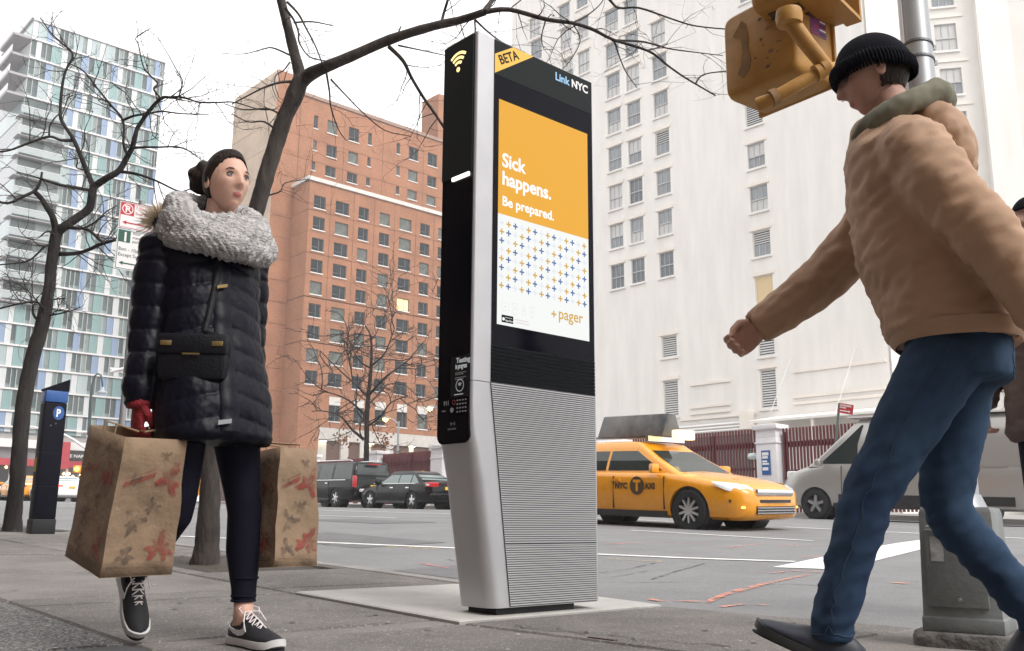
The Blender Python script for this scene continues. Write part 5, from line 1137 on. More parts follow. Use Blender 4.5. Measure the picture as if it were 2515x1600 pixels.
# black vent slats, then the fine ribbed panel
MB().box(-.02, .001, .1215, KW-.0042, 1.1345, 1.3238).build('vent_back', m_pl, k)
for i in range(10):
    z = 1.3235-.0191*i; MB().add([(.0012, .1225, z), (.0075, .1225, z-.005), (.0075, KW-.0045, z-.005), (.0012, KW-.0045, z), (.0012, .1225, z-.0145), (.0065, .1225, z-.0135), (.0065, KW-.0045, z-.0135), (.0012, KW-.0045, z-.0145)], [(0, 1, 2, 3), (1, 5, 6, 2), (4, 7, 6, 5), (0, 4, 5, 1), (3, 2, 6, 7)]).build('vent_slat', m_vent, k)
def rl(z): return .119+.142*max(0, (1.13-z))/(1.13-.05)
rb = MB(); n = 98
for i in range(n):
    z1 = 1.129-(1.129-.05)*i/n; p = (1.129-.05)/n; z0 = z1-p
    gap = abs(z1-.352) < p*.55
    if gap: z1 -= p*.25; p *= .75
    e0 = KW-.0045
    rb.add([(.0015, rl(z1), z1), (.0015, e0, z1), (.0075, e0, z1-p*.12), (.0075, rl(z1), z1-p*.12), (.0075, rl(z0), z0+p*.42), (.0075, e0, z0+p*.42), (.0005, e0, z0+p*.3), (.0005, rl(z0), z0+p*.3)], [(0, 1, 2, 3), (3, 2, 5, 4), (4, 5, 6, 7)])
o = rb.build('rib', m_rib, k); o['kind'] = 'stuff'
mb = MB(); mb.add([(.001, rl(1.129), 1.129), (.001, KW-.0045, 1.129), (.001, KW-.0045, .05), (.001, rl(.05), .05)], [(0, 1, 2, 3)]); mb.build('rib_backing', M('rib_shadow_gap', (.03, .03, .035), .6), k)

# ================================================================ parking pay station
m_mb = M('pay_station_black', (.006, .006, .012), .55, spec=.1, var=.2, vscale=3); m_mbl = M('pay_station_blue', (.02, .09, .3), .4)
g = on_ground(105, 1312, lambda X, Y: G(X, Y)); hM = at(125, 955, X=g.x).z-g.z
g = g+Vector((-.05, -.02, 0)); e = empty('parking_pay_station', g, 0, 'black parking pay station with a round blue P badge', 'parking meter')
MB().loft([[(-.13, -.16, 0), (.13, -.16, 0), (.13, .18, 0), (-.13, .18, 0)], [(-.13, -.16, hM*.1), (.13, -.16, hM*.1), (.13, .18, hM*.1), (-.13, .18, hM*.1)]]).build('plinth', m_pl, e, bevel=.008)
MB().box(-.115, .125, -.15, .17, hM*.1, hM*.9).build('cabinet', m_mb, e, bevel=.012)
MB().box(-.11, .13, -.155, .175, hM*.905, hM*.985).build('blue_band', m_mbl, e, bevel=.008)
MB().add([(-.12, -.16, hM*.987), (.13, -.16, hM*.987), (.13, .18, hM*.987), (-.12, .18, hM*.987), (-.12, -.16, hM*1.0), (.13, -.16, hM*1.0), (.13, .18, hM*1.075), (-.12, .18, hM*1.045)], [(0, 3, 2, 1), (4, 5, 6, 7), (0, 1, 5, 4), (1, 2, 6, 5), (2, 3, 7, 6), (3, 0, 4, 7)]).build('solar_top', m_mb, e)
bd = MB().lathe([(.001, 0), (.082, 0), (.082, .004), (.001, .004)], (.126, .055, hM*.83), (1, 0, 0), 28).build('badge', m_mbl, e)
text('P', .125, (.132, .018, hM*.83-.043), AX_X, m_wtx, bd, bold=.004)
MB().box(-.15, -.115, -.1, .12, hM*.42, hM*.86).build('ticket_panel', m_mb, e, bevel=.02); MB().box(-.1, .0, -.156, -.149, hM*.42, hM*.52).build('yellow_label', M('dull_yellow', (.3, .24, .03), .6), e)
for z in (.55, .32): MB().box(-.11, .126, -.1525, -.149, hM*z-.003, hM*z+.003).build('door_seam', m_pl, e); MB().box(.124, .127, -.13, .15, hM*z-.002, hM*z+.002).build('door_seam', m_pl, e)
MB().lathe([(.001, 0), (.008, 0), (.006, .005), (.001, .005)], (.126, -.04, hM*.74), (1, 0, 0), 10).build('lock', m_metal, e); MB().lathe([(.001, 0), (.008, 0), (.006, .005), (.001, .005)], (.126, .03, hM*.755), (1, 0, 0), 10).build('lock', m_metal, e)

e.scale = (.8, .76, 1)
# ================================================================ parking signs on a post
ds = 8.3; cS = at(335, 585, depth=ds)
nS = (CAMP-cS); nS.z = 0; nS.normalize(); nS = (Matrix.Rotation(rad(20), 3, 'Z') @ nS).normalized(); uS = Vector((-nS.y, nS.x, 0)); vS = Vector((0, 0, 1))
gS = Vector((cS.x, cS.y, G(cS.x, cS.y)))+uS*.03
e = empty('parking_sign', gS, 0, 'pair of red and green parking rule plates beside the black puffer coat\'s shoulder', 'street sign')
o_ = cS-gS
MB().tube([(-nS*.03), Vector((0, 0, o_.z+.35))-nS*.03], .028, 8).build('post', M('galvanised_post', (.3, .3, .31), .5, metal=.4), e, smooth=60)
m_splate = M('sign_plate_white', (.78, .77, .77), .5); m_sgreen = M('sign_green', (.012, .09, .065), .5)
axS = (uS, vS, nS)
def SP(u, v, d=.0): return o_+uS*u+vS*v+nS*d
def plate(u0, u1, v0, v1, m, name, par, d0=0., d1=.004): return MB().prism([SP(u0, v0, d0), SP(u1, v0, d0), SP(u1, v1, d0), SP(u0, v1, d0)], nS*(d1-d0)).build(name, m, par)
u0, u1 = -.165, .165
s1 = plate(u0, u1, .065, .302, m_splate, 'plate', e); s2 = plate(u0, u1, -.302, .055, m_splate, 'plate', e)
def border(par, v0, v1, m):
    for a, b, c_, d_ in ((u0+.006, u1-.006, v0+.006, v0+.011), (u0+.006, u1-.006, v1-.011, v1-.006), (u0+.006, u0+.011, v0+.011, v1-.011), (u1-.011, u1-.006, v0+.011, v1-.011)): plate(a, b, c_, d_, m, 'border', par, .0042, .005)
border(s1, .065, .302, m_sred); border(s2, -.302, .055, m_sgreen)
plate(u0+.012, u0+.125, .185, .297, m_sred, 'symbol_field', s1, .0042, .0052)
ring = [[SP(u0+.068+d*math.cos(2*math.pi*i/28), .241+d*math.sin(2*math.pi*i/28), .0056) for d in (.04, .048)] for i in range(29)]
MB().loft(ring, False, closed=False).build('ring', m_splate, s1)
link('lettering', text_mesh('P', .078, SP(u0+.046, .214, .0058), axS, bold=.003), m_splate, s1); MB().prism([SP(u0+.035, .268, .0062), SP(u0+.042, .275, .0062), SP(u0+.101, .214, .0062), SP(u0+.094, .207, .0062)], nS*.0005).build('slash', m_splate, s1)
for s, z in (('7:30am', .252), ('Except Sunday', .205)): link('lettering', text_mesh(s, .042 if z > .22 else .036, SP(u0+.137, z, .0048), axS, wide=.8 if z > .22 else .68), m_sred, s1)
def arrow(par, v, m, left=True, right=True):
    a, b = u0+.03, u1-.03
    mb = MB(); mb.prism([SP(a+.03, v-.006, .0048), SP(b-.03, v-.006, .0048), SP(b-.03, v+.006, .0048), SP(a+.03, v+.006, .0048)], nS*.0006)
    if left: mb.prism([SP(a, v, .0048), SP(a+.035, v-.018, .0048), SP(a+.035, v+.018, .0048)], nS*.0006)
    if right: mb.prism([SP(b, v, .0048), SP(b-.035, v-.018, .0048), SP(b-.035, v+.018, .0048)], nS*.0006)
    mb.build('arrow', m, par)
arrow(s1, .118, m_sred); arrow(s2, -.245, m_sgreen, True, False)
plate(u0+.012, u0+.112, -.06, .045, m_sgreen, 'number_field', s2, .0042, .0052); link('lettering', text_mesh('1', .115, SP(u0+.04, -.05, .0058), axS, bold=.003), m_splate, s2)
m_dkt = M('sign_dark_text', (.03, .05, .05), .5)
for s, z in (('hour', .022), ('metered', -.016), ('parking', -.052)): link('lettering', text_mesh(s, .037, SP(u0+.13, z, .0048), axS, wide=.95), m_dkt, s2)
for s, z in (('8am - 10pm', -.135), ('Except Sunday', -.185)): link('lettering', text_mesh(s, .045, SP(u0+.018, z, .0048), axS, wide=.93), m_dkt, s2)

# ================================================================ signal pole, its pedestal and the crossing signals
m_gp = M('signal_pole_grey', (.33, .345, .36), .42, metal=.35, var=.1, vscale=3); m_box = M('pedestal_grey', (.16, .175, .175), .55, var=.22, vscale=5, bump=.15, bscale=40); m_foot = M('rough_footing', (.13, .125, .12), .95, var=.35, vscale=7, bump=1., bscale=25)
zf = .055
c0, c1 = at(2270, 1549, Z=zf), at(2468, 1562, Z=zf); bw = (c1-c0); bw.z = 0; bu = bw.normalized(); bn = Vector((bu.y, -bu.x, 0)); BW = bw.length; BDp = BW*.95
cen = c0+bu*BW/2-bn*BDp/2; cen.z = zf
zt_ = at(2276, 1246, Y=c0.y).z
e = empty('signal_pedestal', cen, 0, 'grey metal signal pedestal with a hinged door at right', 'pedestal')
def bp(u, v, z): return bu*u+bn*v+Vector((0, 0, z))
hb = zt_-zf
def bring(k, z): return [bp(-BW/2*k, BDp/2*k, z), bp(BW/2*k, BDp/2*k, z), bp(BW/2*k, -BDp/2*k, z), bp(-BW/2*k, -BDp/2*k, z)]
MB().loft([bring(1.03, 0), bring(1.03, .05), bring(1.0, .055), bring(.93, hb-.02), bring(.88, hb)]).build('cabinet', m_box, e, bevel=.012)
dn = MB().loft([[bp(-BW*.42, BDp/2*1.0+.012, .09), bp(BW*.36, BDp/2*1.0+.012, .09), bp(BW*.36, BDp/2*.97, .09), bp(-BW*.42, BDp/2*.97, .09)], [bp(-BW*.40, BDp/2*.95+.012, hb*.82), bp(BW*.34, BDp/2*.95+.012, hb*.82), bp(BW*.34, BDp/2*.92, hb*.82), bp(-BW*.40, BDp/2*.92, hb*.82)]]).build('door', m_box, e, bevel=.006)
MB().tube([bp(-BW*.36, BDp/2*.95+.022, hb*.84), bp(BW*.2, BDp/2*.95+.022, hb*.84)], .006, 6).build('hinge', m_metal, dn)
MB().lathe([(.001, 0), (.008, 0), (.006, .008), (.001, .008)], bp(0, BDp/2+.014, .12), bn, 10).build('bolt', m_metal, dn)
MB().loft([[bp(-BW*.33, BDp/2*.965+.0145, hb*.56), bp(-BW*.16, BDp/2*.965+.0145, hb*.56)], [bp(-BW*.33, BDp/2*.955+.0145, hb*.76), bp(-BW*.16, BDp/2*.955+.0145, hb*.76)]], False, closed=False).build('torn_sticker', M('torn_sticker_paper', (.32, .33, .33), .8, var=.4, vscale=30), dn)
rf = random.Random(4); fr = []
for z, k in ((-.02, 1.35), (.03, 1.36), (.05, 1.3), (.054, 1.2)):
    fr.append([bp(BW/2*k*math.copysign(abs(math.cos(q))**.5, math.cos(q))*rf.uniform(.95, 1.05), BDp/2*k*math.copysign(abs(math.sin(q))**.5, math.sin(q))*rf.uniform(.95, 1.05), z-zf) for q in [2*math.pi*i/28+.1 for i in range(28)]])
o = MB().loft(fr).build('concrete_footing', m_foot, smooth=50); o.location = cen; tag(o, 'rough low concrete footing under the grey pedestal', 'footing')
top = at(2252, 120, depth=4.5); tq = at(2268, 170, depth=4.5)
base_c = cen+Vector((0, 0, hb)); axis = (top-base_c); pt_ = base_c+axis*1.35
pole = empty('signal_pole', base_c, 0, 'thick grey signal pole rising from the pedestal', 'pole')
MB().tube([Vector(), (pt_-base_c)], [.075, .066], 28).build('shaft', m_gp, pole, smooth=60)
MB().tube([Vector((0, 0, -.0)), Vector((0, 0, .05))], [.1, .08], 24).build('collar', m_gp, pole, smooth=40)
adn = axis.normalized()
for f in (at(2260, 118, depth=4.5), at(2262, 165, depth=4.5)):
    t = (f-base_c).dot(adn); q = adn*t; MB().tube([q-adn*.006, q+adn*.006], .0735, 28).build('strap', M('dark_strap', (.12, .13, .14), .5, metal=.5) if 'dark_strap' not in bpy.data.materials else bpy.data.materials['dark_strap'], pole)
    MB().obox(q+RT*.075, RT*.012, FW*.01, UP3*.012).build('strap_clamp', m_metal, pole)
MB().tube([adn*((top-base_c).dot(adn)-.8)-RT*.072-FW*.02, adn*((top-base_c).dot(adn)+.4)-RT*.068-FW*.02], .007, 5).build('conduit', m_pil, pole)
m_psig = M('worn_signal_paint', (.46, .235, .04), .55, col2=(.36, .175, .035), vscale=9, bump=.1, bscale=30); m_peel = M('peeled_paint', (.26, .15, .06), .8, var=.25, vscale=12); m_chip = M('paint_chip_dark', (.07, .05, .03), .8)
def sig_head(c, yaw, w_, h, d, label, lens_col, tilt=0.):
    e = empty('pedestrian_signal', c, yaw, label, 'traffic signal', 'yellow pedestrian signals on the grey pole')
    b = MB().loft([[(x*k2, y, z*k2) for x, z in [(math.copysign(abs(math.cos(q))**.2, math.cos(q))*w_/2, math.copysign(abs(math.sin(q))**.2, math.sin(q))*h/2) for q in [2*math.pi*i/40 for i in range(40)]]] for y, k2 in ((-d/2, .9), (-d/2+.008, .955), (-d/2+.028, .99), (-d/2+.05, 1.), (d/2, 1.), (d/2, .93))]).build('housing', m_psig, e, smooth=50)
    return e, b
# head seen from behind (local -Y side faces the camera)
c1_ = at(1906, 128, depth=4.28); yaw1 = rad(-6)
e1, b1 = sig_head(c1_, yaw1, .40, .41, .25, 'yellow signal head with peeling paint, left of the grey pole', None)
def blob(name, pts, m, par, y): MB().prism([(x, y, z) for x, z in pts], (0, -.0015, 0)).build(name, m, par)
blob('peeled_patch', [(-.14, .09), (-.1, .13), (-.085, .15), (-.06, .12), (-.05, .06), (-.055, 0), (-.04, -.06), (-.05, -.1), (-.09, -.13), (-.12, -.1), (-.1, -.07), (-.085, -.01), (-.09, .05), (-.11, .07)], m_peel, e1, -.1255)
for k_ in range(16):
    cx, cz, s = rf.uniform(-.03, .12), rf.uniform(-.13, .13), rf.uniform(.004, .016); a0 = rf.uniform(0, 6)
    blob('paint_chip', [(cx+s*rf.uniform(.5, 1.4)*math.cos(a0+q), cz+s*rf.uniform(.3, .8)*math.sin(a0+q)) for q in (0, .9, 1.8, 2.9, 4, 5)], m_chip if k_ % 3 else m_peel, e1, -.1252)
MB().box(.2005, .202, -.02, .09, .0, .11).build('sticker', M('red_blue_sticker', (.4, .03, .08), .5, col2=(.03, .06, .25), vscale=30), e1)
for k_ in range(5): MB().box(.202, .2028, .04+.002*k_, .085, .01+k_*.02, .017+k_*.02).build('sticker_print', m_wtx if k_ % 2 else m_trim, e1)
MB().box(-.215, .215, .125, .145, -.21, .215).build('door_flange', m_psig, e1, bevel=.01)
for s in (-1, 1): MB().tube([(s*.05, .0, -.2), (s*.05, .0, -.235)], .035, 12).build('boss', m_psig, e1, smooth=50)
c2_ = at(1956, -54, depth=4.2); yaw2 = rad(-84)
e2, b2 = sig_head(c2_, yaw2, .40, .40, .26, 'yellow signal head with a dark lens cut by the top edge', None)
MB().box(-.175, .175, .115, .131, -.165, .165).build('lens', M('dark_lens', (.12, .115, .16), .15), e2)
for s in (-1, 1): MB().box(min(s*.18, s*.2), max(s*.18, s*.2), .13, .2, -.19, .2).build('visor_side', m_psig, e2)
MB().box(-.2, .2, .13, .2, -.2, -.182).build('visor_base', m_psig, e2)
for x in (-.1, .0, .1): MB().box(x-.03, x+.03, -.08, .06, -.206, -.198).build('vent_slot', m_chip, e2)
# bracket arms between the heads and the pole
br = empty('signal_bracket', at(2205, 148, depth=4.42), 0, 'yellow pipe bracket joining the signal heads to the pole', 'bracket')
rb_ = lambda px, py, d: at(px, py, depth=d)-Vector(br.location)
MB().tube([rb_(2222, 146, 4.46), rb_(2180, 148, 4.36), rb_(2120, 155, 4.15), rb_(2026, 168, 3.86)], .022, 12).build('main_arm', m_psig, br, smooth=60)
MB().lathe([(.02, -.04), (.045, -.03), (.05, 0), (.045, .03), (.02, .04)], rb_(2208, 147, 4.42), _r, 16).build('hub', m_psig, br, smooth=60)
MB().tube([rb_(2032, 170, 3.86), rb_(1985, 112, 3.84), rb_(1945, 58, 3.83), rb_(1932, 35, 3.85)], [.03, .032, .034, .036], 14).build('upper_arm', m_psig, br, smooth=60)
MB().lathe([(.02, -.035), (.05, -.03), (.055, 0), (.05, .03), (.02, .035)], rb_(1938, 44, 3.83), UP3, 16).build('upper_knuckle', m_psig, br, smooth=60)
MB().tube([rb_(2026, 172, 3.86), rb_(1960, 207, 3.85), rb_(1895, 245, 3.85), rb_(1862, 258, 3.88)], [.026, .027, .028, .03], 14).build('lower_arm', m_psig, br, smooth=60)
for px, py in ((2024, 168), (1900, 240), (2010, 178)): MB().lathe([(.01, -.02), (.036, -.015), (.036, .015), (.01, .02)], rb_(px, py, 3.85), _r+UP3*.5, 12).build('coupling', m_peel if px == 1900 else m_psig, br, smooth=50)
# ================================================================ people
m_skin = M('skin_light', (.6, .36, .275), .5, var=.1, vscale=14, bump=.06, bscale=420); m_skin.node_tree.nodes['Principled BSDF'].inputs['Subsurface Weight'].default_value = .12
m_lip = M('lips', (.44, .15, .13), .45); m_skin2 = M('skin_ruddy', (.46, .26, .195), .58, var=.16, vscale=24, bump=.12, bscale=380)
m_eye = M('eye_white', (.5, .47, .45), .25); m_iris = M('iris', (.06, .04, .03), .1); m_hair = M('dark_brown_hair', (.02, .012, .009), .55, spec=.15, var=.5, vscale=40, bump=.5, bscale=120, stretch=(1, 1, .2))
M_LID = M('eyelash', (.09, .05, .04), .6)
def gauss(a, s): return math.exp(-(a/s)**2)
def head_mesh(fem=True):
    bm = bmesh.new(); bmesh.ops.create_icosphere(bm, subdivisions=5, radius=1)
    for v in bm.verts:
        x, y, z = v.co; X, Y, Z = x*.099, y*.077, z*.121
        if z < 0: t = (-z)**1.4; Y *= 1-.36*t; X *= (1-.12*t) if x > 0 else (1-.55*t); X += .012*t
        if z > 0 and x < 0: X *= 1+.1*z
        if x > 0:
            f = 1 if x > .2 else x/.2
            X -= .006*gauss(Z+.02, .07)*f*(1-gauss(Y, .04))
            nz = 0
            if -.04 < Z < .03: nz = ((.03-Z)/.062)**1.1 if Z > -.032 else max(0, (Z+.044)/.012)
            X += .027*nz*gauss(Y, .0105+.006*max(0, (.0-Z)/.04))*f
            X -= .011*gauss(abs(Y)-.032, .0155)*gauss(Z-.01, .0125)*f
            X += .004*gauss(Z-.032, .012)*gauss(abs(Y)-.03, .03)*f
            X += .0075*gauss(Z+.066, .0085)*gauss(Y, .022)*f-.005*gauss(Z+.0665, .0022)*gauss(Y, .022)*f
            X += .006*gauss(Z+.102, .015)*gauss(Y, .022)*f-.003*gauss(Z+.083, .006)*gauss(Y, .02)*f
            X += .005*gauss(abs(Y)-.047, .016)*gauss(Z+.018, .018)*f
            if not fem: X += .004*gauss(Z-.036, .01)*f
        v.co = (X, Y, Z)
    me = bpy.data.meshes.new('head'); bm.to_mesh(me); bm.free(); return me
def xf_mesh(me, mat): me.transform(mat); return me
def add_head(parent, mat, skin, fem=True, brow=None):
    """head with face; mat places it (x forward, y left, z up)"""
    me = head_mesh(fem); me.materials.append(skin); me.materials.append(m_lip)
    for p in me.polygons:
        c = p.center
        if c.x > .05 and abs(c.y) < .019 and abs(c.z+.0665) < .0085*(1-(abs(c.y)/.021)**2)**.5: p.material_index = 1
    h = link('head', xf_mesh(me, mat), None, parent, smooth=180)
    for s in (-1, 1):
        link('eye', xf_mesh(MB().lathe([(.0003, -.0118), (.006, -.0102), (.0102, -.006), (.0118, 0), (.0102, .006), (.006, .0102), (.0003, .0118)], (.0765, s*.032, .01), (1, 0, 0), 14).mesh(), mat), m_eye if fem else M_LID, h, smooth=180)
        link('iris', xf_mesh(MB().lathe([(.0003, 0), (.0055, -.0004), (.006, -.002), (.0003, -.003)], (.0887, s*.032, .01), (1, 0, 0), 14).mesh(), mat), m_iris, h)
        link('eyelid', xf_mesh(MB().tube([(.079, s*.018, .011), (.0865, s*.025, .0175), (.0895, s*.032, .0192), (.0865, s*.04, .0175), (.0775, s*.047, .01)], [.0015, .0028, .003, .0028, .0016], 6).mesh(), mat), M_LID if fem else skin, h, smooth=180)
        link('eyebrow', xf_mesh(MB().tube([(.0905, s*.014, .0275), (.0915, s*.026, .033), (.086, s*.039, .0345), (.0755, s*.05, .029)], [.0018, .0026, .0022, .001], 6).mesh(), mat), brow or M_LID, h, smooth=180)
        link('ear', xf_mesh(MB().loft([[(-.012+a*.017*k_+dx, s*(.0705+o), -.004+b*.03*k_) for a, b in [(math.cos(2*math.pi*i/14), math.sin(2*math.pi*i/14)) for i in range(14)]] for o, k_, dx in ((0, .75, .004), (.009, 1., 0), (.013, .9, -.002), (.0115, .55, .002))]).mesh(), mat), skin, h, smooth=180)
        link('nostril', xf_mesh(MB().lathe([(.0003, -.001), (.0034, 0), (.0003, .001)], (.1055, s*.0075, -.0395), (.2, 0, -1), 8).mesh(), mat), m_lip, h)
    return h
def hand_mesh(curl=1., thumb_in=1.):
    """hanging hand: wrist at origin, fingers down -z, x toward the thumb side, palm toward +y"""
    mb = MB()
    mb.loft([[(a*w_*.5, b*t*.5, z) for a, b in [(math.cos(2*math.pi*i/14), math.sin(2*math.pi*i/14)) for i in range(14)]] for z, w_, t in ((.02, .052, .042), (0, .056, .04), (-.03, .074, .036), (-.065, .084, .034), (-.09, .08, .028), (-.098, .07, .02))])
    for x, ln, r in ((.03, .92, .0098), (.01, 1.03, .0102), (-.0105, .96, .0098), (-.03, .76, .0088)):
        a0 = 0.15+.25*curl; p = Vector((x, 0, -.084)); P = [p.copy()]; ang = a0*.4
        for L_, da in ((.036, .35+.75*curl), (.028, .3+.85*curl), (.022, .2+.5*curl)):
            ang += da*.6; p = p+Vector((0, math.sin(ang), -math.cos(ang)))*L_*ln; P.append(p.copy()); ang += da*.4
        mb.tube(P, [r*1.05, r, r*.92, r*.72], 10)
    T = [Vector((.03, .004, -.02)), Vector((.048, .014, -.045)), Vector((.05-.008*thumb_in, .03, -.07)), Vector((.045-.02*thumb_in, .042, -.092))]
    mb.tube(T, [.015, .0135, .0115, .0085], 10)
    return remeshed(mb, .0042, 3, .4)
def displace(me, fn):
    no = [v.normal.copy() for v in me.vertices]
    for v, n_ in zip(me.vertices, no): v.co += n_*fn(v.co)
    me.update(); return me
def ell(c, rx, ry, n=28, p=2.3): return [(c[0]+rx*math.copysign(abs(math.cos(q))**(2/p), math.cos(q)), c[1]+ry*math.copysign(abs(math.sin(q))**(2/p), math.sin(q)), c[2]) for q in [2*math.pi*i/n for i in range(n)]]
m_shoe = M('black_trainer_mesh', (.012, .012, .016), .7, bump=.2, bscale=400); m_sole = M('white_sole', (.6, .6, .6), .6); m_lace = M('white_lace', (.78, .72, .72), .8); m_sock = M('legging_navy', (.006, .006, .015), .8, spec=.15, bump=.15, bscale=150)
def shoe(parent, mat, upper, sole, lace, L=.3, swoosh=None, name='shoe', side=-1, laces=True):
    k_ = L/.305
    st = [(0, .012, .07), (.006, .026, .085), (.04, .034, .1), (.08, .036, .108), (.12, .038, .104), (.16, .042, .086), (.2, .046, .069), (.24, .046, .058), (.275, .038, .05), (.297, .022, .042), (.305, .006, .036)]
    def ring(x, w_, zt, zb): return [(x*k_, a*w_*k_*(1 if b < .35 else 1-.28*(b-.35)), (zb+(zt-zb)*b)*k_) for a, b in [(-.9, 0), (-1, .15), (-.98, .4), (-.85, .65), (-.55, .9), (-.2, 1), (.2, 1), (.55, .9), (.85, .65), (.98, .4), (1, .15), (.9, 0)]]
    me = MB().loft([ring(x, w_, zt, .024) for x, w_, zt in st]).mesh(); u_ = link(name, xf_mesh(me, mat), upper, parent, smooth=55)
    so = [(-.006, .016), (.0, .03), (.04, .039), (.09, .037), (.14, .04), (.2, .05), (.25, .05), (.285, .042), (.305, .026), (.313, .008)]
    me = MB().loft([[(x*k_, a*w_*k_, z*k_+(.012*k_ if x > .28 else 0)*(x-.28)/.03) for a, z in [(-1, .003), (-1.05, .015), (-1, .027), (1, .027), (1.05, .015), (1, .003)]] for x, w_ in so]).mesh(); link('sole', xf_mesh(me, mat), sole, u_, smooth=50)
    me = MB().loft([[(x*k_, a*w_*k_, z*k_) for a, z in [(-.93, -.002), (-.95, .003), (.95, .003), (.93, -.002)]] for x, w_ in so]).mesh(); link('outsole', xf_mesh(me, mat), m_shoe, u_)
    if laces:
        mb = MB()
        for i in range(5):
            x = .105+i*.021; z = .112-.0085*i-(.003 if i > 2 else 0)
            for s in (-1, 1): mb.tube([(x*k_, s*.022*k_, (z-.012)*k_), ((x+.008)*k_, 0, (z+.004)*k_), ((x+.016)*k_, -s*.022*k_, (z-.02)*k_)], .0026*k_, 5)
        for s in (-1, 1):
            mb.tube([((.1)*k_, 0, .116*k_), (.085*k_, s*.02*k_, .135*k_), (.1*k_, s*.04*k_, .128*k_), (.12*k_, s*.03*k_, .108*k_)], .0026*k_, 5)
            mb.tube([((.1)*k_, 0, .116*k_), (.125*k_, s*.03*k_, .118*k_), (.145*k_, s*.045*k_, .085*k_)], .0026*k_, 5)
        link('laces', xf_mesh(mb.mesh(), mat), lace, u_)
    if swoosh:
        P = [(.115, .038), (.09, .045), (.055, .06), (.03, .078), (.05, .066), (.085, .058), (.12, .062), (.165, .075), (.185, .088), (.165, .068), (.14, .048)]
        P = [(.035, .076), (.055, .066), (.085, .058), (.115, .058), (.145, .066), (.135, .088), (.158, .060), (.15, .046), (.125, .039), (.095, .042), (.06, .056)]
        P = [(.03, .078), (.06, .064), (.095, .057), (.125, .058), (.15, .066), (.142, .09), (.165, .055), (.145, .042), (.115, .038), (.08, .045), (.05, .06)]
        mb = MB(); mb.prism([(x*k_, side*(.046 if z < .07 else .0405)*k_, z*k_) for x, z in P], (0, side*.0025, 0)); link('side_mark', xf_mesh(mb.mesh(), mat), swoosh, u_)
    return u_
def frame(o, fwd, up=(0, 0, 1)):
    f = Vector(fwd).normalized(); l = Vector(up).cross(f).normalized(); u_ = f.cross(l); return Matrix(((f.x, l.x, u_.x, o[0]), (f.y, l.y, u_.y, o[1]), (f.z, l.z, u_.z, o[2]), (0, 0, 0, 1)))

# ---- woman in the dark puffer coat, walking toward the right -----------------------------------
WO = Vector((.05, -1.40, 0))
wm_ = empty('person', WO, 0, 'person in black puffer coat and grey knit scarf carrying two paper bags', 'person')
m_coat = M('puffer_nylon', (.0035, .0035, .009), .42, bump=.1, bscale=35, spec=.16)
body = MB()                                              # body under the clothes: legs, trunk, neck as one skin
body.tube([(.05, .1, 1.0), (.07, .12, .8), (.085, .16, .54), (.08, .175, .48), (.07, .185, .34), (.082, .19, .2), (.085, .19, .15)], [.1, .095, .066, .064, .066, .047, .046], 20)
body.tube([(.05, -.1, 1.0), (.09, -.1, .78), (.085, -.09, .53), (.065, -.09, .47), (-.07, -.1, .37), (-.2, -.1, .27), (-.255, -.1, .225)], [.1, .095, .066, .064, .062, .044, .04], 20)
body.loft([ell((.04, 0, .9), .11, .17), ell((.04, 0, 1.05), .12, .18), ell((0, 0, 1.25), .1, .15), ell((-.02, 0, 1.45), .11, .18), ell((-.02, 0, 1.56), .07, .1)])
body.tube([(-.02, 0, 1.5), (.03, 0, 1.6), (.07, 0, 1.72)], [.07, .06, .053], 16)
link('body', remeshed(body, .012, 5), m_sock, wm_, smooth=180)
mb = MB().tube([(.085, .19, .17), (.09, .19, .115), (.095, .19, .07)], [.037, .036, .04], 18); link('ankle', mb.mesh(), m_skin, wm_, smooth=180)
for z, q in ((.158, .047), (.175, .0475), (.24, .052)): MB().tube([(.083, .19, z-.004), (.083, .19, z+.004)], q, 20).build('legging_fold', m_sock, wm_, smooth=180)
WH_ = Matrix.Translation((.108, 0, 1.742)) @ Matrix.Rotation(rad(3), 4, 'Z') @ Matrix.Rotation(rad(-2), 4, 'Y') @ Matrix.Scale(1.0, 4)
add_head(wm_, WH_, m_skin)
MB().tube([(.02, 0, 1.56), (.06, 0, 1.64), (.09, 0, 1.71)], [.062, .057, .056], 20).build('neck', m_skin, wm_, smooth=180)
# hair drawn back into a bun
def hairline(z):
    T = [(-.2, -.2), (-.085, -.2), (-.08, -.03), (-.05, -.006), (-.01, .01), (.04, .036), (.075, .058), (.094, .08), (.108, .12), (.13, .2)]
    for a, b in zip(T[:-1], T[1:]):
        if a[0] <= z <= b[0]: return a[1]+(b[1]-a[1])*(z-a[0])/(b[0]-a[0])
    return 1
hm = head_mesh(); bm = bmesh.new(); bm.from_mesh(hm)
bmesh.ops.delete(bm, geom=[v for v in bm.verts if v.co.x > hairline(v.co.z)+.004*noise.noise(v.co*70)], context='VERTS')
for v in bm.verts:
    n_ = v.co.normalized(); dh = min(1, max(0, (hairline(v.co.z)-v.co.x)/.075)); ang = math.atan2(v.co.y, v.co.z+.02)
    v.co += n_*(.0004+(.0125+.01*max(0, n_.z))*dh**.6+.0006*noise.noise(v.co*30))
bm.to_mesh(hm); bm.free()
hr = link('hair', xf_mesh(hm, WH_), m_hair, wm_, smooth=180); so_ = hr.modifiers.new('s', 'SOLIDIFY'); so_.thickness = .004; so_.offset = -1
st_ = MB(); rs_ = random.Random(2)
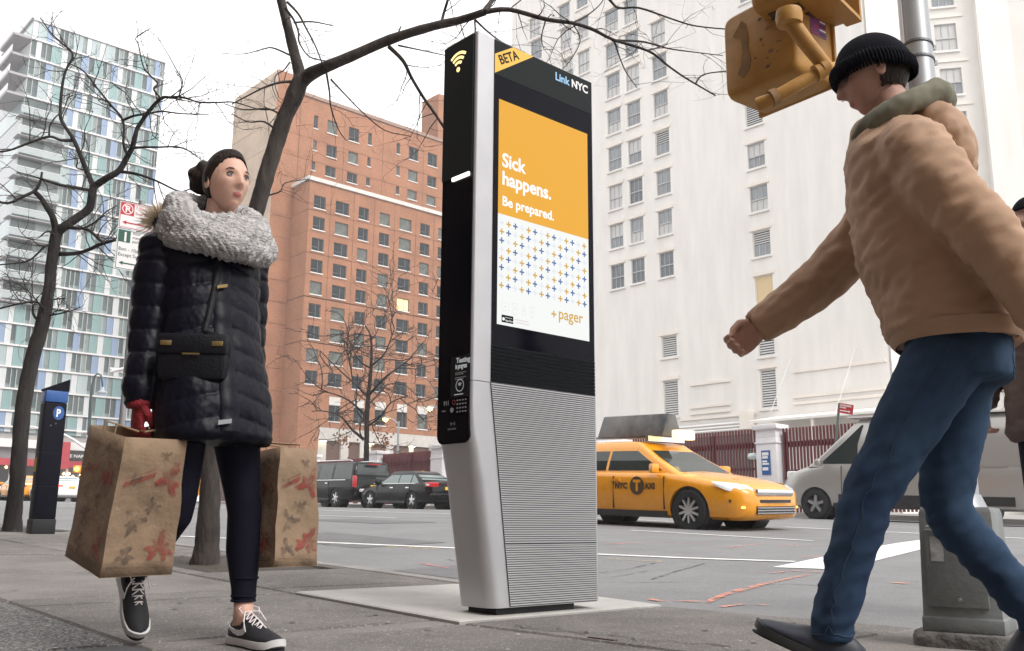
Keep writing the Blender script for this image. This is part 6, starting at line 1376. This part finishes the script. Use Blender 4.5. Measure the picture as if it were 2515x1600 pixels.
for i in range(520):                                     # combed strands running back to the bun
    an = rad(-118+236*i/519+rs_.uniform(-1.2, 1.2)); P = []
    zf_ = .121*math.cos(an); x0 = max(-.02, hairline(max(-.08, zf_*.75))-.006+rs_.uniform(-.008, .004))
    for t in [k_/9 for k_ in range(10)]:
        x_ = x0+(-.094-x0)*t; q = math.sqrt(max(.0, 1-(x_/.101)**2)); rr_ = (.0002+(.0128+.01*max(0, math.cos(an)))*min(1, t*2)**.8)+.0007*math.sin(t*3+i*1.7)
        cy = .077*q*math.sin(an)*(1-.1*t); cz = .121*q*math.cos(an)*(1 if math.cos(an) > 0 else .7)+.02*t*t; nn = Vector((x_, cy, cz)).normalized(); P.append(WH_ @ (Vector((x_, cy, cz))+nn*rr_))
    st_.tube(P, [.0003, .0007, .0009, .0009, .0009, .0009, .0009, .0009, .0009, .0006], 3)
for i in range(16):
    s_ = -1 if i % 2 else 1; y0 = s_*rs_.uniform(.03, .066); z0 = rs_.uniform(.0, .06); x0 = .05
    P = [WH_ @ Vector((x0-.01+rs_.uniform(-.004, .004), y0, z0)), WH_ @ Vector((x0+.006, y0+s_*.006, z0-.02)), WH_ @ Vector((x0+rs_.uniform(-.01, .012), y0+s_*rs_.uniform(.004, .012), z0-rs_.uniform(.03, .07)))]
    st_.tube(P, [.0006, .0006, .0003], 3)
o = st_.build('hair_strands', M('hair_strand_brown', (.05, .03, .021), .5, spec=.3), hr, smooth=180); o['kind'] = 'stuff'
bn_ = MB().lathe([(.002, -.062), (.04, -.055), (.064, -.03), (.073, 0), (.064, .032), (.04, .054), (.002, .06)], (-.058, -.014, 1.806), (-.8, 0, .6), 28).mesh()
displace(bn_, lambda c: .006*math.sin(math.atan2(c.y+.014, c.z-1.806)*5+c.x*60)); link('hair_bun', bn_, m_hair, wm_, smooth=180)
# coat: body and two sleeves as one quilted shell
ct = MB()
rings = [((.15, 0, .725), .15, .2), ((.145, 0, .75), .17, .215), ((.12, 0, .88), .172, .212), ((.085, 0, 1.02), .162, .202), ((.05, 0, 1.15), .15, .19), ((.02, 0, 1.3), .148, .19), ((-.005, 0, 1.44), .142, .2), ((-.02, 0, 1.53), .125, .19), ((-.02, 0, 1.59), .095, .13), ((-.01, 0, 1.62), .075, .085)]
ct.loft([ell(*q) for q in rings])
ct.tube([(-.03, -.14, 1.52), (-.035, -.175, 1.48), (-.04, -.185, 1.35), (-.045, -.19, 1.2), (-.02, -.205, 1.05), (.022, -.238, .91), (.032, -.242, .858)], [.075, .088, .088, .082, .074, .062, .052], 20)
ct.tube([(-.03, .14, 1.52), (-.035, .175, 1.48), (-.06, .195, 1.35), (-.08, .21, 1.2), (-.08, .225, 1.05), (-.06, .24, .93), (-.05, .245, .885)], [.075, .086, .086, .08, .072, .062, .052], 20)
cm = remeshed(ct, .0075, 5)
def quilt(c):
    arm = abs(c.y) > .19 and c.z < 1.42 and not (c.x > .1)
    zz = c.z+(.22*abs(c.y+.02) if not arm else .05*c.x)-(.1*c.x if not arm else 0); ph = (zz/.088) % 1.
    q = (math.sin(math.pi*ph))**.4
    return .0105*(q-.6)+.004*noise.noise((c.x*20, c.y*20, c.z*11))+.0055*(abs(noise.noise((c.x*55, c.y*55, c.z*16)))-.2)*(1.15-q)+.0018*noise.noise((c.x*90, c.y*90, c.z*60))
coat = link('coat', displace(cm, quilt), m_coat, wm_, smooth=180)
m_gold = M('gold_metal', (.24, .17, .07), .45, metal=.7)
def cfront(y, z):                                        # coat front surface (x) at height z
    for a, b in zip(rings[:-1], rings[1:]):
        if a[0][2] <= z <= b[0][2]:
            t = (z-a[0][2])/(b[0][2]-a[0][2]); cx = a[0][0]+(b[0][0]-a[0][0])*t; rx = a[1]+(b[1]-a[1])*t; ry = a[2]+(b[2]-a[2])*t
            return cx+rx*max(0, 1-abs(y/ry)**2.3)**(1/2.3)
    return .2
pl_ = [(cfront(-.02, z)+.012, -.02, z) for z in [1.5-.05*i for i in range(16)]]
TC = BVHTree.FromPolygons([v.co.copy() for v in cm.vertices], [tuple(p.vertices) for p in cm.polygons])
def on_coat(y, z, off):
    h = TC.ray_cast(Vector((1, y, z)), Vector((-1, 0, 0))); return Vector((h[0].x+off, y, z)) if h[0] is not None else Vector((.2, y, z))
MB().loft([[on_coat(y, z, q) for y, q in ((-.058, -.002), (-.052, .006), (-.02, .007), (.012, .006), (.018, -.002))] for z in [1.5-.02*i for i in range(38)]], closed=False, caps=False).build('placket', m_coat, coat, smooth=180)
MB().obox((cfront(-.03, 1.31)+.024, -.03, 1.31), (.004, 0, 0), (0, .02, .006), (0, 0, .006)).build('zip_pull', m_gold, coat)
MB().obox((cfront(-.05, .79)+.022, -.05, .79), (.004, 0, 0), (0, .025, .005), (0, 0, .008)).build('hem_badge', m_metal, coat)
# fur-trimmed hood lying on the back
fu = MB(); rF = random.Random(9)
hoodc = [(-.16+.03*math.cos(a)*0-.05*math.sin(a)*.6, .155*math.cos(a), 1.605+.055*math.sin(a)) for a in [math.pi*i/14 for i in range(15)]]
MB().tube([Vector(p)+Vector((.03, 0, -.02)) for p in hoodc], [.02]+[.036]*13+[.02], 12).build('hood', m_coat, coat, smooth=180)
for p in hoodc:
    for i in range(260):
        d = Vector((rF.gauss(-.3, .8), rF.gauss(0, .8), rF.gauss(.5, .7))).normalized(); q = Vector(p)+d*rF.uniform(.01, .03); t = q+d*rF.uniform(.04, .08)+Vector((0, 0, -.008)); s = d.orthogonal().normalized()*.0022; fu.add([q-s, q+s, t], [(0, 1, 2)])
o = fu.build('fur_trim', M('tan_fur', (.68, .57, .43), .9, var=.4, vscale=20), coat); o['kind'] = 'stuff'
# knitted loop scarf
m_scarf = M('grey_knit', (.3, .29, .29), .95, col2=(.66, .64, .64), vscale=26, bump=1., bscale=70, stretch=(1, 1, 1.8)); sc_m = MB()
def loop(cz, rx, ry, r, tx, ph, cx=.03):
    P = []
    for i in range(41):
        q = 2*math.pi*i/40; P.append((cx+rx*math.cos(q), ry*math.sin(q), cz-tx*math.cos(q)+.01*math.sin(3*q+ph)))
    sc_m.tube(P, [r*(1+.12*math.sin(4*2*math.pi*i/40+ph)) for i in range(41)], 16, caps=False)
loop(1.56, .135, .165, .062, .045, .3, .05); loop(1.615, .125, .155, .052, .075, 1.3, .045); loop(1.525, .14, .17, .058, .06, 2.2, .06)
sme = remeshed(sc_m, .0095, 3)
def knit(c):
    a = math.atan2(c.y, c.x-.03); return .0075*math.sin(a*44+c.z*50)*math.sin(c.z*150+a*10)+.006*noise.noise((c.x*28, c.y*28, c.z*28))
link('scarf', displace(sme, knit), m_scarf, wm_, smooth=180)
# shoes, red gloves, hands closed on the bag handles
shoe(wm_, frame((.02, .19, .0), (1, .05, 0)), m_shoe, m_sole, m_lace, .315, m_sole)
shoe(wm_, frame((-.345, -.1, .255), (.62, 0, -.78)), m_shoe, m_sole, m_lace, .3, m_sole)
m_glove = M('red_glove', (.2, .008, .014), .8, var=.2, vscale=40, bump=.4, bscale=120)
for s, x, y in ((-1, .035, -.242), (1, -.045, .248)):
    me = hand_mesh(1.05); R_ = Matrix(((1, 0, 0, 0), (0, -s, 0, 0), (0, 0, 1, 0), (0, 0, 0, 1)))
    me.transform(Matrix.Translation((x, y, .868)) @ R_ @ Matrix.Scale(1.12, 4))
    if s > 0: me.flip_normals()
    link('glove', me, m_glove, wm_, smooth=180)
    MB().loft([ell((x, y, .845+.02*i), .043+.004*math.sin(i*2.1), .04+.004*math.cos(i*1.7), 18) for i in range(5)]).build('glove_cuff', m_glove, wm_, smooth=180)
# small shoulder bag in front of the coat (its own thing)
hbc = WO+Vector((.2, -.12, 1.03)); hb_ = empty('shoulder_bag', hbc, rad(-38), 'small black shoulder bag with gold fittings hanging on the coat', 'handbag')
m_leath = M('black_leather', (.005, .005, .008), .5, spec=.2, bump=.2, bscale=120)
MB().box(-.035, .045, -.12, .12, -.09, .07).build('pouch', m_leath, hb_, bevel=.018); MB().box(-.03, .055, -.124, .124, .0, .077).build('flap', m_leath, hb_, bevel=.014)
for y_ in (-.09, .09): MB().box(.056, .06, y_-.02, y_+.02, .03, .048).build('gold_bar', m_gold, hb_, bevel=.002)
MB().box(.056, .059, -.03, .03, -.002, .004).build('gold_zip', m_gold, hb_)
rot = Matrix.Rotation(rad(38), 3, 'Z')
SPt = [(-.05, -.02, 1.62), (.1, -.01, 1.55), (.155, -.03, 1.4), (.182, -.06, 1.25), (.2, -.09, 1.13)]
MB().tube([rot @ (WO+Vector(p)-hbc) for p in SPt]+[(.0, .1, .07)], .008, 6, sq=1.6).build('strap', m_leath, hb_, smooth=60)

# ---- the paper carrier bags ------------------------------------------------------------------
m_kraft = M('kraft_paper', (.25, .172, .11), .85, var=.2, vscale=6, bump=.7, bscale=11); m_kin = M('kraft_paper_inside', (.3, .21, .13), .9); m_pred = worn(M('red_print', (.3, .05, .042), .8, var=.2, vscale=12), 22, .36, .68); m_pdk = worn(M('dark_brown_print', (.08, .058, .048), .85, var=.3, vscale=12), 24, .38, .7)
def paper_bag(top_c, hand_z, W_, D_, H_, rz, tilt, label, seed, hx=0.):
    r_ = random.Random(seed); e = empty('paper_bag', top_c, rz, label, 'paper bag', 'printed brown paper bags carried by one walker'); e.rotation_euler = (tilt[0], tilt[1], rz)
    n = 9; ri = []
    def crinkle(p, k=1.): return Vector(p)+Vector((noise.noise(Vector(p)*9+Vector((seed, 0, 0))), noise.noise(Vector(p)*9+Vector((0, seed, 0))), 0))*.009*k
    for i in range(n+1):
        t = i/n; z = -H_*t; g_ = .018*math.sin(math.pi*min(1, (1-t)*1.3))   # gussets pull in a little toward the top
        a, b = W_/2*(1-.0*t), D_/2*(1-.12*(1-t)); ring = []
        for k_ in range(8): ring.append((-a+2*a*k_/8, -b-.006*math.sin(math.pi*k_/8)*(1-t), z))
        for k_ in range(6): ring.append((a-g_*math.sin(math.pi*k_/6), -b+2*b*k_/6, z))
        for k_ in range(8): ring.append((a-2*a*k_/8, b, z))
        for k_ in range(6): ring.append((-a+g_*math.sin(math.pi*k_/6), b-2*b*k_/6, z))
        ri.append([crinkle(p, .35+.65*math.sin(math.pi*t)) for p in ring])
    mb = MB().loft(ri, False); mb.add(ri[-1], [tuple(range(len(ri[-1])))]); sh = mb.build('shell', m_kraft, e, smooth=32); so_ = sh.modifiers.new('s', 'SOLIDIFY'); so_.thickness = .0015
    MB().box(-W_/2+.01, W_/2-.01, -D_/2*.86, D_/2*.86, -H_*.16, -H_*.15).build('contents', m_kin, e)
    for s in (-1, 1): MB().tube([(-.05, s*D_/2*.85, -.05), (-.05, s*D_/2*.8, .03), (-.03+hx, s*.012, hand_z-.004), (.03+hx, s*.012, hand_z-.004), (.05, s*D_/2*.8, .03), (.05, s*D_/2*.85, -.05)], .004, 6).build('handle', m_kin, e, smooth=60)
    def on(u, v, face):                                  # point 2 mm off a bag face; u across, v down, both 0..1
        z = -H_*v; b = D_/2*(1-.12*(1-v))
        if face == 'x': g_ = .018*math.sin(math.pi*min(1, (1-v)*1.3)); return crinkle((W_/2-g_*math.sin(math.pi*u), -b+2*b*u, z), .35+.65*math.sin(math.pi*v))+Vector((.0045, 0, 0))
        return crinkle((-W_/2+W_*u, -b-.006*math.sin(math.pi*u)*(1-v), z), .35+.65*math.sin(math.pi*v))+Vector((0, -.0045, 0))
    def flower(u, v, s, m, face, pet=6, nm='printed_flower'):
        mb = MB(); k_ = pet*4; asp = (D_ if face == 'x' else W_)/H_; a0 = r_.uniform(0, 6)
        rim = []
        for i in range(k_):
            q = 2*math.pi*i/k_; rr = s*(.66+.28*math.cos(pet*q+.8*math.sin(2*q+a0))+.22*math.sin(3*q+a0*2)+r_.uniform(-.08, .08)); rim.append((min(.97, max(.03, u+rr*math.cos(q+a0)/asp)), min(.985, max(.02, v+rr*math.sin(q+a0)))))
        V = [on(u, v, face)]; mid = [on(u+(a-u)*.5, v+(b-v)*.5, face) for a, b in rim]; out = [on(a, b, face) for a, b in rim]
        V += mid+out; Fs = []
        for i in range(k_):
            j = (i+1) % k_; Fs += [(0, 1+i, 1+j), (1+i, 1+k_+i, 1+k_+j, 1+j)]
        mb.add(V, Fs); mb.build(nm, m, e)
    def stripe(u0, u1, v0, v1, t, m, face):
        mb = MB(); mb.loft([[on(u0+(u1-u0)*i/6, v0+(v1-v0)*i/6-t, face), on(u0+(u1-u0)*i/6, v0+(v1-v0)*i/6+t, face)] for i in range(7)], False, closed=False); mb.build('printed_band', m, e)
    for face in ('x', 'y'):
        flower(.8, .3, .13, m_pred, face, 5); flower(.78, .8, .12, m_pred, face, 7); flower(.35, .62, .1, m_pdk, face, 6); flower(.3, .85, .09, m_pdk, face, 5); flower(.6, .5, .07, m_pdk, face, 7); flower(.25, .3, .06, m_pdk, face, 4); flower(.7, .12, .05, m_pdk, face, 5)
        stripe(.1, .55, .34, .26, .018, m_pred, face); stripe(.1, .55, .30, .22, .004, m_pred, face); stripe(.05, .95, .93, .95, .003, m_pdk, face)
    return e
paper_bag((.13, -1.655, .755), .87-.755-.105, .33, .25, .47, rad(2), (rad(1), rad(11)), 'brown paper bag with red flowers hanging from the near red glove', 3)
paper_bag((.1, -1.085, .715), .87-.715-.105, .33, .18, .44, 0, (0, rad(-3)), 'brown paper bag half hidden behind the standing dark legging', 8, -.1)

# ---- man in the brown jacket, walking away to the left ----------------------------------------
hd_ = Vector((-.885, -.464, 0)); MO = Vector((2.42, -.225, .02))
mn = empty('person', MO, math.atan2(hd_.y, hd_.x), 'person in brown jacket, blue jeans and black knit hat striding left', 'person')
m_jean = M('blue_denim', (.018, .035, .075), .85, col2=(.034, .066, .115), vscale=5, spec=.15, bump=.07, bscale=300); m_jack = M('brown_jacket_cloth', (.38, .235, .145), .72, var=.14, vscale=4, bump=.06, bscale=160); m_cap = M('black_cap_cloth', (.005, .005, .009), .9, spec=.1, bump=.3, bscale=200); m_hood = M('olive_grey_hood', (.17, .165, .12), .9, var=.15, vscale=8); m_navy = M('navy_lining', (.03, .05, .1), .8); m_dshoe = M('dark_blue_shoe', (.02, .025, .04), .5)
bd_ = MB()
bd_.loft([ell((.0, 0, .88), .12, .17), ell((.01, 0, 1.0), .12, .175), ell((.04, 0, 1.3), .11, .17), ell((.08, 0, 1.52), .1, .17), ell((.09, 0, 1.58), .06, .08)]); bd_.tube([(.09, 0, 1.54), (.12, 0, 1.65), (.14, 0, 1.74)], [.07, .06, .055], 16)
link('body', remeshed(bd_, .013, 4), m_skin2, mn, smooth=180)
jn = MB()
jn.loft([ell((.0, 0, .82), .135, .175), ell((0, 0, .92), .138, .18), ell((.01, 0, 1.03), .13, .175)])
jn.tube([(.02, .09, .92), (.14, .1, .72), (.265, .105, .51), (.285, .105, .45), (.345, .105, .28), (.39, .1, .12)], [.112, .092, .07, .068, .06, .054], 22)
jn.tube([(.0, -.09, .92), (.02, -.1, .72), (.06, -.105, .5), (.04, -.105, .44), (-.08, -.105, .28), (-.18, -.1, .14)], [.112, .092, .07, .068, .06, .054], 22)
def cloth(amp, fx, fz, seed=0.):
    def f(c):
        a = noise.noise((c.x*fx+seed, c.y*fx, c.z*fz+c.x*fz*.7)); b = noise.noise((c.x*fx*2.1, c.y*fx*2.1+seed, c.z*fz*2.+c.x*fz*1.3))
        return amp*(.55*a+.75*(.35-abs(b))*1.4+.25*noise.noise((c.x*fx*5, c.y*fx*5, c.z*fz*3+seed)))
    return f
jl = link('jeans', displace(remeshed(jn, .012, 5), lambda c: cloth(.0085, 6, 12)(c)*(1.3 if c.z < .62 else .8)+.003*max(0, 1-abs(c.z-.5)/.1)*math.sin(c.z*85+c.x*60+c.y*30)+.005*max(0, 1-abs(c.z-.15)/.09)*math.sin(c.z*120+c.y*40)), m_jean, mn, smooth=180)
JF = .055
jk = MB(); jr = [((-.0, 0, .945), .165, .21), ((-.005, 0, .97), .182, .228), ((.0, 0, 1.07), .182, .232), ((.02, 0, 1.2), .18, .235), ((.045, 0, 1.38), .17, .245), ((.065, 0, 1.5), .15, .235), ((.085, 0, 1.58), .11, .15), ((.1, 0, 1.62), .085, .1)]
jk.loft([ell((q[0][0]+JF*min(1, (q[0][2]-.9)/.3), q[0][1], q[0][2]), q[1], q[2]) for q in jr])
jk.tube([(.11, .17, 1.5), (.09, .225, 1.45), (.03, .27, 1.32), (-.06, .285, 1.18), (-.14, .28, 1.04), (-.205, .275, .92), (-.22, .272, .895)], [.08, .098, .09, .082, .074, .066, .06], 20)
jk.tube([(.11, -.17, 1.5), (.15, -.22, 1.45), (.22, -.25, 1.35), (.34, -.26, 1.24), (.44, -.25, 1.16), (.55, -.235, 1.08), (.575, -.232, 1.06)], [.08, .098, .09, .082, .074, .066, .06], 20)
jacket = link('jacket', displace(remeshed(jk, .0115, 4), lambda c: cloth(.0145, 4.5, 12, 3.)(c)+.0045*(.3-abs(noise.noise((c.x*17+5, c.y*17, c.z*34+c.x*30))))), m_jack, mn, smooth=180)
def seam(obj, P, r, m, nm='seam', off=.001):               # stitched line laid on the surface of a garment
    me = obj.data; T = BVHTree.FromPolygons([v.co.copy() for v in me.vertices], [tuple(p.vertices) for p in me.polygons]); Q = []
    P = [Vector(p) for p in P]
    for a, b in zip(P[:-1], P[1:]):
        n_ = max(2, int((b-a).length/.02))
        for k_ in range(n_): Q.append(a.lerp(b, k_/n_))
    Q.append(P[-1]); R_ = []
    for q in Q:
        h = T.find_nearest(q)
        if h[0] is not None: R_.append(h[0]+h[1]*off)
    return MB().tube(R_, r*.55, 5).build(nm, m, obj, smooth=180)
m_stitch = M('jacket_stitch', (.28, .17, .1), .8); m_jst = M('denim_stitch', (.025, .05, .09), .8)
seam(jacket, [(-.2, .0, 1.0), (-.2, 0, 1.2), (-.2, 0, 1.5)], .0028, m_stitch); seam(jacket, [(-.2, .2, 1.43), (-.2, .0, 1.4), (-.2, -.2, 1.43)], .0028, m_stitch)
seam(jacket, [(-.02, .24, 1.36), (-.06, .25, 1.45), (.02, .22, 1.56), (.1, .17, 1.6)], .003, m_stitch)
seam(jacket, [(-.3, .3, .945), (-.2, .35, .945), (-.15, .27, .945), (-.2, .2, .945), (-.3, .27, .945)], .003, m_stitch, 'cuff_seam')
seam(jl, [(.02, .25, .95), (.16, .25, .72), (.28, .25, .5), (.36, .25, .28), (.4, .25, .14)], .0022, m_jst); seam(jl, [(0, -.25, .95), (.02, -.25, .72), (.05, -.25, .5), (-.1, -.25, .28)], .0022, m_jst)
seam(jl, [(-.3, .03, .93), (-.3, .14, .92), (-.3, .135, .78), (-.3, .085, .76), (-.3, .035, .79), (-.3, .03, .93)], .0028, m_jst, 'back_pocket'); seam(jl, [(.5, .1, .145), (.39, .2, .14), (.25, .1, .135)], .003, m_jst, 'hem')
MB().loft([ell((-.0, 0, .93), .165, .212), ell((-.0, 0, .945), .178, .226), ell((-.0, 0, .975), .186, .235)], False).build('waistband', m_jack, jacket, smooth=180)
me = hand_mesh(.75); me.transform(Matrix.Translation((-.232, .27, .885)) @ Matrix.Rotation(rad(24), 4, 'Y') @ Matrix(((1, 0, 0, 0), (0, -1, 0, 0), (0, 0, 1, 0), (0, 0, 0, 1))) @ Matrix.Scale(1.08, 4)); me.flip_normals(); link('hand', me, m_skin2, mn, smooth=180)
me = hand_mesh(.8); me.transform(Matrix.Translation((.56, -.233, 1.07)) @ Matrix.Rotation(rad(-52), 4, 'Y') @ Matrix.Scale(1.08, 4)); link('hand', me, m_skin2, mn, smooth=180)
HM = Matrix.Translation((.165, 0, 1.785)) @ Matrix.Rotation(rad(12), 4, 'Y') @ Matrix.Scale(1.02, 4)
add_head(mn, HM, m_skin2, False)
hm = head_mesh(); bm = bmesh.new(); bm.from_mesh(hm); bmesh.ops.delete(bm, geom=[v for v in bm.verts if v.co.z < .016-.03*max(0, -v.co.x)/.1], context='VERTS')
for v in bm.verts: v.co += v.co.normalized()*(.016+.006*max(0, v.co.z)/.12+.003*noise.noise(v.co*14))
bm.to_mesh(hm); bm.free(); cp = link('knit_hat', xf_mesh(hm, HM), m_cap, mn, smooth=180); so_ = cp.modifiers.new('s', 'SOLIDIFY'); so_.thickness = .006
bd3 = MB()
for i in range(72):                                      # ribbed turn-up of the hat
    q = 2*math.pi*i/72; x_, y_ = math.cos(q), math.sin(q); zc_ = .022-.03*max(0, -x_)
    bd3.tube([(x_*.116, y_*.094, zc_-.022), (x_*.121, y_*.099, zc_-.004), (x_*.121, y_*.099, zc_+.018), (x_*.115, y_*.094, zc_+.034)], [.0035, .0056, .0056, .0035], 6)
link('hat_band', xf_mesh(bd3.mesh(), HM), m_cap, cp, smooth=180)
hm = head_mesh(); bm = bmesh.new(); bm.from_mesh(hm); bmesh.ops.delete(bm, geom=[v for v in bm.verts if v.co.x > .0 or v.co.z > .03 or v.co.z < -.06], context='VERTS')
for v in bm.verts: v.co += v.co.normalized()*.006
bm.to_mesh(hm); bm.free(); link('hair', xf_mesh(hm, HM), m_hair, mn, smooth=180)
hk = MB()
P = [(.12+.125*math.cos(a), .15*math.sin(a), 1.61-.065*math.cos(a)) for a in [rad(25+310*i/22) for i in range(23)]]
hk.tube(P, [.02]+[.034]*8+[.05]*5+[.034]*8+[.02], 14); hk2 = MB(); hk2.loft([ell((.03, 0, 1.665), .02, .06), ell((.02, 0, 1.65), .05, .1), ell((.005, 0, 1.6), .075, .135), ell((-.01, 0, 1.53), .085, .15), ell((-.02, 0, 1.46), .08, .135), ell((-.02, 0, 1.4), .06, .1), ell((-.015, 0, 1.37), .03, .05)]); link('collar', displace(remeshed(hk, .01, 4), cloth(.012, 8, 12)), m_hood, jacket, smooth=180); link('hood', displace(remeshed(hk2, .01, 4), cloth(.014, 8, 12)), m_jack, jacket, smooth=180)
P = [(.12+.09*math.cos(a), .115*math.sin(a), 1.64-.035*math.cos(a)) for a in [rad(20+320*i/22) for i in range(23)]]
MB().tube(P, .022, 10).build('hood_lining', m_navy, jacket, smooth=180)
shoe(mn, frame((.325, .1, .026), (1, 0, .42)), m_dshoe, m_trim, m_trim, .285, laces=False); shoe(mn, frame((-.255, -.1, .12), (.86, 0, -.5)), m_dshoe, m_trim, m_trim, .31, laces=False)

# ---- third walker at the right edge, beyond the pedestal --------------------------------------
hc = at(2543, 548, depth=4.9); TO = Vector((hc.x, hc.y, road_z(hc.x, hc.y)))
hd3 = (-_r*.86-Vector((-math.sin(YAW), math.cos(YAW), 0))*.5)
tp = empty('person', TO, math.atan2(hd3.y, hd3.x), 'person in black cap, glasses and dark coat at the right edge', 'person')
hz_ = hc.z-TO.z; k3 = hz_/1.66
m_dcoat = M('dark_brown_coat', (.1, .065, .055), .85, var=.15, vscale=5)
def S3(P): return [(a*k3, b*k3, c*k3) for a, b, c in P]
b3 = MB(); b3.tube(S3([(0, .09, .9), (.05, .1, .5), (.08, .1, .1)]), [.1, .075, .055], 16); b3.tube(S3([(0, -.09, .9), (.0, -.1, .5), (-.12, -.1, .14)]), [.1, .075, .055], 16); b3.tube(S3([(0, 0, 1.38), (.02, 0, 1.5), (.03, 0, 1.6)]), [.07, .06, .055], 14); b3.loft([ell(S3([(0, 0, .85)])[0], .12, .16), ell(S3([(0, 0, 1.1)])[0], .12, .16), ell(S3([(0, 0, 1.4)])[0], .11, .17)])
link('body', remeshed(b3, .014, 4), m_sock, tp, smooth=180)
c3 = MB(); c3.loft([ell(S3([(0, 0, z)])[0], a, b) for z, a, b in ((.72, .16, .22), (.75, .18, .24), (1.0, .17, .22), (1.25, .15, .22), (1.38, .13, .2), (1.45, .1, .15), (1.49, .085, .1), (1.54, .075, .08))])
for s in (-1, 1): c3.tube(S3([(0, s*.17, 1.38), (-.01, s*.23, 1.3), (.03, s*.25, 1.1), (.1, s*.25, .88)]), [.07, .085, .075, .06], 16)
c3o = link('coat', displace(remeshed(c3, .013, 4), cloth(.012, 6, 12)), m_dcoat, tp, smooth=180)
for s in (-1, 1):
    me = hand_mesh(.7); me.transform(Matrix.Translation(S3([(.11, s*.25, .86)])[0]) @ Matrix(((1, 0, 0, 0), (0, -s, 0, 0), (0, 0, 1, 0), (0, 0, 0, 1))))
    if s > 0: me.flip_normals()
    link('hand', me, m_skin2, tp, smooth=180)
H3 = Matrix.Translation((.04, 0, hz_)) @ Matrix.Rotation(rad(-6), 4, 'Y'); add_head(tp, H3, m_skin2, False)
hm = head_mesh(); bm = bmesh.new(); bm.from_mesh(hm); bmesh.ops.delete(bm, geom=[v for v in bm.verts if v.co.z < .03], context='VERTS')
for v in bm.verts: v.co += v.co.normalized()*.014
bm.to_mesh(hm); bm.free(); cp = link('cap', xf_mesh(hm, H3), m_cap, tp, smooth=180); so_ = cp.modifiers.new('s', 'SOLIDIFY'); so_.thickness = .006
gl = MB()
for s in (-1, 1):
    gl.tube([(.104, s*.034+.023*math.cos(q), .006+.019*math.sin(q)) for q in [2*math.pi*i/20 for i in range(21)]], .0014, 5, caps=False); gl.tube([(.104, s*.057, .01), (.06, s*.076, .012), (0, s*.08, .012)], .0014, 5)
gl.tube([(.104, -.011, .01), (.106, 0, .012), (.104, .011, .01)], .0014, 5); link('glasses', xf_mesh(gl.mesh(), H3), m_metal, tp)
shoe(tp, frame(S3([(.03, .1, 0)])[0], (1, 0, 0)), m_dshoe, m_trim, m_trim, .28, laces=False); shoe(tp, frame(S3([(-.2, -.1, .1)])[0], (.85, 0, -.45)), m_dshoe, m_trim, m_trim, .28, laces=False)
# ================================================================ damp winter air
hz_m = bpy.data.materials.new('haze'); hz_m.use_nodes = True; n = hz_m.node_tree; n.nodes.clear()
pv = n.nodes.new('ShaderNodeVolumePrincipled'); pv.inputs['Color'].default_value = (.97, .97, .98, 1); pv.inputs['Density'].default_value = .0008
ou = n.nodes.new('ShaderNodeOutputMaterial'); n.links.new(pv.outputs[0], ou.inputs['Volume'])
hz_o = MB().box(-421, 201, -121, 421, -2.5, 66).build('haze', hz_m); hz_o['kind'] = 'stuff'
